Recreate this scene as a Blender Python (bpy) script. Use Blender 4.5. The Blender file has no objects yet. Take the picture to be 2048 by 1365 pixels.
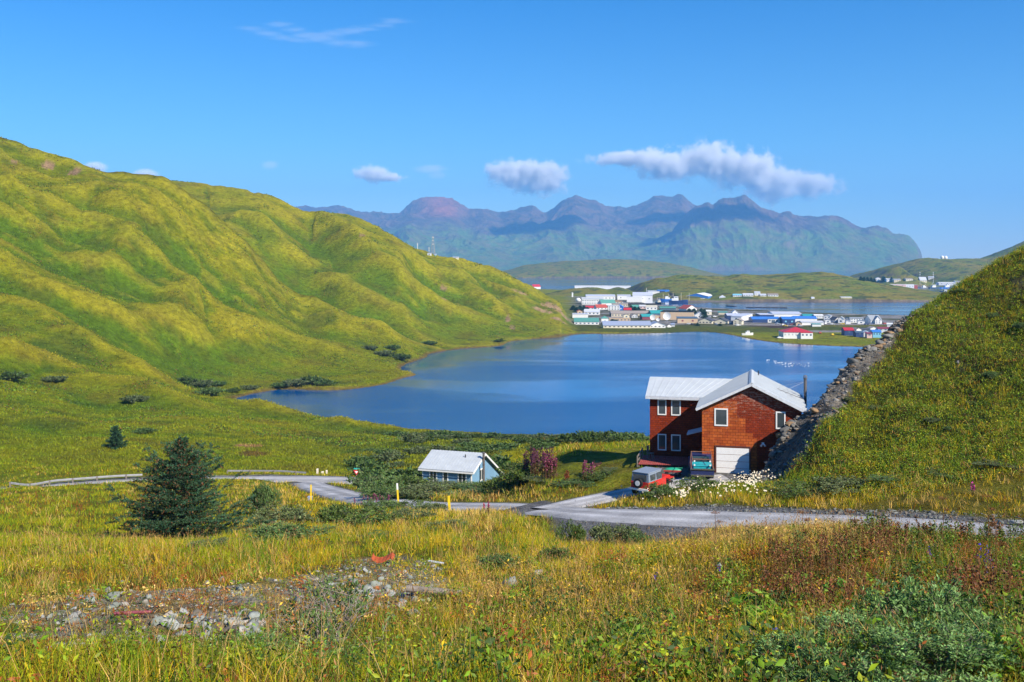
import bpy, math, random
import numpy as np
from mathutils import Vector, Matrix
R = math.radians
random.seed(7); rng = np.random.default_rng(11)
scene = bpy.context.scene
COL = scene.collection
F = 1991.0; CX = 1024.0; HY = 530.0; H = 55.0     # focal length / horizon of the picture, camera height above the water

# ------------------------------------------------------------------ camera
cam = bpy.data.cameras.new('camera'); camo = bpy.data.objects.new('camera', cam); COL.objects.link(camo)
camo.location = (0, 0, H); camo.rotation_euler = (R(90), 0, 0)
cam.sensor_width = 36; cam.lens = 36 * F / 2048; cam.shift_y = -(682.5 - HY) / 2048
cam.clip_start = 0.3; cam.clip_end = 120000
scene.camera = camo

# ------------------------------------------------------------------ render settings
c = scene.cycles
c.use_denoising = True
try: c.denoiser = 'OPENIMAGEDENOISE'
except Exception: pass
c.use_adaptive_sampling = True; c.adaptive_threshold = 0.015
c.max_bounces = 5; c.diffuse_bounces = 2; c.glossy_bounces = 2; c.transmission_bounces = 2
c.volume_bounces = 4; c.transparent_max_bounces = 8
c.caustics_reflective = False; c.caustics_refractive = False
c.sample_clamp_indirect = 4
scene.view_settings.view_transform = 'Standard'; scene.view_settings.look = 'None'
scene.view_settings.exposure = 0.66; scene.view_settings.gamma = 1

# ------------------------------------------------------------------ light
SUN_AZ = R(45); SUN_EL = R(37)      # from behind the camera, on the right
w = bpy.data.worlds.new('World'); scene.world = w; w.use_nodes = True
nt = w.node_tree; nt.nodes.clear()
sky = nt.nodes.new('ShaderNodeTexSky'); sky.sky_type = 'NISHITA'; sky.sun_disc = False
sky.sun_elevation = SUN_EL; sky.sun_rotation = R(180) - SUN_AZ
sky.altitude = 50; sky.air_density = 1.0; sky.dust_density = 0.0; sky.ozone_density = 3.0
tint = nt.nodes.new('ShaderNodeMix'); tint.data_type = 'RGBA'; tint.blend_type = 'MULTIPLY'
tint.inputs[0].default_value = 1.0; tint.inputs[7].default_value = (0.40, 0.86, 1.42, 1)
tc_ = nt.nodes.new('ShaderNodeTexCoord'); sx_ = nt.nodes.new('ShaderNodeSeparateXYZ'); nt.links.new(tc_.outputs['Generated'], sx_.inputs[0])
rp_ = nt.nodes.new('ShaderNodeValToRGB'); e_ = rp_.color_ramp.elements      # clearer, deeper blue higher up
e_[0].position = 0.0; e_[0].color = (0.62, 0.74, 0.95, 1); e_[1].position = 0.27; e_[1].color = (0.10, 0.57, 1.0, 1)
m_ = e_.new(0.12); m_.color = (0.34, 0.70, 0.97, 1)
nt.links.new(sx_.outputs[2], rp_.inputs[0]); nt.links.new(rp_.outputs[0], tint.inputs[7])
bg = nt.nodes.new('ShaderNodeBackground'); bg.inputs[1].default_value = 0.100
wo = nt.nodes.new('ShaderNodeOutputWorld')
nt.links.new(sky.outputs[0], tint.inputs[6]); nt.links.new(tint.outputs[2], bg.inputs[0]); nt.links.new(bg.outputs[0], wo.inputs[0])
sl = bpy.data.lights.new('sun', 'SUN'); sl.energy = 5.0; sl.angle = R(0.53); sl.color = (1.0, 0.90, 0.76)
so = bpy.data.objects.new('sun', sl); COL.objects.link(so)
sd = Vector((math.sin(SUN_AZ) * math.cos(SUN_EL), -math.cos(SUN_AZ) * math.cos(SUN_EL), math.sin(SUN_EL)))
SUNV = sd.copy(); so.rotation_euler = sd.to_track_quat('Z', 'Y').to_euler(); so.location = (60, -60, 140)

# ------------------------------------------------------------------ small helpers
def tag(o, label=None, cat=None, group=None, kind=None):
    if label: o['label'] = label
    if cat: o['category'] = cat
    if group: o['group'] = group
    if kind: o['kind'] = kind
    return o

def empty(name, loc, rz=0, label=None, cat=None, group=None):
    o = bpy.data.objects.new(name, None); o.empty_display_size = 0.3
    o.location = loc; o.rotation_euler = (0, 0, rz); COL.objects.link(o)
    return tag(o, label, cat, group)

def mesh_np(name, V, Fc, mats, parent=None, col=None, smooth=False, attrs=None, mi=None):
    """V (n,3), Fc (m,3|4) arrays -> one mesh object"""
    me = bpy.data.meshes.new(name)
    V = np.asarray(V, dtype=np.float32); Fc = np.asarray(Fc, dtype=np.int32)
    k = Fc.shape[1]
    me.vertices.add(len(V)); me.vertices.foreach_set('co', V.ravel())
    me.loops.add(Fc.size); me.loops.foreach_set('vertex_index', Fc.ravel())
    me.polygons.add(len(Fc)); me.polygons.foreach_set('loop_start', np.arange(0, Fc.size, k, dtype=np.int32))
    me.polygons.foreach_set('loop_total', np.full(len(Fc), k, dtype=np.int32))
    if smooth: me.polygons.foreach_set('use_smooth', np.ones(len(Fc), dtype=bool))
    if mi is not None: me.polygons.foreach_set('material_index', np.asarray(mi, dtype=np.int32))
    me.update()
    if col is not None:
        ca = me.color_attributes.new('Col', 'FLOAT_COLOR', 'POINT')
        c4 = np.ones((len(V), 4), dtype=np.float32); c4[:, :3] = col
        ca.data.foreach_set('color', c4.ravel())
    for an, av in (attrs or {}).items():
        a = me.attributes.new(an, 'FLOAT', 'POINT'); a.data.foreach_set('value', np.asarray(av, dtype=np.float32))
    for m in (mats if isinstance(mats, (list, tuple)) else [mats]): me.materials.append(m)
    o = bpy.data.objects.new(name, me); COL.objects.link(o)
    if parent: o.parent = parent
    return o

class MB:
    """collects boxes, bars, tubes, prisms and builds ONE mesh object"""
    def __init__(s): s.v = []; s.f = []
    def add(s, vs, fs):
        b = len(s.v); s.v += [tuple(v) for v in vs]; s.f += [tuple(b + i for i in f) for f in fs]; return s
    def box(s, x0, x1, y0, y1, z0, z1):
        return s.add([(x0,y0,z0),(x1,y0,z0),(x1,y1,z0),(x0,y1,z0),(x0,y0,z1),(x1,y0,z1),(x1,y1,z1),(x0,y1,z1)],
                     [(0,3,2,1),(4,5,6,7),(0,1,5,4),(1,2,6,5),(2,3,7,6),(3,0,4,7)])
    def tube(s, a, b, r0, r1=None, n=8, cap=True):
        r1 = r0 if r1 is None else r1
        a = Vector(a); b = Vector(b); d = (b - a).normalized()
        u = d.orthogonal().normalized(); w_ = d.cross(u)
        vs = []
        for p, r in ((a, r0), (b, r1)):
            for k in range(n):
                t = 2 * math.pi * k / n; vs.append(p + (u * math.cos(t) + w_ * math.sin(t)) * r)
        fs = [(k, (k + 1) % n, n + (k + 1) % n, n + k) for k in range(n)]
        if cap: fs += [tuple(range(n - 1, -1, -1)), tuple(range(n, 2 * n))]
        return s.add(vs, fs)
    def bar(s, a, b, wd, ht):
        a = Vector(a); b = Vector(b); d = (b - a).normalized()
        up = Vector((0, 0, 1)) if abs(d.z) < 0.95 else Vector((1, 0, 0))
        sx = d.cross(up).normalized() * wd / 2; sz = sx.cross(d).normalized() * ht / 2
        vs = [p + i * sx + j * sz for p in (a, b) for i, j in ((-1, -1), (1, -1), (1, 1), (-1, 1))]
        return s.add(vs, [(3,2,1,0),(4,5,6,7),(0,1,5,4),(1,2,6,5),(2,3,7,6),(3,0,4,7)])
    def prism(s, pts, off):
        """polygon pts (3D) extruded by vector off"""
        n = len(pts); off = Vector(off); pts = [Vector(p) for p in pts]
        return s.add(pts + [p + off for p in pts],
                     [tuple(range(n - 1, -1, -1)), tuple(range(n, 2 * n))] + [(k, (k + 1) % n, n + (k + 1) % n, n + k) for k in range(n)])
    def lathe(s, prof, c=(0, 0, 0), n=16):
        b = []
        for r, z in prof:
            for k in range(n):
                t = 2 * math.pi * k / n; b.append((c[0] + r * math.cos(t), c[1] + r * math.sin(t), c[2] + z))
        fs = []
        for i in range(len(prof) - 1):
            for k in range(n):
                fs.append((i * n + k, i * n + (k + 1) % n, (i + 1) * n + (k + 1) % n, (i + 1) * n + k))
        fs += [tuple(range(n - 1, -1, -1)), tuple(range((len(prof) - 1) * n, len(prof) * n))]
        return s.add(b, fs)
    def build(s, name, mat, parent=None, smooth=False, bevel=0):
        me = bpy.data.meshes.new(name); me.from_pydata(s.v, [], s.f); me.validate(); me.update()
        if smooth:
            for p in me.polygons: p.use_smooth = True
        for m in (mat if isinstance(mat, (list, tuple)) else [mat]): me.materials.append(m)
        o = bpy.data.objects.new(name, me); COL.objects.link(o)
        if parent: o.parent = parent
        if bevel:
            b = o.modifiers.new('bevel', 'BEVEL'); b.width = bevel; b.segments = 2; b.limit_method = 'ANGLE'
        return o

def children(o): return [c_ for c_ in bpy.data.objects if c_.parent == o]
def copy_tree(o, parent=None):
    c_ = o.copy(); COL.objects.link(c_)
    if parent: c_.parent = parent
    for ch in list(o.children): copy_tree(ch, c_)
    return c_

# ------------------------------------------------------------------ materials
def newmat(name):
    m = bpy.data.materials.new(name); m.use_nodes = True
    t = m.node_tree; b = t.nodes['Principled BSDF']
    return m, t, b

def plain(name, col, rough=0.6, metal=0.0, var=0.12, scale=6.0, spec=0.4, bump=0.0):
    """a procedural paint: slight mottling of the colour, optional bump"""
    m, t, b = newmat(name)
    tc = t.nodes.new('ShaderNodeTexCoord'); n = t.nodes.new('ShaderNodeTexNoise'); n.inputs['Scale'].default_value = scale; n.inputs['Detail'].default_value = 4
    cr = t.nodes.new('ShaderNodeValToRGB')
    cr.color_ramp.elements[0].position = 0.3; cr.color_ramp.elements[1].position = 0.7
    cr.color_ramp.elements[0].color = (*[v * (1 - var) for v in col], 1); cr.color_ramp.elements[1].color = (*[min(1, v * (1 + var)) for v in col], 1)
    t.links.new(tc.outputs['Object'], n.inputs['Vector']); t.links.new(n.outputs[0], cr.inputs[0]); t.links.new(cr.outputs[0], b.inputs['Base Color'])
    b.inputs['Roughness'].default_value = rough; b.inputs['Metallic'].default_value = metal; b.inputs['Specular IOR Level'].default_value = spec
    if bump:
        bp = t.nodes.new('ShaderNodeBump'); bp.inputs['Strength'].default_value = bump
        t.links.new(n.outputs[0], bp.inputs['Height']); t.links.new(bp.outputs[0], b.inputs['Normal'])
    return m

def colmat(name, rough=0.9, spec=0.15, nscale=0.0, nvar=0.3, transl=0.0, bump=0.0, bscale=None, bdist=0.1):
    """base colour from the mesh's own colour attribute, varied by world-space noise"""
    m, t, b = newmat(name)
    a = t.nodes.new('ShaderNodeAttribute'); a.attribute_name = 'Col'
    src = a.outputs['Color']
    if nscale or bump:
        g = t.nodes.new('ShaderNodeNewGeometry'); n = t.nodes.new('ShaderNodeTexNoise')
        n.inputs['Scale'].default_value = nscale or bscale; n.inputs['Detail'].default_value = 6; n.inputs['Roughness'].default_value = 0.65
        t.links.new(g.outputs['Position'], n.inputs['Vector'])
    if nscale:
        mr = t.nodes.new('ShaderNodeMapRange'); mr.inputs[1].default_value = 0.3; mr.inputs[2].default_value = 0.7
        mr.inputs[3].default_value = 1 - nvar; mr.inputs[4].default_value = 1 + nvar
        t.links.new(n.outputs[0], mr.inputs[0])
        mx = t.nodes.new('ShaderNodeVectorMath'); mx.operation = 'SCALE'
        t.links.new(src, mx.inputs[0]); t.links.new(mr.outputs[0], mx.inputs['Scale']); src = mx.outputs[0]
    if bump:
        bp = t.nodes.new('ShaderNodeBump'); bp.inputs['Strength'].default_value = bump; bp.inputs['Distance'].default_value = bdist
        t.links.new(n.outputs[0], bp.inputs['Height']); t.links.new(bp.outputs[0], b.inputs['Normal'])
    t.links.new(src, b.inputs['Base Color'])
    b.inputs['Roughness'].default_value = rough; b.inputs['Specular IOR Level'].default_value = spec
    if transl:
        tr = t.nodes.new('ShaderNodeBsdfTranslucent'); t.links.new(src, tr.inputs['Color'])
        mxs = t.nodes.new('ShaderNodeMixShader'); mxs.inputs[0].default_value = transl
        out = t.nodes['Material Output']
        t.links.new(b.outputs[0], mxs.inputs[1]); t.links.new(tr.outputs[0], mxs.inputs[2]); t.links.new(mxs.outputs[0], out.inputs[0])
    return m

# ------------------------------------------------------------------ noise
def _hash(ix, iy, seed):
    h = (ix.astype(np.int64) * 374761393 + iy.astype(np.int64) * 668265263 + seed * 974634777) & 0x7fffffff
    h = ((h ^ (h >> 13)) * 1274126177) & 0x7fffffff
    return (h ^ (h >> 16)) & 0xffff
def pn(x, y, seed=0):
    x = np.asarray(x, dtype=np.float64); y = np.asarray(y, dtype=np.float64)
    x0 = np.floor(x); y0 = np.floor(y); fx = x - x0; fy = y - y0
    u = fx * fx * fx * (fx * (fx * 6 - 15) + 10); v = fy * fy * fy * (fy * (fy * 6 - 15) + 10)
    def g(i, j):
        a = _hash(x0 + i, y0 + j, seed) * (2 * math.pi / 65536.0)
        return np.cos(a) * (fx - i) + np.sin(a) * (fy - j)
    return 1.5 * ((g(0, 0) * (1 - u) + g(1, 0) * u) * (1 - v) + (g(0, 1) * (1 - u) + g(1, 1) * u) * v)
def fbm(x, y, o=4, seed=0, gain=0.5):
    s = 0; a = 1; t = 0
    for i in range(o):
        s = s + a * pn(x * 2 ** i, y * 2 ** i, seed + 17 * i); t += a; a *= gain
    return s / t
def billow(x, y, o=3, seed=0, gain=0.45):
    s = 0; a = 1; t = 0
    for i in range(o):
        s = s + a * np.abs(pn(x * 2 ** i, y * 2 ** i, seed + 31 * i)); t += a; a *= gain
    return s / t
def sst(a, b, x):
    t = np.clip((x - a) / (b - a), 0, 1); return t * t * (3 - 2 * t)
def pchip(xs, ys, x):
    xs = np.asarray(xs, float); ys = np.asarray(ys, float)
    h = np.diff(xs); d = np.diff(ys) / h
    m = np.zeros_like(ys)
    for i in range(1, len(xs) - 1):
        if d[i - 1] * d[i] > 0:
            w1 = 2 * h[i] + h[i - 1]; w2 = h[i] + 2 * h[i - 1]; m[i] = (w1 + w2) / (w1 / d[i - 1] + w2 / d[i])
    m[0] = d[0]; m[-1] = d[-1]
    x = np.clip(x, xs[0], xs[-1]); i = np.clip(np.searchsorted(xs, x) - 1, 0, len(xs) - 2)
    t = (x - xs[i]) / h[i]
    return ((1 + 2 * t) * (1 - t) ** 2 * ys[i] + t * (1 - t) ** 2 * h[i] * m[i] + t * t * (3 - 2 * t) * ys[i + 1] + t * t * (t - 1) * h[i] * m[i + 1])

def wpt(px, py, z=0.0):
    """where the sight line through a pixel of the photograph meets height z"""
    D = (H - z) * F / (py - HY); return ((px - CX) / F * D, D)
def wD(px, D): return ((px - CX) / F * D, D)
def segdist(X, Y, pts, closed=False, reach=None):
    if reach is not None:          # only near the line; 999 elsewhere
        q = np.array(pts)[:, :2]; k = (X > q[:, 0].min() - reach) & (X < q[:, 0].max() + reach) & (Y > q[:, 1].min() - reach) & (Y < q[:, 1].max() + reach)
        d = np.full(X.shape, 999.0); p_ = np.zeros(X.shape)
        if k.any(): d[k], p_[k] = segdist(X[k], Y[k], pts, closed)
        return d, p_
    return _segdist(X, Y, pts, closed)
def _segdist(X, Y, pts, closed=False):
    """distance to polyline, and the parameter (cumulative length) of the nearest point"""
    best = np.full(X.shape, 1e18); par = np.zeros(X.shape); L = 0.0
    P = list(pts) + ([pts[0]] if closed else [])
    for (ax, ay), (bx, by) in zip(P[:-1], P[1:]):
        dx, dy = bx - ax, by - ay; l2 = dx * dx + dy * dy + 1e-12; ll = math.sqrt(l2)
        t = np.clip(((X - ax) * dx + (Y - ay) * dy) / l2, 0, 1)
        d = (X - ax - t * dx) ** 2 + (Y - ay - t * dy) ** 2
        k = d < best; best = np.where(k, d, best); par = np.where(k, L + t * ll, par); L += ll
    return np.sqrt(best), par
def inpoly(X, Y, pts):
    c_ = np.zeros(X.shape, bool); n = len(pts)
    for i in range(n):
        x0, y0 = pts[i]; x1, y1 = pts[(i + 1) % n]
        if y0 == y1: continue
        c_ ^= ((y0 > Y) != (y1 > Y)) & (X < (x1 - x0) * (Y - y0) / (y1 - y0) + x0)
    return c_
def sdf(X, Y, pts, reach=None):
    if reach is not None:
        q = np.array(pts); k = (X > q[:, 0].min() - reach) & (X < q[:, 0].max() + reach) & (Y > q[:, 1].min() - reach) & (Y < q[:, 1].max() + reach)
        d = np.full(X.shape, 999.0)
        if k.any(): d[k] = sdf(X[k], Y[k], pts)
        return d
    d, _ = segdist(X, Y, pts, True); return np.where(inpoly(X, Y, pts), -d, d)
def smooth_line(pts, n=6):
    """Catmull-Rom through points of any dimension"""
    P = [np.array(p, float) for p in pts]; P = [2 * P[0] - P[1]] + P + [2 * P[-1] - P[-2]]; out = []
    for i in range(1, len(P) - 2):
        for k in range(n):
            t = k / n
            out.append(0.5 * ((2 * P[i]) + (-P[i-1] + P[i+1]) * t + (2*P[i-1] - 5*P[i] + 4*P[i+1] - P[i+2]) * t*t + (-P[i-1] + 3*P[i] - 3*P[i+1] + P[i+2]) * t**3))
    out.append(P[-2]); return [tuple(p) for p in out]
# ------------------------------------------------------------------ the ground: sections (distance, height or photograph row) along sight lines
cols = {
 -700: [(0,53.4),(7,52.3),(12,50.5),(20,1235),(33,1110),(60,1070),(90,1020),(130,985),(150,975),(165,960),(200,860),(260,740),(330,600),(420,420),(520,240),(620,130.1),(900,120),(1500,60),(2400,5)],
 -200: [(0,53.4),(7,52.2),(11,50.3),(16,1250),(22,1180),(32,1105),(60,1070),(90,1010),(130,980),(150,970),(165,950),(190,900),(230,840),(300,740),(400,600),(500,440),(600,300),(690,222),(780,228),(1000,110),(1500,40),(2400,5)],
 0: [(0,53.4),(7,52.2),(11,50.3),(16,1250),(22,1180),(32,1105),(60,1070),(80,1030),(110,992),(140,972),(150,968),(165,947),(190,900),(230,850),(300,760),(400,640),(500,490),(600,365),(690,275),(780,280),(1000,100),(1300,30),(2400,3)],
 100: [(0,53.4),(7,52.2),(11,50.3),(16,1250),(22,1180),(32,1100),(59,1074),(80,1030),(110,991),(140,970),(152,963),(168,942),(195,898),(235,855),(300,788),(390,690),(480,560),(580,440),(693,306),(780,312),(1000,100),(1300,30),(2400,3)],
 200: [(0,53.4),(7,52.2),(11,50.3),(16,1250),(22,1180),(32,1098),(58,1078),(80,1030),(110,990),(140,968),(155,957),(170,938),(200,896),(240,860),(300,815),(380,735),(460,640),(560,530),(640,430),(698,342),(780,347),(1000,90),(1300,30),(2400,3)],
 300: [(0,53.4),(7,52.2),(11,50.2),(16,1250),(22,1175),(32,1098),(56,1080),(80,1030),(110,990),(140,967),(157,956),(174,939),(205,898),(245,859),(300,820),(380,765),(450,705),(540,590),(620,500),(715,352),(790,357),(1000,90),(1300,25),(2400,3)],
 400: [(0,53.4),(7,52.2),(11,50.2),(16,1250),(22,1170),(32,1100),(55,1082),(80,1030),(110,990),(140,966),(160,955),(178,940),(210,900),(250,858),(300,825),(380,795),(440,770),(520,660),(600,580),(670,480),(735,366),(800,371),(1000,80),(1300,20),(2400,3)],
 500: [(0,53.4),(7,52.2),(10.5,1365),(15,1260),(21,1170),(30,1110),(45,1080),(80,1030),(110,990),(140,968),(160,955),(178,942),(210,905),(260,865),(320,835),(365,815),(420,0.5),(432,1.0),(470,750),(520,700),(600,615),(690,480),(760,380),(830,386),(1020,60),(1300,15),(2400,3)],
 600: [(0,53.4),(7,52.1),(10,1365),(15,1270),(20,1190),(27,1130),(40,1080),(60,1050),(80,1030),(100,1003),(115,990),(150,970),(165,957),(180,940),(230,892),(300,858),(360,832),(400,0.4),(441,1.0),(470,765),(520,722),(600,650),(700,540),(750,480),(800,420),(870,425),(1020,50),(1300,12),(2400,3)],
 700: [(0,53.4),(7,52.1),(9.5,1365),(14,1280),(20,1190),(26,1135),(40,1080),(60,1050),(80,1030),(95,1003),(115,990),(150,968),(165,962),(180,945),(230,900),(300,868),(344,847),(400,0.4),(441,1.0),(470,770),(530,720),(620,650),(720,550),(790,475),(845,431),(900,436),(1020,45),(1300,10),(2400,3)],
 800: [(0,53.4),(7,52.1),(9.2,1365),(13.5,1290),(19,1210),(26,1145),(36,1090),(50,1055),(65,1035),(80,1020),(90,998),(110,980),(150,955),(200,915),(260,880),(334,857),(400,0.4),(480,0.8),(505,1.5),(540,725),(620,680),(720,610),(820,535),(890,479),(930,484),(1030,36),(1300,8),(2400,3)],
 860: [(0,53.4),(7,52.1),(9,1365),(13.5,1290),(19,1210),(26,1145),(36,1092),(50,1058),(65,1038),(78,1024),(90,1000),(110,978),(150,950),(200,913),(260,882),(332,860),(400,0.4),(600,0.4),(618,1.2),(660,690),(760,632),(850,570),(930,508),(1010,35),(1300,6),(2400,3)],
 900: [(0,53.4),(7,52.1),(9,1365),(13,1290),(18,1215),(25,1150),(34,1098),(48,1060),(65,1038),(78,1021),(90,1000),(110,975),(150,945),(200,910),(260,884),(330,862),(400,0.4),(640,0.5),(655,1.5),(700,680),(790,625),(880,568),(945,514),(1020,32),(1300,5),(2400,3)],
 1000: [(0,53.4),(7,52.1),(9,1365),(13,1290),(18,1220),(25,1150),(33,1100),(47,1060),(62,1035),(75,1018),(85,1008),(100,985),(118,962),(150,932),(200,903),(260,882),(324,868),(400,0.4),(670,0.4),(682,1.5),(740,668),(820,620),(900,575),(960,540),(1040,24),(1300,4),(2400,3)],
 1100: [(0,53.4),(7,52.1),(8.7,1365),(12.5,1290),(17,1220),(23,1155),(30,1115),(45,1092),(58,1072),(66,1048),(78,1014),(84,982),(90,957),(97,934),(105,917),(118,908),(150,902),(200,893),(260,880),(320,871),(400,0.4),(745,0.4),(757,2),(800,650),(860,622),(920,592),(970,11),(1050,3),(2400,3)],
 1160: [(0,53.4),(7,52.1),(8.5,1365),(12,1300),(16,1230),(22,1160),(28,1118),(45,1098),(56,1082),(63,1052),(78,1008),(84,974),(90,948),(96,926),(103,904),(112,896),(125,893),(150,891),(200,885),(260,878),(318,873),(400,0.4),(790,0.4),(800,1),(850,3),(900,3),(1000,2.5),(2400,2)],
 1300: [(0,53.4),(7,52.0),(8,1365),(11,1300),(15,1230),(20,1160),(26,1105),(45,1100),(55,1078),(62,1045),(75,990),(85,945),(100,915),(112,893),(120,890),(150,888),(250,880),(315,876),(400,0.4),(800,0.4),(812,0.6),(900,2.5),(2400,2)],
 1450: [(0,53.4),(7,52.0),(7.8,1365),(10.5,1300),(14.5,1225),(19,1155),(23,1108),(26,1090),(42,1110),(54,1062),(61,1036),(68,995),(74,975),(80,957),(100,34.5),(120,30),(150,26),(250,10),(310,0.8),(400,0.4),(800,0.4),(812,0.6),(900,2.5),(2400,2)],
 1520: [(0,53.4),(7,51.9),(7.6,1365),(10.2,1290),(14.2,1215),(19,1140),(22,1100),(24.5,1080),(40,1100),(54,1055),(60,1034),(67,990),(72,975),(75,962),(78,940),(79.4,915),(79.9,910),(81,37.6),(100,34.5),(120,29),(150,24),(250,9),(310,0.8),(800,0.4),(812,0.6),(900,2.5),(2400,2)],
 1560: [(0,53.4),(7,51.9),(7.5,1365),(10,1290),(14.1,1212),(19,1135),(22,1096),(24.2,1076),(40,1100),(54,1054),(59.5,1034),(66,994),(71,972),(74,39.1),(78,39.9),(80.1,862),(81,39),(90,36.5),(120,29.5),(150,22),(250,9),(310,0.8),(800,0.4),(812,0.6),(900,2.5),(2400,2)],
 1600: [(0,53.4),(7,51.9),(7.5,1365),(10,1290),(14,1210),(19,1130),(22,1092),(24,1073),(40,1100),(54,1053),(59,1033),(64,1000),(68,972),(71,948),(74,40.8),(78,41.6),(80.4,830),(81.5,40),(90,36.5),(120,30),(180,18),(310,0.8),(800,0.4),(812,0.6),(900,2.5),(2400,2)],
 1660: [(0,53.4),(7,51.9),(7.3,1365),(10,1290),(14,1205),(19,1125),(22,1088),(24,1072),(40,1100),(53,1056),(58,1035),(63,1000),(67,966),(71,920),(75,42.8),(79,44.0),(83.5,766),(86,780),(95,37),(120,31),(180,18),(310,0.8),(800,0.4),(900,2.5),(2400,2)],
 1740: [(0,53.4),(7,51.9),(7.2,1365),(9.8,1290),(13.5,1205),(18,1128),(21.5,1090),(23,1076),(38,1105),(51,1060),(56,1037),(61,1000),(68,933),(76,855),(82,770),(87,692),(90,705),(102,37),(130,28),(180,16),(310,0.8),(800,0.4),(900,2.5),(2400,2)],
 1800: [(0,53.4),(7,51.9),(7,1365),(9.5,1290),(13,1208),(18,1130),(21,1098),(23,1082),(38,1110),(50,1064),(54.5,1041),(60,1000),(66,935),(74,845),(82,755),(89,676),(92,652),(96,670),(108,38),(130,30),(180,16),(310,0.8),(800,0.4),(900,2.5),(2400,2)],
 1900: [(0,53.4),(7,51.9),(7,1365),(9.5,1285),(13,1205),(18,1130),(21,1100),(23,1088),(37,1118),(48,1072),(53,1043),(58,1000),(65,925),(74,820),(82,725),(90,630),(95,586),(100,600),(115,42),(140,30),(200,14),(310,0.8),(800,0.4),(900,2.5),(2400,2)],
 2048: [(0,53.4),(7,51.9),(7,1365),(9.5,1285),(13,1200),(18,1130),(22,1100),(24,1095),(36,1128),(45,1094),(50,1050),(56,1000),(64,895),(75,755),(87,610),(97,512),(104,525),(125,44),(160,28),(220,10),(310,0.8),(800,0.4),(900,2.5),(2400,2)],
 2300: [(0,53.4),(7,51.9),(7,1365),(9.5,1285),(13,1200),(18,1135),(22,1112),(24,1108),(34,1150),(43,1110),(47,1060),(54,980),(64,830),(76,650),(88,480),(100,380),(115,400),(150,44),(220,20),(350,0.8),(800,0.4),(900,2.5),(2400,2)],
 2900: [(0,53.4),(7,51.9),(12,1260),(18,1160),(24,1120),(34,1170),(43,1120),(47,1060),(56,900),(66,700),(80,500),(95,300),(120,200.1),(180,50),(260,20),(400,0.8),(800,0.4),(900,2.5),(2400,2)],
}
def colz(D, v): return v if v < 150 else H - D * (v - HY) / F
CPX = np.array(sorted(cols), float)
LD = lambda D: np.log(np.maximum(D, -6) + 12.0)
Ds_c = np.exp(np.linspace(math.log(7), math.log(2412), 1500)) - 12.0
tab = np.zeros((len(CPX), len(Ds_c)))
for i, p in enumerate(sorted(cols)):
    pts = [(LD(D), colz(D, v)) for D, v in cols[p]]
    tab[i] = pchip([a for a, _ in pts], [b for _, b in pts], LD(Ds_c))
Lc = LD(Ds_c)

lakepts = smooth_line([wpt(*p) for p in [(452,806),(470,797),(520,785),(570,779),(640,781),(700,779),(770,769),(800,758),(832,749),(800,741),(812,729),(850,716),(860,708),(920,698),(1000,692),(1025,683),(1100,676),(1160,668),
    (1230,668),(1330,666),(1400,663),(1450,668),(1500,678),(1560,686),(1640,691),(1730,694),(1960,700),(2050,780),(1900,880),(1600,881),(1300,876),(1200,874),(1100,871),(1000,868),(900,862),(800,857),(740,855),(700,846),(640,840),(600,832),(560,822),(500,819)]], 4)
landpts = [wD(-1600,650), wD(3600,650), wpt(3600,640), wpt(1900,637), wpt(1780,633), wpt(1700,631), wpt(1620,628), wpt(1540,624), wpt(1450,620), wpt(1390,617), wpt(1330,613), wpt(1292,609), wpt(1286,603), wpt(1284,597), wpt(1276,590), wpt(1180,584), wpt(1080,581), wpt(1000,579), wpt(-1600,579)]
# roads: (px, distance, height) of the centre line and half width
def rpt(px, py, D): z = H - D * (py - HY) / F; return ((px - CX) / F * D, D, z)
gravel_c = smooth_line([rpt(2700,1130,36), rpt(2350,1098,42), rpt(2048,1070,48), rpt(1900,1058,51), rpt(1740,1048,54), rpt(1600,1042,57), rpt(1450,1038,60), rpt(1300,1033,63), rpt(1180,1027,67), rpt(1100,1021,72), rpt(1020,1016,77), rpt(940,1014,81), rpt(860,1012,86), rpt(790,1006,93), rpt(735,1000,100), rpt(700,993,108), rpt(660,982,122), rpt(630,973,136), rpt(615,966,150)], 8)
drive_c = smooth_line([rpt(1090,1020,72), rpt(1150,1007,76.5), rpt(1220,992,79), rpt(1300,975,79.5), rpt(1380,962,80), rpt(1450,955,80.5)], 8)
paved_c = smooth_line([(-150, 60, 34.5), (-110,105,28), rpt(40,984,140), rpt(120,976,149), rpt(250,968,157), rpt(400,964,162), rpt(520,962,162), rpt(620,962,160), rpt(720,966,157), rpt(800,972,156), (-6,165,17), (4,185,13.5), (30,215,11)], 8)
PAD = [(12.5,82.5),(15.5,78.6),(18.3,78.2),(19.6,79.4),(19.9,82.2),(24.4,81.4),(26.9,91.5),(19,96),(13,93)]
LAWN = [wpt(*p, z=36.3) for p in [(1105,930),(1120,915),(1180,898),(1250,888),(1330,884),(1330,925),(1290,950),(1265,975),(1250,985),(1190,985),(1130,965)]]

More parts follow.
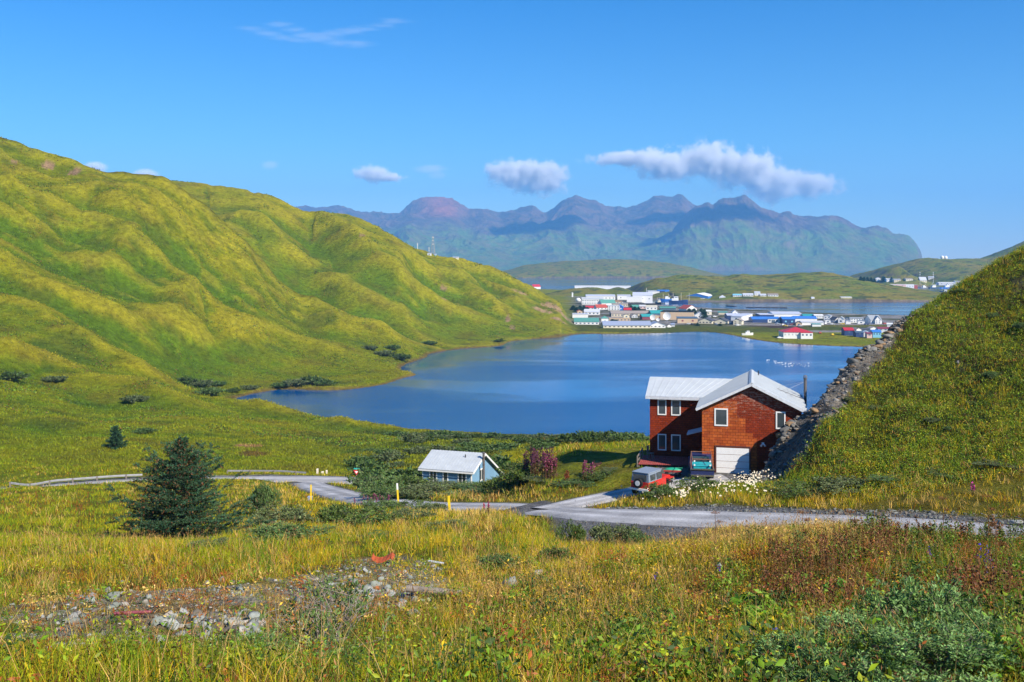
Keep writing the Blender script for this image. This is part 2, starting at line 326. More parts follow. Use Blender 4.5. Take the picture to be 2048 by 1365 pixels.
def height(X, Y):
    X = np.asarray(X, float); Y = np.asarray(Y, float)
    D = np.maximum(Y, 0.0)
    px = CX + F * X / np.maximum(D, 6.0)
    def base(px):
     p = np.clip(px, CPX[0], CPX[-1] - 1e-6); i = np.clip(np.searchsorted(CPX, p, side='right') - 1, 0, len(CPX) - 2)
     t = (p - CPX[i]) / (CPX[i + 1] - CPX[i])
     L = np.clip((LD(Y) - Lc[0]) / (Lc[1] - Lc[0]), 0, len(Lc) - 1.001); j = L.astype(int); fj = L - j
     def T(ii):
         ii = np.clip(ii, 0, len(CPX) - 1); return tab[ii, j] * (1 - fj) + tab[ii, j + 1] * fj
     z0, z1 = T(i), T(i + 1); zm, zp = T(i - 1), T(i + 2)
     hx = CPX[i + 1] - CPX[i]; hm = CPX[i] - CPX[np.clip(i - 1, 0, None)]; hp = CPX[np.clip(i + 2, None, len(CPX) - 1)] - CPX[i + 1]
     d = (z1 - z0) / hx; dm = np.where(hm > 0, (z0 - zm) / np.maximum(hm, 1), d); dp = np.where(hp > 0, (zp - z1) / np.maximum(hp, 1), d)
     m0 = np.where(d * dm > 0, 2 * d * dm / np.where(d + dm == 0, 1, d + dm), 0); m1 = np.where(d * dp > 0, 2 * d * dp / np.where(d + dp == 0, 1, d + dp), 0)
     return (1 + 2*t) * (1-t)**2 * z0 + t * (1-t)**2 * hx * m0 + t*t*(3-2*t) * z1 + t*t*(t-1) * hx * m1
    z = base(px); kh = (Y > 400) & (px < 1180)
    if kh.any():
        pk_ = px.copy(); z2 = z * 0
        for q in (-60, -30, 0, 30, 60): z2 = z2 + base(px + q) / 5
        kk = sst(420, 500, Y) * sst(1150, 1080, px); z = z * (1 - kk) + z2 * kk
    # relief: folds that run down the big hill, hummocks, rough rock
    wx = X + 25 * pn(X / 140, Y / 140, 5); wy = Y + 25 * pn(X / 140, Y / 140, 6)
    ca, sa = math.cos(R(-12)), math.sin(R(-12))
    u = wx * ca + wy * sa; v = -wx * sa + wy * ca
    hillm = sst(170, 330, Y + 0.35 * np.minimum(px - 500, 0)) * sst(1165, 1060, px) * sst(1.0, 24, z)
    fold = billow(u / 190, v / 85, 3, 3)
    relief = hillm * ((fold - 0.22) * 20 * sst(2, 60, z) + (billow(u / 75, v / 34, 3, 43) - 0.24) * 6.5 * sst(2, 30, z) + (billow(u / 38, v / 19, 2, 45) - 0.25) * 2.6 * sst(3, 25, z) + 3.0 * fbm(X / 24, Y / 24, 4, 8) * sst(2, 25, z) + 5 * pn(u / 110, v / 60, 41) * sst(4, 50, z))
    near = sst(1100, 700, px) * sst(150, 200, Y) * sst(430, 300, Y)
    relief = relief + near * 2.2 * (billow(X / 30, Y / 38, 2, 12) - 0.25) * sst(0.5, 6, z)
    relief = relief + 0.10 * fbm(X / 2.2, Y / 2.2, 3, 21) * sst(4, 12, Y) + 0.35 * fbm(X / 9, Y / 9, 3, 22) * sst(6, 20, Y) * sst(400, 150, Y)
    rightm = sst(1500, 1700, px) * sst(62, 72, Y) * sst(135, 110, Y)
    relief = relief + rightm * (0.7 * fbm(X / 5, Y / 5, 3, 23) + 0.9 * fbm(X / 13, Y / 13, 2, 24))
    z = z + relief
    # mound near the lake's near bank at left
    for mx, my, mr, mh in ((555, 352, 15, 5.5), (705, 334, 12, 3.8), (425, 372, 20, 3.0)):
        cx_, cy_ = wD(mx, my); z = z + mh * np.exp(-(((X - cx_) / mr) ** 2 + ((Y - cy_) / (mr * 0.8)) ** 2))
    # pad and lawn
    dpad = sdf(X, Y, PAD, reach=10); z = np.where(dpad < 6, 37.62 + (z - 37.62) * sst(0, 6 - 5.2 * sst(17.5, 19.0, X), dpad), z)
    # roads are benched into the slope
    for cl, hw, sh in ((gravel_c, 2.5, 3.5), (drive_c, 2.0, 2.5), (paved_c, 3.8, 5.0)):
        P2 = [(a, b) for a, b, _ in cl]; box = (Y > min(b for _, b in P2) - 12) & (Y < max(b for _, b in P2) + 12)
        if not box.any(): continue
        dd, par = segdist(X[box], Y[box], P2)
        s = np.concatenate([[0], np.cumsum([math.dist(P2[k], P2[k + 1]) for k in range(len(P2) - 1)])])
        rz = np.interp(par, s, [q for _, _, q in cl])
        k = sst(hw, hw + sh, dd); zb = z[box]; z[box] = (rz - 0.06) * (1 - k) + zb * k
    # town flats and shores
    far = Y > 640
    if far.any():
        town = sst(820, 850, Y) * sst(1120, 1165, px)
        z = z * (1 - town) + (2.0 + 0.25 * fbm(X / 40, Y / 40, 2, 9)) * town
        dl = np.full(X.shape, -100.0); dl[far] = sdf(X[far], Y[far], landpts)
        z = np.where(dl > 0, -np.minimum(dl * 0.25, 4), np.where(far, np.minimum(z, 0.3 - dl * 0.35), z))
    lk = (Y > 290) & (Y < 900)
    if lk.any():
        dk = sdf(X[lk], Y[lk], lakepts); zz = z[lk]
        wob = 1.2 * fbm(X[lk] / 7, Y[lk] / 7, 2, 33); dk = dk + wob
        up = np.minimum(np.maximum(zz, 0.25), 0.12 + dk * 0.45); lowb = np.maximum(up, np.minimum(0.10 + dk * 0.10, 0.5))
        z[lk] = np.where(dk <= 0, np.maximum(-0.1 + dk * 0.15, -3), lowb)
    return z

NA, ND = 940, 1000
av = np.linspace(-0.74, 0.74, NA); lv = np.linspace(math.log(7), math.log(2412), ND)
LVg, AVg = np.meshgrid(lv, av, indexing='ij')
Yg = np.exp(LVg) - 12.0; Xg = AVg * (Yg + 12.0)
Zg = height(Xg, Yg)

def hz(X, Y):
    """height of the ground sheet itself (bilinear on its grid)"""
    X = np.asarray(X, float); Y = np.asarray(Y, float)
    gi = np.clip((np.log(np.maximum(Y, -4.9) + 12) - lv[0]) / (lv[1] - lv[0]), 0, ND - 1.001)
    gj = np.clip((X / (Y + 12) - av[0]) / (av[1] - av[0]), 0, NA - 1.001)
    i = gi.astype(int); j = gj.astype(int); a = gi - i; b = gj - j
    return (Zg[i, j] * (1-a) * (1-b) + Zg[i+1, j] * a * (1-b) + Zg[i, j+1] * (1-a) * b + Zg[i+1, j+1] * a * b)
_Dm = np.exp(np.linspace(math.log(6), math.log(2300), 3500))
def hit(px, py, dmin=6.0):
    """first point of the ground on the sight line through a pixel"""
    D = _Dm[_Dm > dmin]; X = (px - CX) / F * D; s = HY + (H - hz(X, D)) * F / D
    k = np.argmax(s <= py)
    if s[k] > py: k = len(D) - 1
    return Vector((X[k], D[k], float(hz(X[k], D[k]))))
def proj(X, Y, Z): return CX + F * X / Y, HY + (H - Z) * F / Y

# --- spurs of the big hill: crests traced in plan
SPURS = [([(150,425),(191,420),(253,417),(342,434),(410,492),(475,523)],9,34), ([(393,455),(444,445),(506,442),(581,472),(649,506),(700,545),(760,600)],11,36),
 ([(-60,420),(0,431),(68,455),(188,479),(239,530),(308,564),(352,588)],10,40), ([(365,583),(403,557),(455,538),(513,523),(581,540),(640,570),(700,597),(790,622),(900,655)],10,34),
 ([(-80,520),(0,557),(60,590),(137,629),(239,653),(308,677),(376,701),(440,730)],10,36), ([(-80,590),(0,627),(85,670),(171,718),(260,750),(340,778)],9,30),
 ([(205,590),(235,575),(262,569),(300,582),(335,602)],7,24), ([(345,665),(386,636),(427,660),(462,690),(500,715)],8,22), ([(-100,690),(0,715),(100,740),(200,775),(300,800),(390,822)],6,24),
 ([(573,470),(600,455),(640,452),(691,480),(740,515),(784,553),(850,600),(930,640),(985,668)],11,36), ([(700,640),(760,662),(800,690),(830,715)],6,20), ([(860,520),(920,560),(985,610),(1010,640)],6,24),
 ([(455,690),(520,682),(600,690),(680,712),(740,745)],6,24), ([(900,560),(960,575),(1010,590),(1060,628)],5,20), ([(560,600),(640,628),(720,680)],6,22), ([(250,352),(330,372),(420,400),(480,425)],6,30)]
for pts_, am, wd in SPURS:
    W3 = [hit(*p, 210) for p in pts_]; P2 = smooth_line([(q.x, q.y) for q in W3], 4)
    d_, par_ = segdist(Xg, Yg, P2, reach=wd * 4); L_ = sum(math.dist(P2[k], P2[k + 1]) for k in range(len(P2) - 1))
    tap = sst(-0.02, 0.22, par_ / L_) * sst(1.02, 0.75, par_ / L_) * (0.8 + 0.5 * pn(par_ / 35, par_ * 0, am))
    dd_ = np.sqrt(d_ ** 2 + 9) - 3
    shore_ = sst(0.6, 14, Zg)
    Zg = Zg + (d_ < 900) * (1.35 * am * np.exp(-dd_ / (wd * 0.5)) * tap - 0.25 * am * np.exp(-((d_ - wd * 1.1) / (wd * 0.5)) ** 2) * tap) * shore_

# --- the skyline of the big hill follows the photograph
SKY = [(-60,262),(0,275),(50,292),(120,312),(160,325),(220,350),(258,348),(300,352),(360,358),(420,370),(500,380),(545,392),(590,415),(620,425),(680,425),(720,436),(760,458),(800,478),(830,497),(860,508),(900,514),(940,522),(970,530),(1010,545),(1040,562),(1070,577),(1100,593),(1125,612)]
crD = [(-60,690),(200,700),(400,735),(500,760),(600,800),(700,845),(800,890),(900,945),(1000,960),(1100,920),(1125,900)]
spx = np.arange(-60, 1126, 6.0); stg = np.interp(spx, *zip(*SKY)); sD = np.interp(spx, *zip(*crD))
pxG = CX + F * Xg / np.maximum(Yg, 6)
for it in range(3):
    Dd = np.linspace(430, 1060, 420)[:, None]; sX = (spx - CX) / F * Dd; s_ = (HY + (H - hz(sX, np.broadcast_to(Dd, sX.shape))) * F / Dd).min(0)
    dl_ = (s_ - stg) * sD / F; kr = np.exp(-(np.arange(-12, 13) / 5.0) ** 2 / 2); kr /= kr.sum(); dl_ = np.convolve(np.r_[np.full(12, dl_[0]), dl_, np.full(12, dl_[-1])], kr, 'valid')
    Dc_ = np.interp(pxG, spx, sD); Zg = Zg + np.interp(pxG, spx, dl_, right=0) * sst(0.62, 0.92, Yg / Dc_) * sst(1.5, 1.2, Yg / Dc_) * (Yg > 300)

# --- what grows or lies where (colours of the surface)
def mixc(a, b, t): return a * (1 - t[..., None]) + b * t[..., None]
C_ = lambda *v: np.array(v, float)
pxg, pyg = proj(Xg, np.maximum(Yg, 1), Zg)
gy_, gx_ = np.gradient(Zg)
dX = np.gradient(Xg, axis=1); dY = np.gradient(Yg, axis=0)
slope = np.sqrt((gx_ / np.maximum(dX, 1e-3)) ** 2 + ((gy_ / np.maximum(dY, 1e-3))) ** 2)
n1 = fbm(Xg / 60, Yg / 60, 5, 50); n2 = fbm(Xg / 14, Yg / 14, 5, 51); n3 = fbm(Xg / 3, Yg / 3, 4, 52); n4 = fbm(Xg / 160, Yg / 160, 3, 53)
# hill: curvature of the height (gullies greener)
def blur(A, k):
    for ax in (0, 1):
        c1 = np.cumsum(np.insert(A, 0, 0, axis=ax), axis=ax); n = A.shape[ax]
        lo = np.clip(np.arange(n) - k, 0, n); hi = np.clip(np.arange(n) + k + 1, 0, n)
        A = (np.take(c1, hi, axis=ax) - np.take(c1, lo, axis=ax)) / ((hi - lo)[:, None] if ax == 0 else (hi - lo)[None, :])
    return A
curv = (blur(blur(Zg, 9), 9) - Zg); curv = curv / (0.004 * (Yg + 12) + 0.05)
yel = C_(0.265, 0.240, 0.007); grn = C_(0.105, 0.170, 0.005); oli = C_(0.175, 0.195, 0.006); brn = C_(0.125, 0.105, 0.012); dkg = C_(0.030, 0.060, 0.014)
COLg = mixc(oli, yel, np.clip(0.5 + 1.3 * n1 + 0.7 * n2, 0, 1)) * np.ones_like(Zg)[..., None]
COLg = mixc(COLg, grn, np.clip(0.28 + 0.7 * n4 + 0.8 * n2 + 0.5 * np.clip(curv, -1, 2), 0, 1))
COLg = mixc(COLg, brn, np.clip(2.6 * (fbm(Xg / 22, Yg / 16, 5, 61) - 0.10), 0, 0.6))
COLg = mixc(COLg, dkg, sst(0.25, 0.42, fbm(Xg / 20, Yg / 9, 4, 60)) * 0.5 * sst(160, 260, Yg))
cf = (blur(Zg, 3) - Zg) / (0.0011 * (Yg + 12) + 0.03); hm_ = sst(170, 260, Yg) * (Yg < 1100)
COLg = mixc(COLg, C_(0.30, 0.27, 0.02), np.clip(-cf * .6, 0, .42) * hm_); COLg = mixc(COLg, C_(0.06, 0.115, 0.006), np.clip(cf * .7, 0, .5) * hm_)  # crests lightened, hollows darkened by fine curvature so the folds stand out
# meadow between lake and houses: scrubby
mead = sst(560, 700, pxg) * sst(105, 125, Yg) * sst(345, 320, Yg)
COLg = mixc(COLg, C_(0.045, 0.075, 0.015), mead * sst(-0.05, 0.25, fbm(Xg / 16, Yg / 9, 4, 62)) * 0.8)
# near ground under the grass: thatch and soil
nearm = sst(150, 60, Yg)
COLg = mixc(COLg, C_(0.15, 0.12, 0.02), nearm * 0.7)
# right hillside
rh = sst(1480, 1560, pxg) * sst(60, 66, Yg) * sst(160, 130, Yg)
COLg = mixc(COLg, mixc(C_(0.075, 0.085, 0.010) * np.ones_like(COLg), C_(0.05, 0.04, 0.012), np.clip(0.4 + n3, 0, 1)), rh)
ROCK = np.zeros_like(Zg)
# cut rock face beside the house
rocktop = [wD(1512, 78.8), wD(1560, 80.2), wD(1600, 80.8), wD(1660, 84), wD(1740, 87.5), wD(1800, 92), wD(1850, 95)]
drk, _ = segdist(Xg, Yg, rocktop, reach=12)
Tp = np.interp(Yg, [73, 74, 77, 82, 84.5, 90, 92, 96], [1585, 1624, 1662, 1702, 1752, 1806, 1820, 1862]); rn_ = fbm(Xg / 1.3, Yg / 2.0, 3, 70)
ROCK = np.maximum(ROCK, sst(Tp + 10, Tp - 6, pxg + 26 * rn_) * sst(72.5, 73.8, Yg + 1.2 * rn_) * (pxg > 1490) * (Yg < 99))
ROCK = np.maximum(ROCK, sst(0.9, 1.3, slope) * rh * (Yg > 79))
# stony verge above the gravel road, rubble patch in the foreground, loose gravel below the road
P2 = [(a, b) for a, b, _ in gravel_c]; dgr, _ = segdist(Xg, Yg, P2, reach=25)
side = np.where(pyg < np.interp(pxg, [1000, 1300, 1600, 2048], [1016, 1033, 1042, 1070]), 1, -1)   # +1 = uphill/far side
GRAV = sst(2.9, 2.3, dgr) + (side > 0) * sst(4.4, 3.4, dgr + 0.9 * n3) * (pxg > 1150) + (side < 0) * sst(9.5, 6.0, dgr + 2.5 * fbm(Xg / 4, Yg / 4, 3, 71)) * sst(1090, 1130, pxg) * sst(1440, 1380, pxg)
P3 = [(a, b) for a, b, _ in drive_c]; ddr, _ = segdist(Xg, Yg, P3, reach=15); GRAV = np.maximum(GRAV, sst(1.7, 1.1, ddr))
P4 = [(a, b) for a, b, _ in paved_c]; dpv, _ = segdist(Xg, Yg, P4, reach=25); GRAV = np.maximum(GRAV, sst(5.4, 4.4, dpv + 0.8 * n3))
GRAV = np.maximum(GRAV, (sdf(Xg, Yg, PAD, reach=10) < 0.2) * 0.9)
RUBP = [(-60,1228),(100,1190),(330,1180),(470,1165),(600,1148),(700,1118),(800,1108),(900,1118),(905,1195),(800,1215),(700,1235),(640,1262),(480,1290),(330,1290),(150,1318),(-60,1330)]
rub = [tuple(hit(*p)[:2]) for p in RUBP]
drub = sdf(Xg, Yg, rub, reach=20)
RUB = sst(0.7, -0.6, drub + 0.35 + 1.7 * fbm(Xg / 1.6, Yg / 1.6, 4, 72)) * (Yg < 60)
COLg = mixc(COLg, mixc(C_(0.30, 0.28, 0.23) * np.ones_like(COLg), C_(0.26, 0.16, 0.03), np.clip(0.35 + 1.6 * fbm(Xg / .9, Yg / .9, 4, 73), 0, 0.85)), RUB * 0.85)
COLg = mixc(COLg, mixc(C_(0.22, 0.22, 0.225) * np.ones_like(COLg), C_(0.12, 0.12, 0.125), np.clip(0.4 + n3, 0, 1)), np.clip(GRAV, 0, 1))
# lawn, sown and mown
dlw = sdf(Xg, Yg, LAWN, reach=10); LAWNm = sst(0.8, -0.5, dlw)
COLg = mixc(COLg, mixc(C_(0.165, 0.185, 0.012) * np.ones_like(COLg), C_(0.24, 0.19, 0.02), np.clip(0.3 + 1.5 * fbm(Xg / 4, Yg / 4, 3, 74), 0, 1)), LAWNm)
# rock outcrops on the big hill, at the headland and along the shores
def patch(px, py, rx, ry, col, k=1.0, seed=0, dm=100):
    global COLg, ROCK
    h = hit(px, py, dm); d = np.sqrt(((Xg - h.x) / rx) ** 2 + ((Yg - h.y) / ry) ** 2) + 0.55 * fbm(Xg / (rx * .5), Yg / (ry * .5), 4, 80 + seed)
    m = sst(1.05, 0.75, d) * k; COLg = mixc(COLg, C_(*col), m); return m
for i, (px, py, rx, ry) in enumerate([(1085,622,10,9),(1105,612,10,10),(1120,622,9,9),(1132,636,7,7),(1118,640,7,6),(1040,585,7,6),(1150,648,5,5)]):
    ROCK = np.maximum(ROCK, patch(px, py, rx, ry, (0.38, 0.25, 0.12), 0.97, i, 300))
for i, (px, py, rx, ry) in enumerate([(95,335,4,5),(150,345,3.5,6),(725,472,3,3),(888,578,3,4),(888,598,2,2),(30,322,2,3),(1015,640,2.5,9),(1025,655,2.5,9)]):
    patch(px, py, rx, ry, (0.27, 0.17, 0.10), 0.9, 20 + i, 300)
patch(497, 893, 3.2, 4, (0.30, 0.16, 0.07), 0.95, 40, 150); patch(505, 908, 3.2, 5, (0.13, 0.07, 0.02), 0.8, 41, 150)
for i, (px, py, rx, ry) in enumerate([(620,765,16,10),(660,768,12,8),(430,790,16,14),(380,772,10,14),(790,715,10,16),(560,772,12,8),(860,700,8,8),(640,640,12,10),(120,700,14,16),(110,850,8,10)]):
    patch(px, py, rx, ry, (0.05, 0.085, 0.012), 0.5, 60 + i, 200)
# sandy lake margin
dlk = np.full_like(Zg, 99.0); mk = (Yg > 290) & (Yg < 900); dlk[mk] = sdf(Xg[mk], Yg[mk], lakepts)
COLg = mixc(COLg, C_(0.16, 0.10, 0.035), sst(3.2, 0.6, dlk + 1.5 * n3) * 0.8 * (Yg < 900))
# town ground: gravel lots, scrub and grass
tw = sst(1120, 1165, pxg) * sst(835, 870, Yg)
COLg = mixc(COLg, mixc(C_(0.085, 0.085, 0.03) * np.ones_like(COLg), C_(0.24, 0.23, 0.22), sst(-0.06, 0.08, fbm(Xg / 45, Yg / 30, 3, 90))), tw)
fl = sst(1120, 1165, pxg) * sst(800, 806, Yg) * sst(900, 850, Yg)
COLg = mixc(COLg, mixc(C_(0.10, 0.11, 0.012) * np.ones_like(COLg), C_(0.05, 0.075, 0.015), np.clip(0.4 + 1.5 * n2, 0, 1)), fl * 0.9)
for i, (px, py, rx, ry, cc) in enumerate([(1640,650,70,22,(0.27,0.25,0.24)),(1720,660,50,12,(0.26,0.25,0.24)),(1620,644,40,16,(0.27,0.26,0.25)),(1500,642,60,10,(0.25,0.24,0.24)),(1740,652,60,13,(0.13,0.13,0.02)),(1540,653,22,9,(0.07,0.045,0.03)),(1570,655,20,8,(0.06,0.04,0.03))]):
    cx_, cy_ = wpt(px, py, 2); d = np.sqrt(((Xg - cx_) / rx) ** 2 + ((Yg - cy_) / ry) ** 2) + 0.4 * fbm(Xg / 20, Yg / 20, 3, 95 + i)
    COLg = mixc(COLg, C_(*cc), sst(1.05, 0.85, d))
COLg = np.clip(COLg * (1 + 0.22 * n2[..., None] + 0.18 * n3[..., None]), 0.003, 1)

# roughen the rock itself (real relief)
Zr = Zg + ROCK * (0.55 * (billow(Xg / 1.6, Yg / 1.2, 3, 101) - 0.2) * (Yg < 140) + 5.0 * (billow(Xg / 9, Yg / 12, 3, 102) - 0.25) * (Yg > 300))
Zr = Zr + RUB * 0.10 * fbm(Xg / 0.35, Yg / 0.35, 3, 103)
Zg = Zr

def ground_mat():
    m, t, b = newmat('ground cover')
    L = t.links.new; N = t.nodes.new
    at = N('ShaderNodeAttribute'); at.attribute_name = 'Col'; rk = N('ShaderNodeAttribute'); rk.attribute_name = 'rock'
    g = N('ShaderNodeNewGeometry')
    def noise(scale, det=5, rough=0.6, stretch=None):
        n = N('ShaderNodeTexNoise'); n.inputs['Scale'].default_value = scale; n.inputs['Detail'].default_value = det; n.inputs['Roughness'].default_value = rough
        if stretch:
            mp = N('ShaderNodeMapping'); mp.inputs['Scale'].default_value = stretch; L(g.outputs['Position'], mp.inputs[0]); L(mp.outputs[0], n.inputs['Vector'])
        else: L(g.outputs['Position'], n.inputs['Vector'])
        return n
    a = noise(0.35, 8, 0.72); f = noise(4.5, 5, 0.7); 
    mr = N('ShaderNodeMapRange'); mr.inputs[1].default_value = 0.32; mr.inputs[2].default_value = 0.68; mr.inputs[3].default_value = 0.52; mr.inputs[4].default_value = 1.42
    L(a.outputs[0], mr.inputs[0])
    mr2 = N('ShaderNodeMapRange'); mr2.inputs[1].default_value = 0.3; mr2.inputs[2].default_value = 0.7; mr2.inputs[3].default_value = 0.6; mr2.inputs[4].default_value = 1.4
    L(f.outputs[0], mr2.inputs[0])
    mu = N('ShaderNodeMath'); mu.operation = 'MULTIPLY'; L(mr.outputs[0], mu.inputs[0]); L(mr2.outputs[0], mu.inputs[1])
    sc = N('ShaderNodeVectorMath'); sc.operation = 'SCALE'; L(at.outputs['Color'], sc.inputs[0]); L(mu.outputs[0], sc.inputs['Scale'])
    # rock colour
    rn = noise(0.9, 8, 0.7); vr = N('ShaderNodeTexVoronoi'); vr.feature = 'DISTANCE_TO_EDGE'; vr.inputs['Scale'].default_value = 0.8; L(g.outputs['Position'], vr.inputs['Vector'])
    cr = N('ShaderNodeValToRGB'); e = cr.color_ramp.elements
    e[0].position = 0.33; e[0].color = (0.05, 0.048, 0.045, 1); e[1].position = 0.68; e[1].color = (0.30, 0.26, 0.21, 1)
    e2 = e.new(0.5); e2.color = (0.16, 0.15, 0.13, 1)
    L(rn.outputs[0], cr.inputs[0])
    # rock on the far headland keeps its tan vertex colour
    mxr = N('ShaderNodeMix'); mxr.data_type = 'RGBA'; L(rk.outputs['Fac'], mxr.inputs[0]); L(sc.outputs[0], mxr.inputs[6]); L(cr.outputs[0], mxr.inputs[7])
    L(mxr.outputs[2], b.inputs['Base Color'])
    b.inputs['Roughness'].default_value = 0.95; b.inputs['Specular IOR Level'].default_value = 0.1
    bp = N('ShaderNodeBump'); bp.inputs['Strength'].default_value = 0.9; bp.inputs['Distance'].default_value = 2.3; L(a.outputs[0], bp.inputs['Height'])
    bp2 = N('ShaderNodeBump'); bp2.inputs['Strength'].default_value = 0.8; bp2.inputs['Distance'].default_value = 0.10; L(f.outputs[0], bp2.inputs['Height']); L(bp.outputs[0], bp2.inputs['Normal'])
    L(bp2.outputs[0], b.inputs['Normal'])
    return m
def gridfaces(n, m):
    i = np.arange(n - 1)[:, None] * m + np.arange(m - 1)[None, :]
    return np.stack([i, i + 1, i + m + 1, i + m], -1).reshape(-1, 4)
gm = ground_mat()
RK = np.where(Yg > 250, ROCK * 0.15, ROCK)
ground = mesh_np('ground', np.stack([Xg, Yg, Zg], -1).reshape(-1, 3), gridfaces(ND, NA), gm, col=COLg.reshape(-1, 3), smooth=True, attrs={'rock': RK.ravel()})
tag(ground, kind='structure')

# ------------------------------------------------------------------ roads
def ribbon(name, cl, hw, lift, mat, wob=0.25, n=17):
    P = np.array(cl); T = np.gradient(P[:, :2], axis=0); T /= np.linalg.norm(T, axis=1)[:, None]; Nn = np.stack([-T[:, 1], T[:, 0]], 1)
    s = np.cumsum(np.r_[0, np.linalg.norm(np.diff(P[:, :2], axis=0), axis=1)])
    V = []
    for k in range(n):
        q = -1 + 2 * k / (n - 1); ww = hw * q + (wob * fbm(s / 2.5, s * 0 + q * 5, 3, 5) if abs(q) == 1 else 0)
        xy = P[:, :2] + Nn * np.reshape(ww, (-1, 1)) if np.ndim(ww) else P[:, :2] + Nn * ww
        V.append(np.c_[xy, P[:, 2] + lift + 0.05 * (1 - q * q) - 0.10 * (abs(q) == 1)])
    V = np.stack(V, 1).reshape(-1, 3)
    q = np.linspace(-1, 1, n); tr = np.exp(-((np.abs(q) - .42) / .17) ** 2)[None, :] * (0.75 + .5 * fbm(s / 6, s * 0 + 3, 2, 9))[:, None]
    return tag(mesh_np(name, V, gridfaces(len(P), n), mat, smooth=True, attrs={'track': tr.ravel()}), kind='structure')
def road_mat(name, c0, c1, sc, bump):
    m, t, b = newmat(name); L = t.links.new; N = t.nodes.new
    g = N('ShaderNodeNewGeometry'); n = N('ShaderNodeTexNoise'); n.inputs['Scale'].default_value = sc; n.inputs['Detail'].default_value = 6; n.inputs['Roughness'].default_value = 0.75
    n2_ = N('ShaderNodeTexNoise'); n2_.inputs['Scale'].default_value = 0.35; n2_.inputs['Detail'].default_value = 5
    L(g.outputs['Position'], n.inputs['Vector']); L(g.outputs['Position'], n2_.inputs['Vector'])
    ad = N('ShaderNodeMath'); ad.operation = 'ADD'; L(n.outputs[0], ad.inputs[0]); L(n2_.outputs[0], ad.inputs[1])
    cr = N('ShaderNodeValToRGB'); cr.color_ramp.elements[0].position = 0.38; cr.color_ramp.elements[1].position = 0.62
    cr.color_ramp.elements[0].color = (*c0, 1); cr.color_ramp.elements[1].color = (*c1, 1)
    hf = N('ShaderNodeMath'); hf.operation = 'MULTIPLY'; hf.inputs[1].default_value = 0.5; L(ad.outputs[0], hf.inputs[0]); L(hf.outputs[0], cr.inputs[0]); tk = N('ShaderNodeAttribute'); tk.attribute_name = 'track'; tm = N('ShaderNodeMapRange'); tm.inputs[3].default_value = 0.78; tm.inputs[4].default_value = 1.22; L(tk.outputs['Fac'], tm.inputs[0]); ts = N('ShaderNodeVectorMath'); ts.operation = 'SCALE'; L(cr.outputs[0], ts.inputs[0]); L(tm.outputs[0], ts.inputs['Scale']); L(ts.outputs[0], b.inputs['Base Color'])
    b.inputs['Roughness'].default_value = 0.95; b.inputs['Specular IOR Level'].default_value = 0.1
    bp = N('ShaderNodeBump'); bp.inputs['Strength'].default_value = bump; bp.inputs['Distance'].default_value = 0.06; L(n.outputs[0], bp.inputs['Height']); L(bp.outputs[0], b.inputs['Normal'])
    return m
M_grav = road_mat('gravel', (0.26, 0.26, 0.265), (0.55, 0.55, 0.555), 7, 0.8)
M_asph = road_mat('worn asphalt', (0.30, 0.30, 0.30), (0.50, 0.49, 0.48), 3, 0.4)
ribbon('gravel_road', gravel_c, 2.15, 0.03, M_grav)
ribbon('driveway', drive_c, 1.25, 0.02, M_grav)
ribbon('road', paved_c, 3.7, 0.05, M_asph, 0.1)

# ------------------------------------------------------------------ water
def water_mat(name, deep, rlo, rhi, wave, dist, sc):
    m, t, b = newmat(name); L = t.links.new; N = t.nodes.new
    g = N('ShaderNodeNewGeometry')
    mp = N('ShaderNodeMapping'); mp.inputs['Scale'].default_value = (0.006, 0.016, 1); mp.inputs['Rotation'].default_value = (0, 0, R(12)); L(g.outputs['Position'], mp.inputs[0])
    n = N('ShaderNodeTexNoise'); n.inputs['Scale'].default_value = sc; n.inputs['Detail'].default_value = 4; n.inputs['Distortion'].default_value = 0.6; L(mp.outputs[0], n.inputs['Vector'])
    mr = N('ShaderNodeMapRange'); mr.inputs[1].default_value = 0.38; mr.inputs[2].default_value = 0.62; mr.inputs[3].default_value = rlo; mr.inputs[4].default_value = rhi; L(n.outputs[0], mr.inputs[0])
    L(mr.outputs[0], b.inputs['Roughness'])
    b.inputs['Base Color'].default_value = (*deep, 1); b.inputs['IOR'].default_value = 1.333; b.inputs['Specular IOR Level'].default_value = 0.5
    wv = N('ShaderNodeTexNoise'); wv.inputs['Scale'].default_value = wave; wv.inputs['Detail'].default_value = 5; wv.inputs['Roughness'].default_value = 0.6
    mp2 = N('ShaderNodeMapping'); mp2.inputs['Scale'].default_value = (0.6, 1.0, 1); L(g.outputs['Position'], mp2.inputs[0]); L(mp2.outputs[0], wv.inputs['Vector'])
    st = N('ShaderNodeMapRange'); st.inputs[1].default_value = 0.40; st.inputs[2].default_value = 0.60; st.inputs[3].default_value = 0.10; st.inputs[4].default_value = 1.0; L(n.outputs[0], st.inputs[0])
    ca_ = N('ShaderNodeAttribute'); ca_.attribute_name = 'calm'; iv = N('ShaderNodeMath'); iv.operation = 'MULTIPLY_ADD'; L(ca_.outputs['Fac'], iv.inputs[0]); iv.inputs[1].default_value = -.9; iv.inputs[2].default_value = 1
    m1 = N('ShaderNodeMath'); m1.operation = 'MULTIPLY'; L(st.outputs[0], m1.inputs[0]); L(iv.outputs[0], m1.inputs[1]); m2 = N('ShaderNodeMath'); m2.operation = 'MULTIPLY'; L(mr.outputs[0], m2.inputs[0]); L(iv.outputs[0], m2.inputs[1]); L(m2.outputs[0], b.inputs['Roughness'])
    bp = N('ShaderNodeBump'); bp.inputs['Distance'].default_value = dist; L(wv.outputs[0], bp.inputs['Height']); L(m1.outputs[0], bp.inputs['Strength']); L(bp.outputs[0], b.inputs['Normal'])
    return m
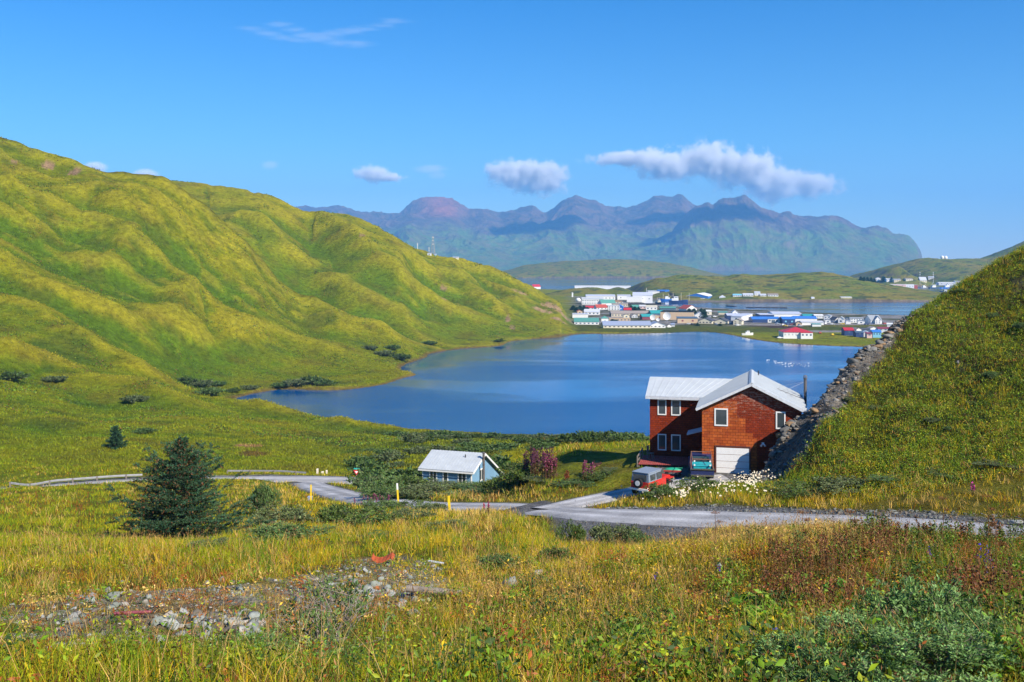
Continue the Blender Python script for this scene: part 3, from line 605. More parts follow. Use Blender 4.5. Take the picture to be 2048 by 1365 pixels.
def sheet(name, pts, z, mat):
    mb = MB(); mb.add([(x, y, z) for x, y in pts], [tuple(range(len(pts)))]); return tag(mb.build(name, mat), kind='structure')
M_lake = water_mat('lake water', (0.0, 0.075, 0.24), 0.07, 0.20, 1.1, 0.34, 1.0)
M_sea = water_mat('sea water', (0.006, 0.05, 0.15), 0.03, 0.12, 0.4, 0.25, 0.6)
lx, ly = np.meshgrid(np.linspace(-700, 1100, 260), np.linspace(285, 880, 200)); ld_ = -sdf(lx, ly, lakepts)
calm = np.clip(sst(62, 8, ld_ + 14 * fbm(lx / 30, ly / 18, 3, 440)) * (sst(760, 640, CX + F * lx / ly) * (ly < 520) + sst(20, 120, ly - 430) * 1.0), 0, 1); calm = np.maximum(calm, sst(640, 760, ly) * .55)
tag(mesh_np('lake', np.stack([lx, ly, lx * 0], -1).reshape(-1, 3), gridfaces(200, 260), M_lake, attrs={'calm': calm.ravel()}), kind='structure')
sheet('sea', [(-3000, 920), (3000, 920), (60000, 25000), (60000, 90000), (-60000, 90000), (-60000, 25000)], -0.02, M_sea)

# ------------------------------------------------------------------ far hills and mountains
def relief_mat(name, nsc, var, bdist):
    m, t, b = newmat(name); L = t.links.new; N = t.nodes.new
    at = N('ShaderNodeAttribute'); at.attribute_name = 'Col'; g = N('ShaderNodeNewGeometry')
    n = N('ShaderNodeTexNoise'); n.inputs['Scale'].default_value = nsc; n.inputs['Detail'].default_value = 8; n.inputs['Roughness'].default_value = 0.7; L(g.outputs['Position'], n.inputs['Vector'])
    mr = N('ShaderNodeMapRange'); mr.inputs[1].default_value = 0.3; mr.inputs[2].default_value = 0.7; mr.inputs[3].default_value = 1 - var; mr.inputs[4].default_value = 1 + var; L(n.outputs[0], mr.inputs[0])
    sc = N('ShaderNodeVectorMath'); sc.operation = 'SCALE'; L(at.outputs['Color'], sc.inputs[0]); L(mr.outputs[0], sc.inputs['Scale']); L(sc.outputs[0], b.inputs['Base Color'])
    b.inputs['Roughness'].default_value = 0.95; b.inputs['Specular IOR Level'].default_value = 0.1
    bp = N('ShaderNodeBump'); bp.inputs['Strength'].default_value = 0.8; bp.inputs['Distance'].default_value = bdist; L(n.outputs[0], bp.inputs['Height']); L(bp.outputs[0], b.inputs['Normal'])
    return m
def ridge_hill(name, p0, p1, layers, d0, d1, n=(420, 150), rough=1.0, rs=1.0, colf=None, mat=None, edge=30):
    """layers: (outline [(px,py)], crest distance, front run, back run, power)"""
    px = np.linspace(p0, p1, n[0]); D = np.linspace(d0, d1, n[1])
    PX, DD = np.meshgrid(px, D); X = (PX - CX) / F * DD
    Z = np.full(PX.shape, -8.0)
    for outl, dc, fr, br, pw in layers:
        xs = [a for a, _ in outl]; zs = [H + dc * (HY - b) / F for _, b in outl]
        # outline is defined in plan along the crest: evaluate where the crest line crosses this x
        pxc = PX if name == 'mountain' else CX + X * F / dc; zc = pchip(xs, zs, pxc)
        zc = np.where((pxc < xs[0]) | (pxc > xs[-1]), zc - np.maximum(xs[0] - pxc, pxc - xs[-1]) * dc / F * 1.0, zc)
        wob = rough * rs * 3.0 * fbm(X / (60 * rs), DD / (60 * rs), 3, 7)
        t = np.where(DD < dc, np.clip((dc + wob - DD) / fr, 0, 1.3), np.clip((DD - dc) / br, 0, 1.3))
        prof = np.where(t <= 1, np.abs(1 - t) ** pw, 0)
        Z = np.maximum(Z, np.where((t <= 1) & (zc > 0), zc * prof - 0.5, -8))
    rel = billow(X / (70 * rs), DD / (95 * rs), 5, 14, 0.55) - 0.25
    if name == 'mountain': rel = 0.24 - billow(X / (52 * rs) + .6 * pn(X / 900, DD / 900, 5), DD / (120 * rs), 5, 14, 0.5)
    Z = Z + rough * rs * (17 if name == 'mountain' else 9) * rel * sst(1, 25 * rs, Z)
    gy, gx = np.gradient(Z); sl = np.hypot(gx / np.gradient(X, axis=1), gy / np.gradient(DD, axis=0))
    col = colf(X, DD, Z, sl)
    o = mesh_np(name, np.stack([X, DD, Z], -1).reshape(-1, 3), gridfaces(n[1], n[0]), mat, col=np.clip(col, 0.003, 1).reshape(-1, 3), smooth=True)
    return tag(o, kind='structure'), (X, DD, Z)

def col_near(X, Y, Z, sl):
    a = fbm(X / 70, Y / 70, 4, 200); b = fbm(X / 18, Y / 18, 4, 201)
    c_ = mixc(C_(0.12, 0.155, 0.016) * np.ones(X.shape + (3,)), C_(0.19, 0.16, 0.025), np.clip(0.5 + 1.5 * a + b, 0, 1))
    c_ = mixc(c_, C_(0.035, 0.055, 0.02), sst(0.1, 0.3, fbm(X / 30, Y / 20, 4, 202)) * 0.8)
    c_ = mixc(c_, mixc(C_(0.20, 0.15, 0.11) * np.ones_like(c_), C_(0.09, 0.07, 0.06), np.clip(0.5 + 2 * b, 0, 1)), sst(0.55, 0.9, sl + 0.5 * b) * 0.9)
    return mixc(c_, C_(0.15, 0.13, 0.11), sst(3.0, 1.0, Z + b) * 0.8)
M_hill = relief_mat('hill turf', 0.25, 0.45, 1.5)
HILLS = {}
_, HILLS['island'] = ridge_hill('hill', 1215, 2060, [
    ([(1240,600),(1262,582),(1290,563),(1330,554),(1380,551),(1440,553),(1480,549),(1540,550),(1590,546),(1640,544),(1680,549),(1720,560),(1780,569),(1830,578),(1880,589),(1960,598),(2050,600)], 1850, 330, 300, 0.85),
    ([(1300,604),(1330,596),(1345,584),(1370,583),(1400,590),(1415,583),(1440,575),(1500,572),(1560,578),(1620,572),(1700,574),(1760,580),(1830,586),(1880,590),(1950,596)], 1600, 120, 200, 0.5)],
    1440, 2250, (700, 170), 1.0, 0.8, col_near, M_hill)
_, HILLS['mound'] = ridge_hill('hill', 1040, 1300, [([(1060,596),(1090,588),(1110,583),(1150,576),(1190,574),(1215,578),(1235,574),(1262,581),(1280,594)], 1760, 100, 120, 0.7)], 1600, 1950, (260, 70), 0.5, 0.5, col_near, M_hill)
_, HILLS['green'] = ridge_hill('hill', 880, 1560, [([(930,548),(1010,541),(1050,531),(1100,525),(1160,521),(1220,518),(1280,520),(1330,525),(1380,535),(1420,546),(1460,553)], 4600, 520, 500, 0.55)], 4020, 5200, (500, 110), 0.5, 2.5, col_near, M_hill)
_, HILLS['right'] = ridge_hill('hill', 1700, 2500, [
    ([(1735,558),(1750,553),(1775,538),(1800,528),(1840,517),(1860,515),(1880,517),(1940,518),(1980,514),(2010,501),(2048,483),(2150,440),(2300,380),(2500,330)], 2900, 650, 500, 0.75),
    ([(1745,560),(1765,548),(1785,536),(1800,533),(1815,545),(1850,562)], 2500, 130, 200, 0.8)], 2150, 3500, (500, 150), 0.7, 1.5, col_near, M_hill)

def col_mtn(X, Y, Z, sl):
    a = fbm(X / 900, Y / 900, 5, 210); b = fbm(X / 220, Y / 220, 5, 211)
    h = Z + 160 * a + 120 * b
    c_ = mixc(C_(0.10, 0.17, 0.02) * np.ones(X.shape + (3,)), C_(0.14, 0.15, 0.03), np.clip(0.5 + 2 * b, 0, 1))
    top = mixc(C_(0.15, 0.095, 0.06) * np.ones_like(c_), C_(0.085, 0.07, 0.045), np.clip(0.5 + 2.5 * b, 0, 1))
    c_ = mixc(c_, top, sst(330, 520, h))
    red = np.exp(-(((CX + X * F / Y - 885) / 45) ** 2)) * sst(560, 700, Z); c_ = mixc(c_, C_(0.40, 0.12, 0.07), red * 0.6)
    c_ = mixc(c_, C_(0.16, 0.11, 0.09), sst(0.75, 1.1, sl + 0.3 * b) * 0.6)
    return c_
M_mtn = relief_mat('mountain ground', 0.012, 0.35, 25)
back = [(480,412),(560,405),(590,410),(640,416),(690,412),(730,420),(790,423),(812,412),(830,402),(850,397),(895,396),(910,402),(940,416),(965,413),(1000,423),(1020,420),(1062,413),(1090,424),(1105,414),(1125,398),(1150,388),(1180,398),(1200,407),(1240,415),(1290,404),(1315,392),(1340,394),(1362,391),(1390,411),(1450,425),(1560,440),(1700,480),(1800,520)]
mid = [(480,450),(600,440),(690,432),(740,445),(790,440),(825,430),(860,440),(900,452),(960,462),(1010,466),(1050,456),(1078,448),(1115,437),(1150,452),(1200,470),(1250,472),(1290,460),(1340,440),(1400,440),(1500,450),(1800,520)]
front = [(480,500),(640,470),(700,478),(760,480),(820,452),(850,462),(960,482),(1050,498),(1115,478),(1200,496),(1270,492),(1330,470),(1375,425),(1398,408),(1415,401),(1425,406),(1440,397),(1462,396),(1482,392),(1505,399),(1530,412),(1556,424),(1568,421),(1590,432),(1620,433),(1650,434),(1682,435),(1700,440),(1720,447),(1748,449),(1770,458),(1790,467),(1815,474),(1832,488),(1840,500),(1844,514),(1846,545),(1848,600)]
_, HILLS['mtn'] = ridge_hill('mountain', 430, 1900, [(back, 13000, 3300, 1500, 0.9), (mid, 11800, 2300, 900, 0.85), (front, 10700, 1500, 1500, 0.8)], 8900, 14200, (1100, 330), 1.0, 7.0, col_mtn, M_mtn)

# ------------------------------------------------------------------ air
haze = MB().box(-9000, 9000, -400, 14350, -14, 1150).build('haze', None)
haze.data.materials.clear()
hm = bpy.data.materials.new('haze air'); hm.use_nodes = True; t = hm.node_tree; t.nodes.clear()
pv = t.nodes.new('ShaderNodeVolumePrincipled'); ou = t.nodes.new('ShaderNodeOutputMaterial'); t.links.new(pv.outputs[0], ou.inputs[1])
pv.inputs['Color'].default_value = (0.20, 0.54, 1.0, 1); pv.inputs['Density'].default_value = 7.5e-5; pv.inputs['Anisotropy'].default_value = 0.0
haze.data.materials.append(hm); tag(haze, kind='stuff')
# ==================================================================== materials of built things
def shingle_mat(name, front=False):
    m, t, b = newmat(name); L = t.links.new; N = t.nodes.new
    tc = N('ShaderNodeTexCoord'); sp = N('ShaderNodeSeparateXYZ'); L(tc.outputs['Object'], sp.inputs[0])
    ad = N('ShaderNodeMath'); ad.operation = 'ADD'; L(sp.outputs[0], ad.inputs[0]); L(sp.outputs[1], ad.inputs[1])
    cb = N('ShaderNodeCombineXYZ'); L(ad.outputs[0], cb.inputs[0]); L(sp.outputs[2], cb.inputs[1])
    def brick(c1, c2, mo, wd, ht):
        k = N('ShaderNodeTexBrick'); k.inputs['Color1'].default_value = (*c1, 1); k.inputs['Color2'].default_value = (*c2, 1); k.inputs['Mortar'].default_value = (*mo, 1)
        k.inputs['Scale'].default_value = 1; k.inputs['Brick Width'].default_value = wd; k.inputs['Row Height'].default_value = ht; k.inputs['Mortar Size'].default_value = 0.012; k.inputs['Bias'].default_value = -0.1
        L(cb.outputs[0], k.inputs['Vector']); return k
    k2 = brick((0.27, 0.036, 0.009), (0.18, 0.023, 0.007), (0.05, 0.01, 0.006), 0.30, 0.19)
    src = k2
    n = N('ShaderNodeTexNoise'); n.inputs['Scale'].default_value = 1.3; n.inputs['Detail'].default_value = 8; n.inputs['Roughness'].default_value = 0.75; L(tc.outputs['Object'], n.inputs['Vector'])
    col = k2.outputs[0]; hgt = k2.outputs['Fac']
    if front:
        k1 = brick((0.50, 0.115, 0.022), (0.32, 0.055, 0.013), (0.07, 0.012, 0.006), 0.42, 0.235)
        msk = None
        for um, z0, z1 in ((2.85, 4.75, 6.1), (3.53, 3.5, 4.75), (4.1, 3.1, 3.5), (4.46, -0.5, 3.1)):
            a = N('ShaderNodeMath'); a.operation = 'LESS_THAN'; L(sp.outputs[0], a.inputs[0]); a.inputs[1].default_value = um
            c0 = N('ShaderNodeMath'); c0.operation = 'GREATER_THAN'; L(sp.outputs[2], c0.inputs[0]); c0.inputs[1].default_value = z0
            c1 = N('ShaderNodeMath'); c1.operation = 'LESS_THAN'; L(sp.outputs[2], c1.inputs[0]); c1.inputs[1].default_value = z1
            p_ = N('ShaderNodeMath'); p_.operation = 'MULTIPLY'; L(a.outputs[0], p_.inputs[0]); L(c0.outputs[0], p_.inputs[1])
            q_ = N('ShaderNodeMath'); q_.operation = 'MULTIPLY'; L(p_.outputs[0], q_.inputs[0]); L(c1.outputs[0], q_.inputs[1])
            if msk is None: msk = q_
            else:
                s_ = N('ShaderNodeMath'); s_.operation = 'MAXIMUM'; L(msk.outputs[0], s_.inputs[0]); L(q_.outputs[0], s_.inputs[1]); msk = s_
        mx = N('ShaderNodeMix'); mx.data_type = 'RGBA'; L(msk.outputs[0], mx.inputs[0]); L(k2.outputs[0], mx.inputs[6]); L(k1.outputs[0], mx.inputs[7]); col = mx.outputs[2]
        # weathered, bleached shingles towards the top of the gable
        n3_ = N('ShaderNodeTexNoise'); n3_.inputs['Scale'].default_value = 2.2; n3_.inputs['Detail'].default_value = 9; n3_.inputs['Roughness'].default_value = 0.8
        mp = N('ShaderNodeMapping'); mp.inputs['Scale'].default_value = (1, 1, 3); L(tc.outputs['Object'], mp.inputs[0]); L(mp.outputs[0], n3_.inputs['Vector'])
        hz_ = N('ShaderNodeMapRange'); hz_.inputs[1].default_value = 3.6; hz_.inputs[2].default_value = 6.4; hz_.inputs[3].default_value = 0; hz_.inputs[4].default_value = 0.12; L(sp.outputs[2], hz_.inputs[0])
        sm = N('ShaderNodeMath'); sm.operation = 'ADD'; L(n3_.outputs[0], sm.inputs[0]); L(hz_.outputs[0], sm.inputs[1])
        th = N('ShaderNodeMapRange'); th.inputs[1].default_value = 0.60; th.inputs[2].default_value = 0.67; th.inputs[4].default_value = 0.6; L(sm.outputs[0], th.inputs[0])
        mw = N('ShaderNodeMix'); mw.data_type = 'RGBA'; L(th.outputs[0], mw.inputs[0]); L(col, mw.inputs[6]); mw.inputs[7].default_value = (0.42, 0.27, 0.21, 1); col = mw.outputs[2]
    mr = N('ShaderNodeMapRange'); mr.inputs[1].default_value = 0.3; mr.inputs[2].default_value = 0.7; mr.inputs[3].default_value = 0.7; mr.inputs[4].default_value = 1.3; L(n.outputs[0], mr.inputs[0])
    sc = N('ShaderNodeVectorMath'); sc.operation = 'SCALE'; L(col, sc.inputs[0]); L(mr.outputs[0], sc.inputs['Scale']); L(sc.outputs[0], b.inputs['Base Color'])
    bp = N('ShaderNodeBump'); bp.inputs['Strength'].default_value = 0.7; bp.inputs['Distance'].default_value = 0.02; bp.invert = True; L(hgt, bp.inputs['Height']); L(bp.outputs[0], b.inputs['Normal'])
    b.inputs['Roughness'].default_value = 0.85; b.inputs['Specular IOR Level'].default_value = 0.2
    return m
def siding_mat(name, col, step=0.2):
    m, t, b = newmat(name); L = t.links.new; N = t.nodes.new
    tc = N('ShaderNodeTexCoord'); wv = N('ShaderNodeTexWave'); wv.wave_type = 'BANDS'; wv.bands_direction = 'Z'; wv.wave_profile = 'SAW'; wv.inputs['Scale'].default_value = 0.314 / step
    n = N('ShaderNodeTexNoise'); n.inputs['Scale'].default_value = 0.6; n.inputs['Detail'].default_value = 6
    L(tc.outputs['Object'], wv.inputs['Vector']); L(tc.outputs['Object'], n.inputs['Vector'])
    cr = N('ShaderNodeValToRGB'); cr.color_ramp.elements[0].position = 0.3; cr.color_ramp.elements[1].position = 0.7
    cr.color_ramp.elements[0].color = (*[v * 0.85 for v in col], 1); cr.color_ramp.elements[1].color = (*[min(1, v * 1.08) for v in col], 1)
    L(n.outputs[0], cr.inputs[0]); L(cr.outputs[0], b.inputs['Base Color'])
    bp = N('ShaderNodeBump'); bp.inputs['Strength'].default_value = 0.5; bp.inputs['Distance'].default_value = 0.02; L(wv.outputs[0], bp.inputs['Height']); L(bp.outputs[0], b.inputs['Normal'])
    b.inputs['Roughness'].default_value = 0.7
    return m
def glass_mat(name='window glass', col=(0.03, 0.04, 0.045)):
    m, t, b = newmat(name); tc = t.nodes.new('ShaderNodeTexCoord'); n = t.nodes.new('ShaderNodeTexNoise'); n.inputs['Scale'].default_value = 1.6
    cr = t.nodes.new('ShaderNodeValToRGB'); cr.color_ramp.elements[0].color = (*col, 1); cr.color_ramp.elements[1].color = (*[v * 2.2 for v in col], 1)
    t.links.new(tc.outputs['Object'], n.inputs['Vector']); t.links.new(n.outputs[0], cr.inputs[0]); t.links.new(cr.outputs[0], b.inputs['Base Color'])
    b.inputs['Roughness'].default_value = 0.06; b.inputs['Specular IOR Level'].default_value = 0.8
    return m
M = {
 'white': plain('white paint', (0.80, 0.80, 0.78), 0.5, var=0.04), 'cream': plain('cream paint', (0.72, 0.66, 0.50), 0.6, var=0.06), 'tan': plain('tan paint', (0.58, 0.43, 0.28), 0.6, var=0.08),
 'beige': plain('beige siding', (0.60, 0.52, 0.38), 0.6, var=0.08), 'pink': plain('pinkish paint', (0.66, 0.46, 0.42), 0.6, var=0.08), 'grey': plain('grey siding', (0.30, 0.33, 0.36), 0.6), 'lgrey': plain('light grey siding', (0.52, 0.54, 0.56), 0.6),
 'slate': plain('slate blue siding', (0.08, 0.13, 0.19), 0.6), 'navy': plain('navy paint', (0.03, 0.06, 0.17), 0.5), 'blue': plain('blue metal', (0.05, 0.20, 0.60), 0.45), 'lblue': plain('light blue paint', (0.20, 0.50, 0.68), 0.55),
 'teal': plain('teal metal roof', (0.04, 0.30, 0.30), 0.5), 'green': plain('green metal roof', (0.10, 0.30, 0.24), 0.5), 'red': plain('red metal roof', (0.50, 0.03, 0.04), 0.5), 'rust': plain('rust red paint', (0.42, 0.08, 0.05), 0.6), 'maroon': plain('maroon roof', (0.22, 0.05, 0.07), 0.6),
 'lilac': plain('pale metal roof', (0.55, 0.58, 0.66), 0.45, var=0.05), 'bluegrey': plain('blue grey roof', (0.28, 0.33, 0.45), 0.5), 'dark': plain('dark shingle roof', (0.075, 0.08, 0.10), 0.8), 'brown': plain('brown roof', (0.28, 0.17, 0.10), 0.8), 'tgrey': plain('tan grey roof', (0.30, 0.26, 0.23), 0.8),
 'black': plain('black rubber', (0.015, 0.015, 0.016), 0.7), 'steel': plain('galvanised steel', (0.48, 0.50, 0.52), 0.45, metal=0.6, var=0.1), 'wood': plain('grey weathered wood', (0.22, 0.19, 0.16), 0.85, var=0.25), 'rock': None,
 'yellow': plain('yellow paint', (0.80, 0.55, 0.02), 0.5, var=0.08), 'darkwood': plain('pilings', (0.035, 0.03, 0.03), 0.9), 'glass': glass_mat(), 'chrome': plain('chrome', (0.6, 0.6, 0.62), 0.2, metal=0.9),
 'orange': plain('rusty orange metal', (0.38, 0.075, 0.02), 0.8, var=0.35, scale=9), 'pipe': plain('weathered stove pipe', (0.12, 0.11, 0.105), 0.6, var=0.3), 'roofmetal': plain('galvanised roof sheet', (0.44, 0.48, 0.51), 0.5, var=0.07, scale=1.2, spec=0.3)}
M_shf = shingle_mat('red shingles, two ages', True); M_sh = shingle_mat('red shingles'); M_bs = siding_mat('pale blue boards', (0.17, 0.33, 0.50), 0.15)

def window(par, u0, u1, z0, z1, at, face='y', fr=0.09, glass='glass', frame='white', mull=0, out=-1):
    """a framed window in the plane y=at or x=at of the parent's own frame; out = direction of the outside"""
    f = MB(); d0, d1 = sorted((at + out * 0.05, at - out * 0.02)); g0, g1 = sorted((at + out * 0.015, at - out * 0.01))
    def bx(mb, a0, a1, b0, b1, e0, e1): mb.box(a0, a1, e0, e1, b0, b1) if face == 'y' else mb.box(e0, e1, a0, a1, b0, b1)
    bx(f, u0, u1, z0, z0 + fr, d0, d1); bx(f, u0, u1, z1 - fr, z1, d0, d1); bx(f, u0, u0 + fr, z0 + fr, z1 - fr, d0, d1); bx(f, u1 - fr, u1, z0 + fr, z1 - fr, d0, d1)
    for k in range(mull):
        um = u0 + (u1 - u0) * (k + 1) / (mull + 1); bx(f, um - 0.03, um + 0.03, z0 + fr, z1 - fr, d0, d1)
    o = f.build('window', M[frame], par)
    g = MB(); bx(g, u0 + fr * .9, u1 - fr * .9, z0 + fr * .9, z1 - fr * .9, g0, g1); g.build('pane', M[glass] if isinstance(glass, str) else glass, o)
    return o
def roof_slab(mb, a, b, c_, d, th=0.12):
    """a thick quad a-b-c-d (top face), thickness downwards"""
    n = ((Vector(b) - Vector(a)).cross(Vector(d) - Vector(a))).normalized()
    if n.z < 0: n = -n
    mb.prism([Vector(q) - n * th for q in (a, b, c_, d)], n * th)
def seams(mb, a, b, c_, d, sp=0.45, h=0.035, w_=0.04):
    """ribs running from edge ab to edge dc"""
    a, b, c_, d = map(Vector, (a, b, c_, d)); n = int((b - a).length / sp)
    for k in range(1, n):
        t = k / n; p = a.lerp(b, t); q = d.lerp(c_, t); mb.bar(p + Vector((0, 0, h * .4)), q + Vector((0, 0, h * .4)), w_, h)

# ==================================================================== the red house
h = empty('red_house', (15.84, 83.0, 37.6), R(-13.7), 'two storey red shingled house with pale metal roofs above the lake', 'house')
W_, L_, WT, RT = 8.0, 9.7, 5.65, 7.6
f = MB()
# gable wall with openings left as dark recesses behind the frames
f.prism([(0, 0, -0.6), (W_, 0, -0.6), (W_, 0, WT), (W_ / 2, 0, RT), (0, 0, WT)], (0, 0.18, 0))
f.build('front_wall', M_shf, h)
f = MB(); f.prism([(0.0, L_, -3), (W_, L_, -3), (W_, L_, WT), (W_ / 2, L_, RT), (0.0, L_, WT)], (0, -0.18, 0))
f.box(0, 0.18, 0.18, L_ - 0.18, -3, WT - 0.02); f.box(W_ - 0.18, W_, 0.18, L_ - 0.18, -3, WT - 0.02)
f.build('wall', M_sh, h)
f = MB(); f.box(-4.9, 0, 5.6, 5.78, -0.6, 5.7); f.box(-4.9, -4.72, 5.78, 12.4, -3, 5.7); f.box(-4.9, 2, 12.4, 12.6, -3, 5.7)
f.prism([(-4.9, 5.6, 5.7), (-4.9, 12.6, 5.7), (-4.9, 9.1, 6.85)], (0.18, 0, 0))
f.build('wing_wall', M_sh, h)
s_ = (RT - WT) / (W_ / 2); ov = 0.48; fo = 0.42; e = 0.10
f = MB()
A = (-ov, -fo, WT - ov * s_ + e); B = (-ov, L_ + fo, WT - ov * s_ + e); Cc = (W_ / 2, L_ + fo, RT + e); Dd_ = (W_ / 2, -fo, RT + e)
roof_slab(f, A, B, Cc, Dd_); seams(f, A, B, Cc, Dd_, 0.5)
A2 = (W_ + ov, -fo, WT - ov * s_ + e); B2 = (W_ + ov, L_ + fo, WT - ov * s_ + e)
roof_slab(f, A2, B2, Cc, Dd_); seams(f, A2, B2, Cc, Dd_, 0.5)
f.prism([(W_/2 - 0.2, -fo - 0.01, RT + e + 0.04 - 0.09), (W_/2, -fo - 0.01, RT + e + 0.06), (W_/2 + 0.2, -fo - 0.01, RT + e + 0.04 - 0.09)], (0, L_ + 2 * fo + 0.02, 0))
rf = f.build('roof', M['roofmetal'], h)
f = MB()
for sx in (-1, 1):
    x0 = W_ / 2 + sx * (W_ / 2 + ov); f.bar((x0, -fo - 0.03, WT - ov * s_ - 0.06), (W_ / 2, -fo - 0.03, RT - 0.05), 0.04, 0.2)
f.build('fascia', plain('fascia board', (0.62, 0.64, 0.66), 0.6), rf)
f = MB(); e2 = 0.09
ws = (6.85 - 5.7) / 3.5
zf = 5.7 - 0.45 * ws + e2
A = (-5.25, 5.15, zf); B = (0.35 + 0.0, 5.15, zf); Cx = (2.3, 9.1, 6.85 + e2); Dx = (-5.25, 9.1, 6.85 + e2)
roof_slab(f, A, (-0.3, 5.15, zf), Cx, Dx); seams(f, A, (-0.3, 5.15, zf), Cx, Dx, 0.42)
roof_slab(f, (-5.25, 13.05, zf), (-0.3, 13.05, zf), Cx, Dx)
r2 = f.build('wing_roof', M['roofmetal'], h)
f = MB(); f.box(-5.25, -0.5, 5.10, 5.14, zf - 0.26, zf - 0.02); f.build('fascia', plain('eave board', (0.55, 0.57, 0.60), 0.6), r2)
for u0, u1, z0, z1 in ((1.02, 2.12, 4.02, 5.48), (5.95, 6.72, 3.95, 5.38)): window(h, u0, u1, z0, z1, -0.0, fr=0.11)
for u0, u1 in ((-4.2, -3.42), (-3.0, -2.15)):
    window(h, u0, u1, 3.92, 5.32, 5.6, fr=0.10); window(h, u0, u1, 0.75, 2.22, 5.6, fr=0.10)
# garage door
f = MB()
for k in range(4): f.box(1.18, 3.82, -0.045, 0.0, 0.02 + k * 0.56, 0.56 + k * 0.56 - 0.012)
gd = f.build('garage_door', M['white'], h)
f = MB(); f.box(1.06, 1.17, -0.06, 0.0, 0, 2.30); f.box(3.83, 3.94, -0.06, 0.0, 0, 2.30); f.box(1.06, 3.94, -0.06, 0.0, 2.30, 2.40); f.build('frame', plain('dark red trim', (0.09, 0.03, 0.025), 0.7), gd)
f = MB(); f.bar((2.4, -0.06, 0.30), (2.6, -0.06, 0.30), 0.03, 0.04); f.build('handle', M['black'], gd)
f = MB(); f.box(1.1, 3.9, -0.05, 0.16, 0.0, 0.015); f.build('threshold', M['wood'], h)
# porch roof in the nook, entrance door below it
f = MB(); roof_slab(f, (-1.45, 2.9, 2.75), (-1.45, 4.9, 2.75), (-0.02, 4.9, 3.15), (-0.02, 2.9, 3.15), 0.1); f.build('porch_roof', M['lilac'], h)
f = MB(); f.box(-0.05, 0.0, 3.3, 4.2, 0.3, 2.35); d_ = f.build('door', M['maroon'], h); f = MB(); f.tube((-0.1, 3.4, 1.3), (-0.05, 3.4, 1.3), 0.03); f.build('handle', M['steel'], d_)
f = MB(); f.tube((8.62, 7.5, 3.5), (8.62, 7.5, 7.35), 0.13, n=12); f.tube((8.62, 7.5, 7.30), (8.62, 7.5, 7.40), 0.19, n=12); f.tube((8.62, 7.5, 7.50), (8.62, 7.5, 7.60), 0.22, 0.10, n=12)
for z in (4.4, 5.3, 6.2): f.tube((8.62, 7.5, z), (8.62, 7.5, z + 0.05), 0.145, n=12)
fl_ = f.build('flue', M['pipe'], h, smooth=False)
f = MB(); f.tube((8.5, 7.5, 7.0), (6.9, 6.5, 6.32), 0.012, n=4); f.tube((8.5, 7.5, 7.0), (6.6, 8.4, 6.5), 0.012, n=4); f.build('stay_wire', M['steel'], fl_)
f = MB(); f.tube((4.6, 8.2, 7.2), (4.6, 8.2, 7.85), 0.05, n=8); f.build('vent_pipe', M['black'], h)
f = MB(); f.tube((6.2, 5.0, 6.62), (8.2, 4.2, 5.95), 0.02, n=5)
for k in range(6): t_ = k / 5; p = Vector((6.2, 5.0, 6.66)).lerp(Vector((8.2, 4.2, 5.99)), t_); f.tube(p + Vector((0.2, 0.5, 0.0)) * (1 - .4 * t_), p - Vector((0.2, 0.5, 0.0)) * (1 - .4 * t_), 0.013, n=4)
f.build('antenna', M['pipe'], h)
f = MB(); f.box(4.83, 5.03, -0.10, 0, 2.62, 2.80); f.tube((4.86, -0.10, 2.66), (4.78, -0.34, 2.56), 0.05, 0.09, n=10); f.tube((5.0, -0.10, 2.66), (5.10, -0.34, 2.56), 0.05, 0.09, n=10); f.build('floodlight', M['white'], h)
def hloc(u, v, z=0.0):
    c_, s2 = math.cos(R(-13.7)), math.sin(R(-13.7)); return Vector((15.84 + u * c_ - v * s2, 83 + u * s2 + v * c_, 37.6 + z))
# deck of red boards
M_deck = plain('red stained boards', (0.34, 0.07, 0.06), 0.8, var=0.25, scale=3)
dk = empty('deck', hloc(-2.7, 3.4), R(-13.7), 'low deck of red stained boards in the nook beside the garage', 'deck')
f = MB()
for k in range(33): f.box(-2.75 + k * 0.163, -2.75 + k * 0.163 + 0.135, -2.1 + 0.022 * k, 2.1, 0.24, 0.28)
f.build('boards', M_deck, dk)
f = MB(); f.box(-2.7, 2.5, -1.2, -1.1, 0.0, 0.235); f.box(-2.7, 2.5, 1.0, 1.1, 0.0, 0.235); f.box(-2.75, -2.65, -2.0, 2.0, 0.0, 0.23); f.build('joists', M['wood'], dk)
f = MB()
for y in (-2.0, 0.0, 2.0): f.box(-2.88, -2.78, y - 0.05, y + 0.05, 0.0, 0.95)
f.bar((-2.83, -2.0, 0.9), (-2.83, 2.0, 0.9), 0.06, 0.09); f.bar((-2.83, -2.0, 0.5), (-2.83, 2.0, 0.5), 0.04, 0.08); f.build('railing', M['wood'], dk)
# chair on the deck
def chair(loc, rz, label):
    t_ = empty('patio_chair', loc, rz, label, 'chair')
    f = MB()
    for k in range(5): f.box(-0.24, 0.24, -0.24 + k * 0.1, -0.24 + k * 0.1 + 0.08, 0.42, 0.45)
    f.build('seat', M['wood'], t_)
    f = MB()
    for k in range(4): f.box(-0.24 + 0.13 * k, -0.24 + 0.13 * k + 0.09, 0.24, 0.27, 0.50, 1.05)
    f.box(-0.26, 0.26, 0.22, 0.29, 1.0, 1.08); f.build('backrest', M['wood'], t_)
    for sx in (-1, 1):
        for sy in (-1, 1): f = MB(); f.bar((sx * 0.22, sy * 0.22, 0), (sx * 0.22, sy * 0.22, 0.42 if sy < 0 else 0.52), 0.045, 0.045); f.build('leg', M['wood'], t_)
    return t_
chair(hloc(-4.7, 4.2, 0.28), R(60), 'grey wooden chair standing at the left end of the red deck')

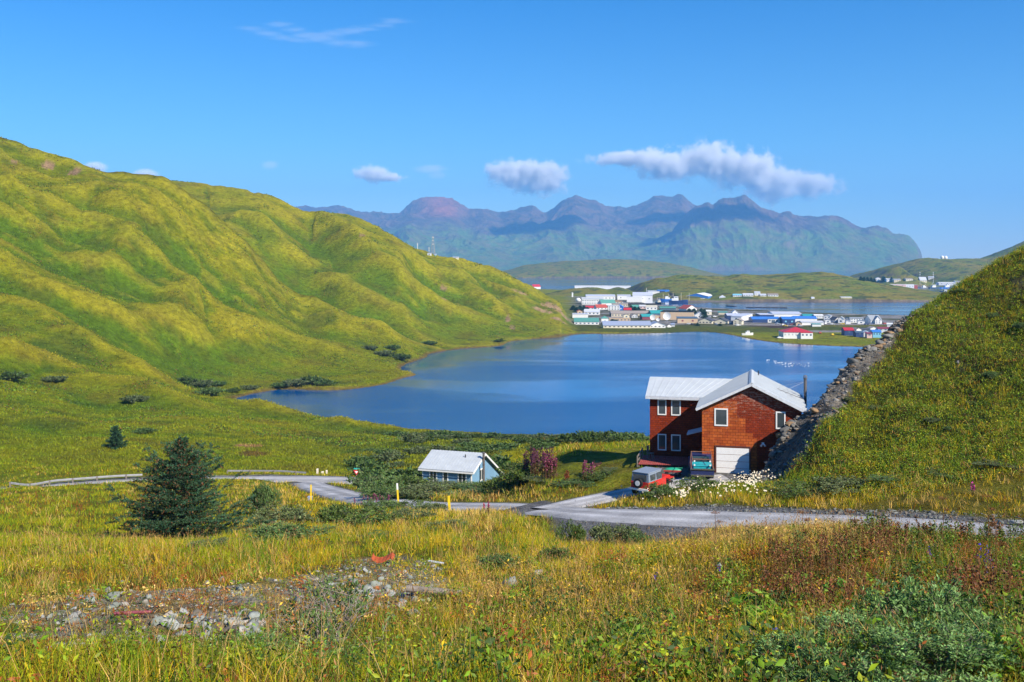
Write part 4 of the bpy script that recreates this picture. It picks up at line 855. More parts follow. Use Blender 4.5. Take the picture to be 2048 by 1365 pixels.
# ==================================================================== the blue house
bh = empty('blue_house', (-4.68, 115.0, 28.9), R(-19), 'small pale blue house with a metal roof among the willows', 'house')
YR, ZR, YB, ZB, ZE, XL = 3.57, 3.62, 11.7, -0.9, 2.3, -6.2
f = MB(); f.prism([(0, 0, -1.5), (0, YB, -4), (0, YB, ZB), (0, YR, ZR - .02), (0, 0, ZE)], (-0.15, 0, 0)); f.prism([(XL, 0, -1.5), (XL, YB, -4), (XL, YB, ZB), (XL, YR, ZR - .02), (XL, 0, ZE)], (0.15, 0, 0))
f.box(XL + 0.15, -0.15, 0, 0.15, -1.5, ZE - 0.02); f.build('wall', M_bs, bh)
f = MB(); s1 = (ZR - ZE) / YR; s2 = (ZR - ZB) / (YB - YR)
a = (XL - 0.35, -0.45, ZE - .45 * s1 + .12); b_ = (0.4, -0.45, ZE - .45 * s1 + .12); c_ = (0.4, YR, ZR + .12); d_ = (XL - 0.35, YR, ZR + .12)
roof_slab(f, a, b_, c_, d_); seams(f, a, b_, c_, d_, 0.38, 0.03)
a = (XL - 0.35, YB + 0.4, ZB - .4 * s2 + .12); b_ = (0.4, YB + 0.4, ZB - .4 * s2 + .12)
roof_slab(f, a, b_, c_, d_); r_ = f.build('roof', M['roofmetal'], bh)
f = MB(); f.bar((0.42, -0.45, ZE - .45 * s1 - 0.06), (0.42, YR, ZR - 0.04), 0.04, 0.2); f.bar((0.42, YR, ZR - 0.04), (0.42, YB + .4, ZB - .4 * s2 - 0.06), 0.04, 0.2); f.bar((XL - .35, -0.47, ZE - .45 * s1 - 0.05), (0.4, -0.47, ZE - .45 * s1 - 0.05), 0.04, 0.16); f.build('fascia', M['white'], r_)
for u0, u1, mu in ((-5.3, -4.3, 1), (-3.6, -2.9, 0), (-1.7, -0.6, 1)): window(bh, u0, u1, 0.5, 2.05, 0.0, fr=0.12, mull=mu)
window(bh, 2.5, 3.9, 0.5, 1.95, 0.0, face='x', fr=0.14, mull=1, out=1)
for q_ in ((-0.08, 0.03, -0.03, 0.10), (XL, XL + 0.1, -0.03, 0.0)): f = MB(); f.box(*q_, -1.5, ZE - .1); f.build('corner_board', M['white'], bh)
f = MB(); f.tube((0.62, 2.35, -0.8), (0.62, 2.35, 3.95), 0.14, n=12); f.tube((0.62, 2.35, 3.95), (0.62, 2.35, 4.05), 0.2, n=12)
for z in (0.6, 1.6, 2.6, 3.4): f.tube((0.62, 2.35, z), (0.62, 2.35, z + 0.05), 0.155, n=12)
f.build('flue', M['pipe'], bh)
f = MB(); f.tube((-1.7, 2.4, 3.2), (-1.7, 2.4, 3.65), 0.06, n=8); f.build('vent_pipe', M['black'], bh)

# ==================================================================== vehicles in the yard
def wheel(par, x, y, r, wd, name='wheel'):
    f = MB(); f.tube((x - wd / 2, y, r), (x + wd / 2, y, r), r, n=18); w0 = f.build(name, M['black'], par, smooth=False)
    f = MB(); f.tube((x - wd / 2 - 0.01, y, r), (x + wd / 2 + 0.01, y, r), r * 0.55, n=14); f.build('rim', M['steel'], w0)
gz = float(hz(11.5, 76.6))
M_jr = plain('red car paint', (0.55, 0.03, 0.02), 0.35, var=0.08); M_jt = plain('grey hardtop', (0.20, 0.25, 0.32), 0.6, var=0.06)
jp = empty('off_road_vehicle', (10.95, 78.2, 0), R(-36), 'red off road vehicle with a grey hardtop and rear spare wheel', 'car')
jp.location.z = float(hz(10.95, 78.2)) + 0.02
# local: forward = +y, width along x
f = MB(); f.prism([(-0.78, -1.9, 0.5), (-0.78, 1.0, 0.5), (-0.78, 1.0, 1.12), (-0.78, -1.9, 1.12)], (1.56, 0, 0)); f.prism([(-0.62, 1.0, 0.52), (0.62, 1.0, 0.52), (0.62, 1.0, 1.14), (-0.62, 1.0, 1.14)], (0, 0.95, -0.03)); f.box(-0.62, 0.62, 1.95, 2.0, 0.6, 1.08)
f.build('body', M_jr, jp, bevel=0.03)
f = MB(); f.prism([(-0.76, -1.88, 1.12), (0.76, -1.88, 1.12), (0.70, -1.80, 1.78), (-0.70, -1.80, 1.78)], (0, 0.08, 0)); f.prism([(-0.76, 0.35, 1.12), (-0.76, -1.88, 1.12), (-0.70, -1.80, 1.78), (-0.70, 0.25, 1.78)], (0.06, 0, 0)); f.prism([(0.76, 0.35, 1.12), (0.76, -1.88, 1.12), (0.70, -1.80, 1.78), (0.70, 0.25, 1.78)], (-0.06, 0, 0)); f.box(-0.72, 0.72, -1.84, 0.4, 1.78, 1.86)
f.build('hardtop', M_jt, jp, bevel=0.03)
f = MB(); f.box(-0.58, 0.58, -1.90, -1.885, 1.2, 1.7); f.build('rear_window', M['glass'], jp)
for sx in (-1, 1):
    f = MB(); f.box(min(sx * 0.765, sx * 0.75), max(sx * 0.765, sx * 0.75), -1.55, -0.75, 1.22, 1.68); f.build('side_window', M['glass'], jp)
    f = MB(); f.box(min(sx * 0.77, sx * 0.755), max(sx * 0.77, sx * 0.755), -0.55, 0.3, 1.18, 1.7); f.build('door_window', M['glass'], jp)
    f = MB(); f.bar((sx * 0.85, -1.7, 0.95), (sx * 0.85, -0.9, 0.95), 0.22, 0.05); f.build('fender', M['black'], jp)
    f = MB(); f.bar((sx * 0.80, 1.1, 0.98), (sx * 0.80, 2.0, 0.98), 0.34, 0.05); f.build('fender', M_jr, jp)
    f = MB(); f.box(min(sx * .58, sx * .74), max(sx * .58, sx * .74), -1.95, -1.9, 0.72, 0.9); f.build('tail_light', plain('tail light lens', (0.6, 0.02, 0.02), 0.3), jp)
    f = MB(); f.tube((sx * 0.42, 1.98, 0.88), (sx * 0.42, 2.04, 0.88), 0.1, n=12); f.build('headlight', M['white'], jp)
    for y in (-1.25, 1.5): wheel(jp, sx * 0.74, y, 0.37, 0.24)
f = MB(); f.prism([(-0.66, 0.42, 1.14), (0.66, 0.42, 1.14), (0.6, 0.32, 1.76), (-0.6, 0.32, 1.76)], (0, 0.04, 0.0)); f.build('windscreen', M['glass'], jp)
f = MB(); f.box(-0.8, 0.8, -2.08, -1.95, 0.5, 0.64); f.build('rear_bumper', M['white'], jp)
f = MB(); f.box(-0.8, 0.8, 2.0, 2.14, 0.5, 0.64); f.build('front_bumper', M['black'], jp)
f = MB(); f.tube((-0.05, -2.16, 1.05), (-0.05, -1.92, 1.05), 0.36, n=20); sp_ = f.build('spare_wheel', M['black'], jp); f = MB(); f.tube((-0.05, -2.18, 1.05), (-0.05, -2.14, 1.05), 0.2, n=16); f.build('rim', M['white'], sp_)

pk = empty('pickup_truck', (0, 0, 0), R(-8), 'dark blue pickup with a pipe rack and a teal tub in its bed', 'pickup')
pl = hloc(0.05, -1.1); pk.location = (pl.x - 0.1, pl.y - 0.2, 37.65)
M_pk = plain('dark blue car paint', (0.025, 0.035, 0.11), 0.35); M_rk = plain('rusty pipe', (0.25, 0.12, 0.08), 0.8, var=0.3)
f = MB(); f.box(-0.92, -0.84, -2.0, 0.5, 0.45, 1.0); f.box(0.84, 0.92, -2.0, 0.5, 0.45, 1.0); f.box(-0.84, 0.84, -2.0, 0.5, 0.45, 0.56); f.box(-0.92, 0.92, -2.08, -2.0, 0.5, 1.0); f.box(-0.92, 0.92, 0.5, 3.2, 0.45, 1.02)
f.build('body', M_pk, pk, bevel=0.03)
f = MB(); f.prism([(-0.85, 0.52, 1.02), (-0.85, 2.2, 1.02), (-0.78, 1.75, 1.62), (-0.78, 0.6, 1.62)], (1.66, 0, 0)); f.build('cab', M_pk, pk, bevel=0.03)
f = MB(); f.box(-0.68, 0.68, 0.50, 0.52, 1.10, 1.52); f.build('rear_window', M['glass'], pk)
f = MB(); f.box(-0.96, 0.96, -2.16, -2.08, 0.92, 1.04); f.box(-0.94, -0.84, -2.08, 0.4, 1.0, 1.05); f.box(0.84, 0.94, -2.08, 0.4, 1.0, 1.05); f.build('bed_rail', M['chrome'], pk)
f = MB()
for y, z in ((-1.9, 1.75), (0.3, 1.95)):
    f.tube((-0.88, y, 1.0), (-0.80, y, z), 0.03, n=6); f.tube((0.88, y, 1.0), (0.80, y, z), 0.03, n=6); f.tube((-0.82, y, z), (0.82, y, z), 0.03, n=6)
for sx in (-1, 1): f.tube((sx * .8, -1.9, 1.75), (sx * .8, 0.3, 1.95), 0.03, n=6)
f.build('pipe_rack', M_rk, pk)
for sx in (-0.62, 0.62):
    for z in (1.28, 1.6): f = MB(); f.tube((sx, -1.98, z), (sx, -1.9, z), 0.07, n=10); f.build('lamp', M['white'], pk)
f = MB(); f.box(-0.9, 0.9, -2.2, -2.1, 0.42, 0.55); f.build('bumper', M['chrome'], pk)
for sx in (-1, 1):
    for y in (-1.3, 2.3): wheel(pk, sx * 0.8, y, 0.36, 0.22)
tb = MB(); tb.prism([(-0.60, -1.75, 0.0), (0.60, -1.75, 0.0), (0.74, -1.80, 0.62), (-0.74, -1.80, 0.62)], (0, 1.5, 0)); tb.box(-0.78, 0.78, -1.84, -0.26, 0.60, 0.66)
o = tb.build('tub', plain('teal plastic', (0.02, 0.38, 0.42), 0.45), bevel=0.03); o.location = pk.location + Vector((0, 0, 0.57)); o.rotation_euler = pk.rotation_euler
tag(o, 'teal plastic tub riding in the bed of the dark blue pickup', 'tub')
# cart with a green hull shaped sled
q = hloc(-2.3, -1.3); ct = empty('garden_cart', (q.x, q.y, 37.63), R(-10), 'low red cart between the off road vehicle and the pickup', 'cart')
f = MB(); f.box(-0.75, 0.75, -0.35, 0.35, 0.28, 0.34); f.box(-0.75, 0.75, -0.37, -0.33, 0.34, 0.46); f.build('bed', plain('red cart paint', (0.36, 0.05, 0.04), 0.6), ct)
for sx in (-0.5, 0.5):
    for sy in (-0.4, 0.4): f = MB(); f.tube((sx, sy - 0.04, 0.17), (sx, sy + 0.04, 0.17), 0.17, n=14); f.build('wheel', M['black'], ct)
V = []; Fh = []
for i in range(9):
    t_ = i / 8 * 2 - 1; wd_ = 0.33 * max(0.05, 1 - abs(t_) ** 2.4)
    for k in range(7): a_ = math.pi * k / 6; V.append((t_ * 0.8, wd_ * math.cos(a_), 0.24 * math.sin(a_) * max(0.15, 1 - abs(t_) ** 3)))
for i in range(8):
    for k in range(6): b0 = i * 7 + k; Fh.append((b0, b0 + 1, b0 + 8, b0 + 7))
mb = MB(); mb.add(V, Fh); mb.bar((-0.8, 0, 0.24), (0.8, 0, 0.24), 0.04, 0.03); o = mb.build('sled', plain('green plastic', (0.02, 0.33, 0.20), 0.4), smooth=True); o.location = (q.x, q.y, 37.63 + 0.36); o.rotation_euler = (0, 0, R(-10))
tag(o, 'bright green upturned plastic sled lying on the low red cart', 'sled')

# ==================================================================== the dog on the lawn
dp = hit(1191, 934, 60)
dg = bpy.data.meshes.new('dog')
sk = [((0, 0, .17), .155), ((-.22, 0, .17), .165), ((.22, .02, .19), .15), ((.38, .04, .26), .085), ((.47, .05, .33), .085), ((.57, .06, .30), .045), ((.63, .06, .28), .032),
      ((-.36, .03, .13), .13), ((-.50, .1, .06), .035), ((-.62, .2, .04), .025), ((-.70, .3, .035), .016),
      ((.28, -.12, .08), .055), ((.42, -.16, .045), .038), ((.58, -.17, .035), .036), ((.30, .14, .08), .05), ((.45, .2, .045), .036), ((.60, .2, .035), .034),
      ((-.28, -.15, .09), .09), ((-.12, -.24, .05), .045), ((-.30, -.28, .035), .035), ((-.12, -.30, .03), .032), ((.46, .0, .41), .022), ((.46, -.01, .46), .008), ((.46, .10, .41), .022), ((.46, .11, .46), .008)]
ed = [(0, 1), (0, 2), (2, 3), (3, 4), (4, 5), (5, 6), (1, 7), (7, 8), (8, 9), (9, 10), (2, 11), (11, 12), (12, 13), (2, 14), (14, 15), (15, 16), (1, 17), (17, 18), (18, 19), (19, 20), (4, 21), (21, 22), (4, 23), (23, 24)]
dg.from_pydata([p for p, _ in sk], ed, []); dgo = bpy.data.objects.new('dog', dg); COL.objects.link(dgo)
md = dgo.modifiers.new('skin', 'SKIN')
for v_, (p, r) in zip(dg.skin_vertices[0].data, sk): v_.radius = (r, r)
dg.skin_vertices[0].data[0].use_root = True
md.use_smooth_shade = True; dgo.modifiers.new('sub', 'SUBSURF').levels = 2; dgo.modifiers['sub'].render_levels = 2
def fur():
    m, t, b = newmat('brown and tan fur'); L = t.links.new; N = t.nodes.new
    tc = N('ShaderNodeTexCoord'); sp = N('ShaderNodeSeparateXYZ'); L(tc.outputs['Object'], sp.inputs[0]); n = N('ShaderNodeTexNoise'); n.inputs['Scale'].default_value = 8; L(tc.outputs['Object'], n.inputs['Vector'])
    ad = N('ShaderNodeMath'); ad.operation = 'MULTIPLY_ADD'; L(n.outputs[0], ad.inputs[0]); ad.inputs[1].default_value = 0.12; L(sp.outputs[2], ad.inputs[2])
    cr = N('ShaderNodeValToRGB'); cr.color_ramp.elements[0].position = 0.12; cr.color_ramp.elements[0].color = (0.42, 0.25, 0.12, 1); cr.color_ramp.elements[1].position = 0.19; cr.color_ramp.elements[1].color = (0.05, 0.018, 0.012, 1)
    L(ad.outputs[0], cr.inputs[0]); L(cr.outputs[0], b.inputs['Base Color']); b.inputs['Roughness'].default_value = 0.9; return m
dg.materials.append(fur()); dgo.location = (dp.x, dp.y, dp.z + 0.02); dgo.rotation_euler = (0, 0, R(-12)); dgo.scale = (1.0, 1.0, 1.0)
tag(dgo, 'dark brown dog with pale legs lying on the sunny lawn', 'dog')

# ==================================================================== roadside
M_rail = plain('dull zinc rail', (0.27, 0.28, 0.29), 0.6, var=0.15, scale=1.5)
def guardrail(pts, label, name='guardrail', zoff=0.0):
    P = smooth_line(pts, 5); t_ = empty(name, (0, 0, 0), 0, label, 'guardrail')
    prof = [(-.155, 0), (-.10, .04), (-.05, .0), (0, -.03), (.05, 0), (.10, .04), (.155, 0)]
    V = []; n_ = len(prof)
    for i, p in enumerate(P):
        a = Vector(P[max(0, i - 1)]); b = Vector(P[min(len(P) - 1, i + 1)]); d = (b - a); d.z = 0; d.normalize(); nn = Vector((-d.y, d.x, 0))
        for zz, oo in prof:
            for s2 in (0.0,): V.append(Vector(p) + nn * (oo + 0.05) + Vector((0, 0, 0.60 + zz)))
    V2 = [v + Vector((0, 0.012, 0.0)) for v in V]; m = len(V); Fq = []
    for i in range(len(P) - 1):
        for k in range(n_ - 1): b0 = i * n_ + k; Fq += [(b0, b0 + 1, b0 + n_ + 1, b0 + n_), (m + b0 + n_, m + b0 + n_ + 1, m + b0 + 1, m + b0)]
    mb = MB(); mb.add(V + V2, Fq); mb.build('rail', M_rail, t_, smooth=True)
    acc = 9; last = None
    for p in P:
        if last is not None: acc += (Vector(p) - last).length
        last = Vector(p)
        if acc > 3.8: acc = 0; f = MB(); f.box(p[0] - 0.09, p[0] + 0.09, p[1] - 0.09, p[1] + 0.09, p[2] - 0.5, p[2] + 0.72); f.build('post', M['wood'], t_)
    return t_
def onroad(px, py, D): v = rpt(px, py, D); return (v[0], v[1], float(hz(v[0], v[1])))
guardrail([onroad(20, 0, 143.5), onroad(60, 0, 148), onroad(110, 0, 152.5), onroad(170, 0, 156.5), onroad(230, 0, 160.0), onroad(285, 0, 162.5)], 'curving steel guardrail on wooden posts left of the spruce')
guardrail([onroad(455, 0, 171), onroad(500, 0, 171), onroad(560, 0, 170), onroad(612, 0, 169)], 'short straight steel guardrail on the far side of the road')
for (px, pyt, pyb, D, tilt, label) in ((622, 970, 999, 100, 0.0, 'yellow marker post leftmost of three, at the end of the paved side road'), (797, 967, 999, 91, 3.5, 'yellow marker post with a white top, leaning, middle of three'), (899, 992, 1024, 80, 2.5, 'wide yellow marker post rightmost of three, beside the gravel road')):
    x, y = wD(px, D); zb = float(hz(x, y)); zt = H - D * (pyt - HY) / F; t_ = empty('marker_post', (x, y, zb - 0.1), 0, label, 'marker post')
    hh = max(1.0, zt - zb + 0.1); f = MB(); wd_ = 0.10 if px == 899 else 0.075
    f.box(-wd_, wd_, -0.03, 0.03, 0, hh * (0.72 if px == 797 else 1)); f.build('post', M['yellow'], t_)
    if px == 797: f = MB(); f.box(-wd_, wd_, -0.032, 0.032, hh * 0.72, hh); f.build('reflector_band', M['white'], t_)
    t_.rotation_euler = (0, R(-tilt), 0)
for px, py, hpx, wpx, lab in ((634.5, 949, 11, 4, 'tallest of three white stones standing beside the road'), (644.5, 949, 5.5, 5, 'squat middle one of three white stones beside the road'), (653, 948, 7, 3.6, 'cream coloured right one of three white stones beside the road')):
    p = hit(px, py, 150); k = p.y / F; f = MB(); w2 = wpx * k / 2; hh = hpx * k
    f.prism([(-w2, -w2 * .8, -0.3), (w2, -w2 * .7, -0.3), (w2 * 1.05, w2 * .8, -0.3), (-w2 * .9, w2, -0.3)], (0.02, 0.0, hh * .8 + 0.3)); f.prism([(-w2, -w2 * .8, hh * .8), (w2, -w2 * .7, hh * .8), (w2, w2 * .8, hh * .8), (-w2 * .9, w2, hh * .8)], (0.03, 0.05, hh * .2))
    o = f.build('standing_stone', plain('whitewashed stone', (0.66, 0.60, 0.48), 0.9, var=0.2), bevel=0.04); o.location = p; tag(o, lab, 'stone')
# yield sign
x, y = wD(713, 156.5); zb = float(hz(x, y)); ys = empty('yield_sign', (x, y, zb), 0, 'yield sign with a small teal street name plate at the junction', 'road sign')
f = MB(); f.box(-0.035, 0.035, -0.03, 0.03, -0.3, 2.55); f.build('post', M['steel'], ys)
def tri(w0, hh, zc, y0, y1, mb): mb.prism([(-w0, y0, zc + hh), (0, y0, zc - hh * .85), (w0, y0, zc + hh)], (0, y1 - y0, 0))
f = MB(); tri(0.5, 0.42, 1.75, -0.07, -0.04, f); pl_ = f.build('sign_plate', plain('red sign sheeting', (0.65, 0.02, 0.03), 0.4), ys)
f = MB(); tri(0.27, 0.21, 1.80, -0.076, -0.07, f); f.build('white_centre', M['white'], pl_)
f = MB(); f.box(-0.42, 0.5, -0.06, -0.03, 2.3, 2.5); f.build('name_plate', plain('teal sign sheeting', (0.03, 0.42, 0.36), 0.4), ys)
p = hit(620, 1003, 60); f = MB(); f.box(-0.22, 0.22, -0.2, 0.2, -0.1, 0.42); f.prism([(-0.26, -0.24, 0.42), (0.26, -0.24, 0.42), (0.22, -0.2, 0.5), (-0.22, -0.2, 0.5)], (0, 0.46, 0)); o = f.build('utility_box', M['bluegrey'], bevel=0.02); o.location = p; tag(o, 'small blue grey utility box at the foot of the left marker post', 'box')
# ==================================================================== the town across the lake
def onhill(key, px, py):
    X, D, Z = HILLS[key]; x = (px - CX) / F * D[:, 0]; best = None
    j = np.clip(((np.full(len(x), px) - CX) / F * D[:, 0] - X[:, 0]) / (X[:, 1] - X[:, 0]), 0, X.shape[1] - 1).astype(int)
    z = Z[np.arange(len(j)), j]; s = HY + (H - z) * F / D[:, 0]; k = np.argmax(s <= py)
    if s[k] > py: k = int(np.argmin(s))
    return float(x[k]), float(D[k, 0]), float(z[k])
def place(px, py, where):
    if where == 'town': x, y = wpt(px, py, 2.1); return x, y, 2.0
    if where == 'ground': p = hit(px, py, 200); return p.x, p.y, p.z
    if isinstance(where, (int, float)): x, y = wD(px, where); return x, y, H - where * (py - HY) / F
    return onhill(where, px, py)
def bld(label, px0, px1, pyb, hw, hr, style, wall, roof, dep, rz=0, nwin=0, cat='building', where='town', rows=1, wallside=None, door=0, name=None, win='slate'):
    x, y, z = place((px0 + px1) / 2, pyb, where); k = y / F
    a = R(rz); Wd = (px1 - px0) * k / max(0.5, abs(math.cos(a)) + 0.0); hw = hw * k; hr = hr * k; dd = dep
    o = empty(name or {'house': 'house', 'warehouse': 'warehouse', 'shed': 'shed'}.get(cat, 'town_building'), (x, y + dd / 2, z), a, label, cat)
    w2 = Wd / 2; d2 = dd / 2; ov = 0.35
    f = MB(); f.box(-w2, w2, -d2, d2, -2.5, hw)
    if style == 'gy': f.prism([(-w2, -d2, hw), (w2, -d2, hw), (0, -d2, hw + hr)], (0, dd, 0))
    if style == 'gx': f.prism([(-w2, -d2, hw), (-w2, d2, hw), (-w2, 0, hw + hr)], (Wd, 0, 0))
    if style == 'shed': f.prism([(-w2, -d2, hw), (-w2, d2, hw), (-w2, d2, hw + hr)], (Wd, 0, 0))
    f.build('wall', M[wall], o)
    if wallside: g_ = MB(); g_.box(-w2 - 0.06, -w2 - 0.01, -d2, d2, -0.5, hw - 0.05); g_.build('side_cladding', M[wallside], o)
    f = MB(); e_ = 0.22
    if style == 'gy':
        for sx in (-1, 1):
            s_ = hr / w2; f.prism([(sx * (w2 + ov), -d2 - ov, hw - ov * s_ + .03), (0, -d2 - ov, hw + hr + .03), (0, -d2 - ov, hw + hr + e_), (sx * (w2 + ov), -d2 - ov, hw - ov * s_ + e_)], (0, dd + 2 * ov, 0))
    elif style == 'gx':
        for sy in (-1, 1):
            s_ = hr / d2; f.prism([(-w2 - ov, sy * (d2 + ov), hw - ov * s_ + .03), (-w2 - ov, 0, hw + hr + .03), (-w2 - ov, 0, hw + hr + e_), (-w2 - ov, sy * (d2 + ov), hw - ov * s_ + e_)], (Wd + 2 * ov, 0, 0))
    elif style == 'shed':
        s_ = hr / dd; f.prism([(-w2 - ov, -d2 - ov, hw - ov * s_ + .03), (-w2 - ov, d2 + ov, hw + hr + ov * s_ + .03), (-w2 - ov, d2 + ov, hw + hr + ov * s_ + e_), (-w2 - ov, -d2 - ov, hw - ov * s_ + e_)], (Wd + 2 * ov, 0, 0))
    elif style == 'hip':
        rx = max(0.1, w2 - d2); top = hw + hr
        f.add([(-w2 - ov, -d2 - ov, hw), (w2 + ov, -d2 - ov, hw), (w2 + ov, d2 + ov, hw), (-w2 - ov, d2 + ov, hw), (-rx, 0, top), (rx, 0, top)], [(0, 1, 5, 4), (1, 2, 5), (2, 3, 4, 5), (3, 0, 4), (3, 2, 1, 0)])
    else:
        f.box(-w2 - 0.2, w2 + 0.2, -d2 - 0.2, d2 + 0.2, hw + 0.01, hw + 0.45)
    f.build('roof', M[roof], o)
    for r_ in range(rows):
        zc = (hw * 0.5) if rows == 1 else hw * (0.26 + 0.46 * r_)
        hh = min(1.4, hw / rows * 0.42)
        for i in range(nwin):
            uc = -w2 + Wd * (i + 0.5) / nwin; ww = min(1.6, Wd / nwin * 0.45) / 2
            g_ = MB(); g_.box(uc - ww, uc + ww, -d2 - 0.06, -d2 - 0.01, zc - hh / 2, zc + hh / 2); g_.build('window', M[win], o)
    if door: g_ = MB(); g_.box(-1.6, 1.6, -d2 - 0.07, -d2 - 0.01, 0, min(3.2, hw * .7)); g_.build('door', M['slate'], o)
    return o
B_ = bld
HO = 'house'; WH = 'warehouse'; SH = 'shed'
# near row along the far shore of the lake, left to right
B_('plain white flat hall showing behind the rocky headland', 1146, 1177, 637, 8, 1, 'flat', 'white', 'lilac', 14, -4)
B_('long low white building with a green metal roof beside the headland', 1150, 1199, 649.5, 5.5, 6.5, 'gx', 'white', 'green', 22, -3, 6, rows=1)
B_('white square tower with a green pyramid roof', 1203, 1217, 649, 12, 4.5, 'hip', 'white', 'green', 7, 0, 1, cat='tower')
B_('long lakeside motel with a blue grey roof and many bays', 1206, 1302, 656, 5.0, 7.5, 'gx', 'cream', 'bluegrey', 13, 2, 11, win='dark')
B_('white gabled end block of the long lakeside motel', 1299, 1331, 655.5, 4.5, 6, 'gy', 'white', 'bluegrey', 18, 0, 4, win='dark')
B_('low orange tan terrace behind the lakeside motel', 1219, 1261, 642.5, 5, 1, 'flat', 'tan', 'tan', 9, -2, 6)
B_('tiny white shed just right of the motel gable', 1334, 1342, 654.5, 3, 2.5, 'gy', 'white', 'wood', 5, 8, cat=SH)
B_('tiny grey shed with a pale front beside the shore', 1343, 1350, 653.5, 4, 1.5, 'shed', 'lgrey', 'bluegrey', 5, -5, cat=SH)
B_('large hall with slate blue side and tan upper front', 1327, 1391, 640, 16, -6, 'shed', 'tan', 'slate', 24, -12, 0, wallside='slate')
B_('tan lower annex with a dark red window below the large hall', 1356, 1396, 646.5, 9.5, 2, 'shed', 'tan', 'slate', 10, -4, 2, win='maroon')
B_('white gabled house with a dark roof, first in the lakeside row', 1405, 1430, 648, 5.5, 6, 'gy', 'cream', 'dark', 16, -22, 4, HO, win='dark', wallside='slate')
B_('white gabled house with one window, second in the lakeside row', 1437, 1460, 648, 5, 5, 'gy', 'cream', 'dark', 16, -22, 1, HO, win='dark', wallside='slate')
B_('tall cream house with three small windows, right of the dark carport', 1472, 1488, 650, 8, 4, 'gy', 'cream', 'tgrey', 12, -20, 2, HO, rows=2, win='dark')
B_('dark carport left of the tall cream lakeside house', 1460, 1471, 649, 6, 1, 'flat', 'slate', 'dark', 7, -10, cat=SH)
B_('white chapel like house with an arched front behind the lakeside row', 1392, 1411, 637, 6, 6, 'gy', 'white', 'lgrey', 14, -10, 1, HO, win='dark')
B_('white community hall with a broad red hipped roof by the shore', 1571, 1628, 673.5, 8.5, 9, 'hip', 'white', 'red', 22, -6, 8, rows=1, win='lgrey')
B_('red porch block of the white community hall', 1603, 1626, 674, 8, 0.8, 'flat', 'white', 'red', 6, -6, 3)
# second rows
B_('white bungalow with a pale blue roof and grey side', 1170, 1200, 630, 6, 5, 'gx', 'white', 'lilac', 10, -8, 4, HO)
B_('small tan cottage under the dark spruces', 1154, 1164, 627.5, 4.5, 2.5, 'gy', 'tan', 'rust', 7, 5, 1, HO)
B_('small red roofed house at the left edge of town', 1172, 1190, 618.5, 2.5, 3.5, 'gx', 'white', 'red', 9, -5, 2, HO)
B_('long white house with a sloping red roof', 1191, 1213, 619.5, 4, 6, 'gx', 'white', 'rust', 10, 14, 3, HO)
B_('white three storey block in the middle of the old town', 1217, 1240, 621, 9.5, 1.2, 'flat', 'white', 'lilac', 9, -6, 4, rows=2)
B_('bright blue gabled house with a white front', 1233, 1247, 621, 7, 4, 'gy', 'blue', 'blue', 9, -14, 2, HO, win='white')
B_('low house with a deep red roof right of the bright blue one', 1248, 1263, 623, 3, 3.5, 'gx', 'maroon', 'red', 8, 0, 2, HO)
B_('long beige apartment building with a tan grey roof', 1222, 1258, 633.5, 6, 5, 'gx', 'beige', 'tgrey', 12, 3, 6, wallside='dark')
B_('small cream annex of the beige apartments', 1247, 1259, 636.5, 6, 2, 'gy', 'cream', 'tgrey', 8, 0, 1, HO)
B_('second long tan building with a brownish roof behind the dishes', 1259, 1297, 632, 5, 4.5, 'gx', 'beige', 'tgrey', 11, -3, 6)
B_('grey cottage between the apartments and the teal roofs', 1262, 1274, 636, 4, 4, 'gy', 'lgrey', 'tgrey', 8, 10, 2, HO)
B_('low building with a teal roof and dark red wall', 1283, 1306, 639.5, 6, 4.5, 'gx', 'maroon', 'teal', 9, 8, 0)
B_('taller building with a teal roof behind the dishes', 1301, 1327, 633, 6, 5.5, 'gx', 'slate', 'teal', 12, 6, 2)
B_('tan block right behind the left satellite dish', 1302, 1326, 639.5, 7.5, 1, 'flat', 'tan', 'tan', 8, -4, 2, win='rust')
B_('white store with a cream wall near the cannery quay', 1293, 1315, 620.5, 6.5, 2, 'shed', 'white', 'cream', 10, -5, 3)
B_('pinkish house with dark windows near the quay', 1279, 1292, 618, 5, 2.5, 'gx', 'pink', 'lgrey', 8, 0, 2, HO)
B_('green roofed cottage half hidden behind trees', 1264, 1278, 617, 3, 3.5, 'gx', 'green', 'green', 7, 0, 0, HO)
B_('dark teal shed at the water behind the large hall', 1321, 1352, 621, 4.5, 2.5, 'gx', 'slate', 'green', 12, -4, 0, WH)
B_('white house with a steep red roof beside the harbour', 1367, 1389, 623, 5, 7, 'gy', 'white', 'rust', 16, 24, 2, HO)
B_('cream yellow house above the pier', 1411, 1424, 630, 7, 2, 'shed', 'cream', 'white', 8, -5, 1, HO)
B_('low pale green boat shed', 1438, 1456, 629.5, 4, 1.5, 'shed', 'beige', 'green', 8, -4, 0, SH)
B_('little white gabled house left of the blue warehouses', 1465, 1476, 629, 4, 4.5, 'gy', 'white', 'lgrey', 8, 0, 1, HO)
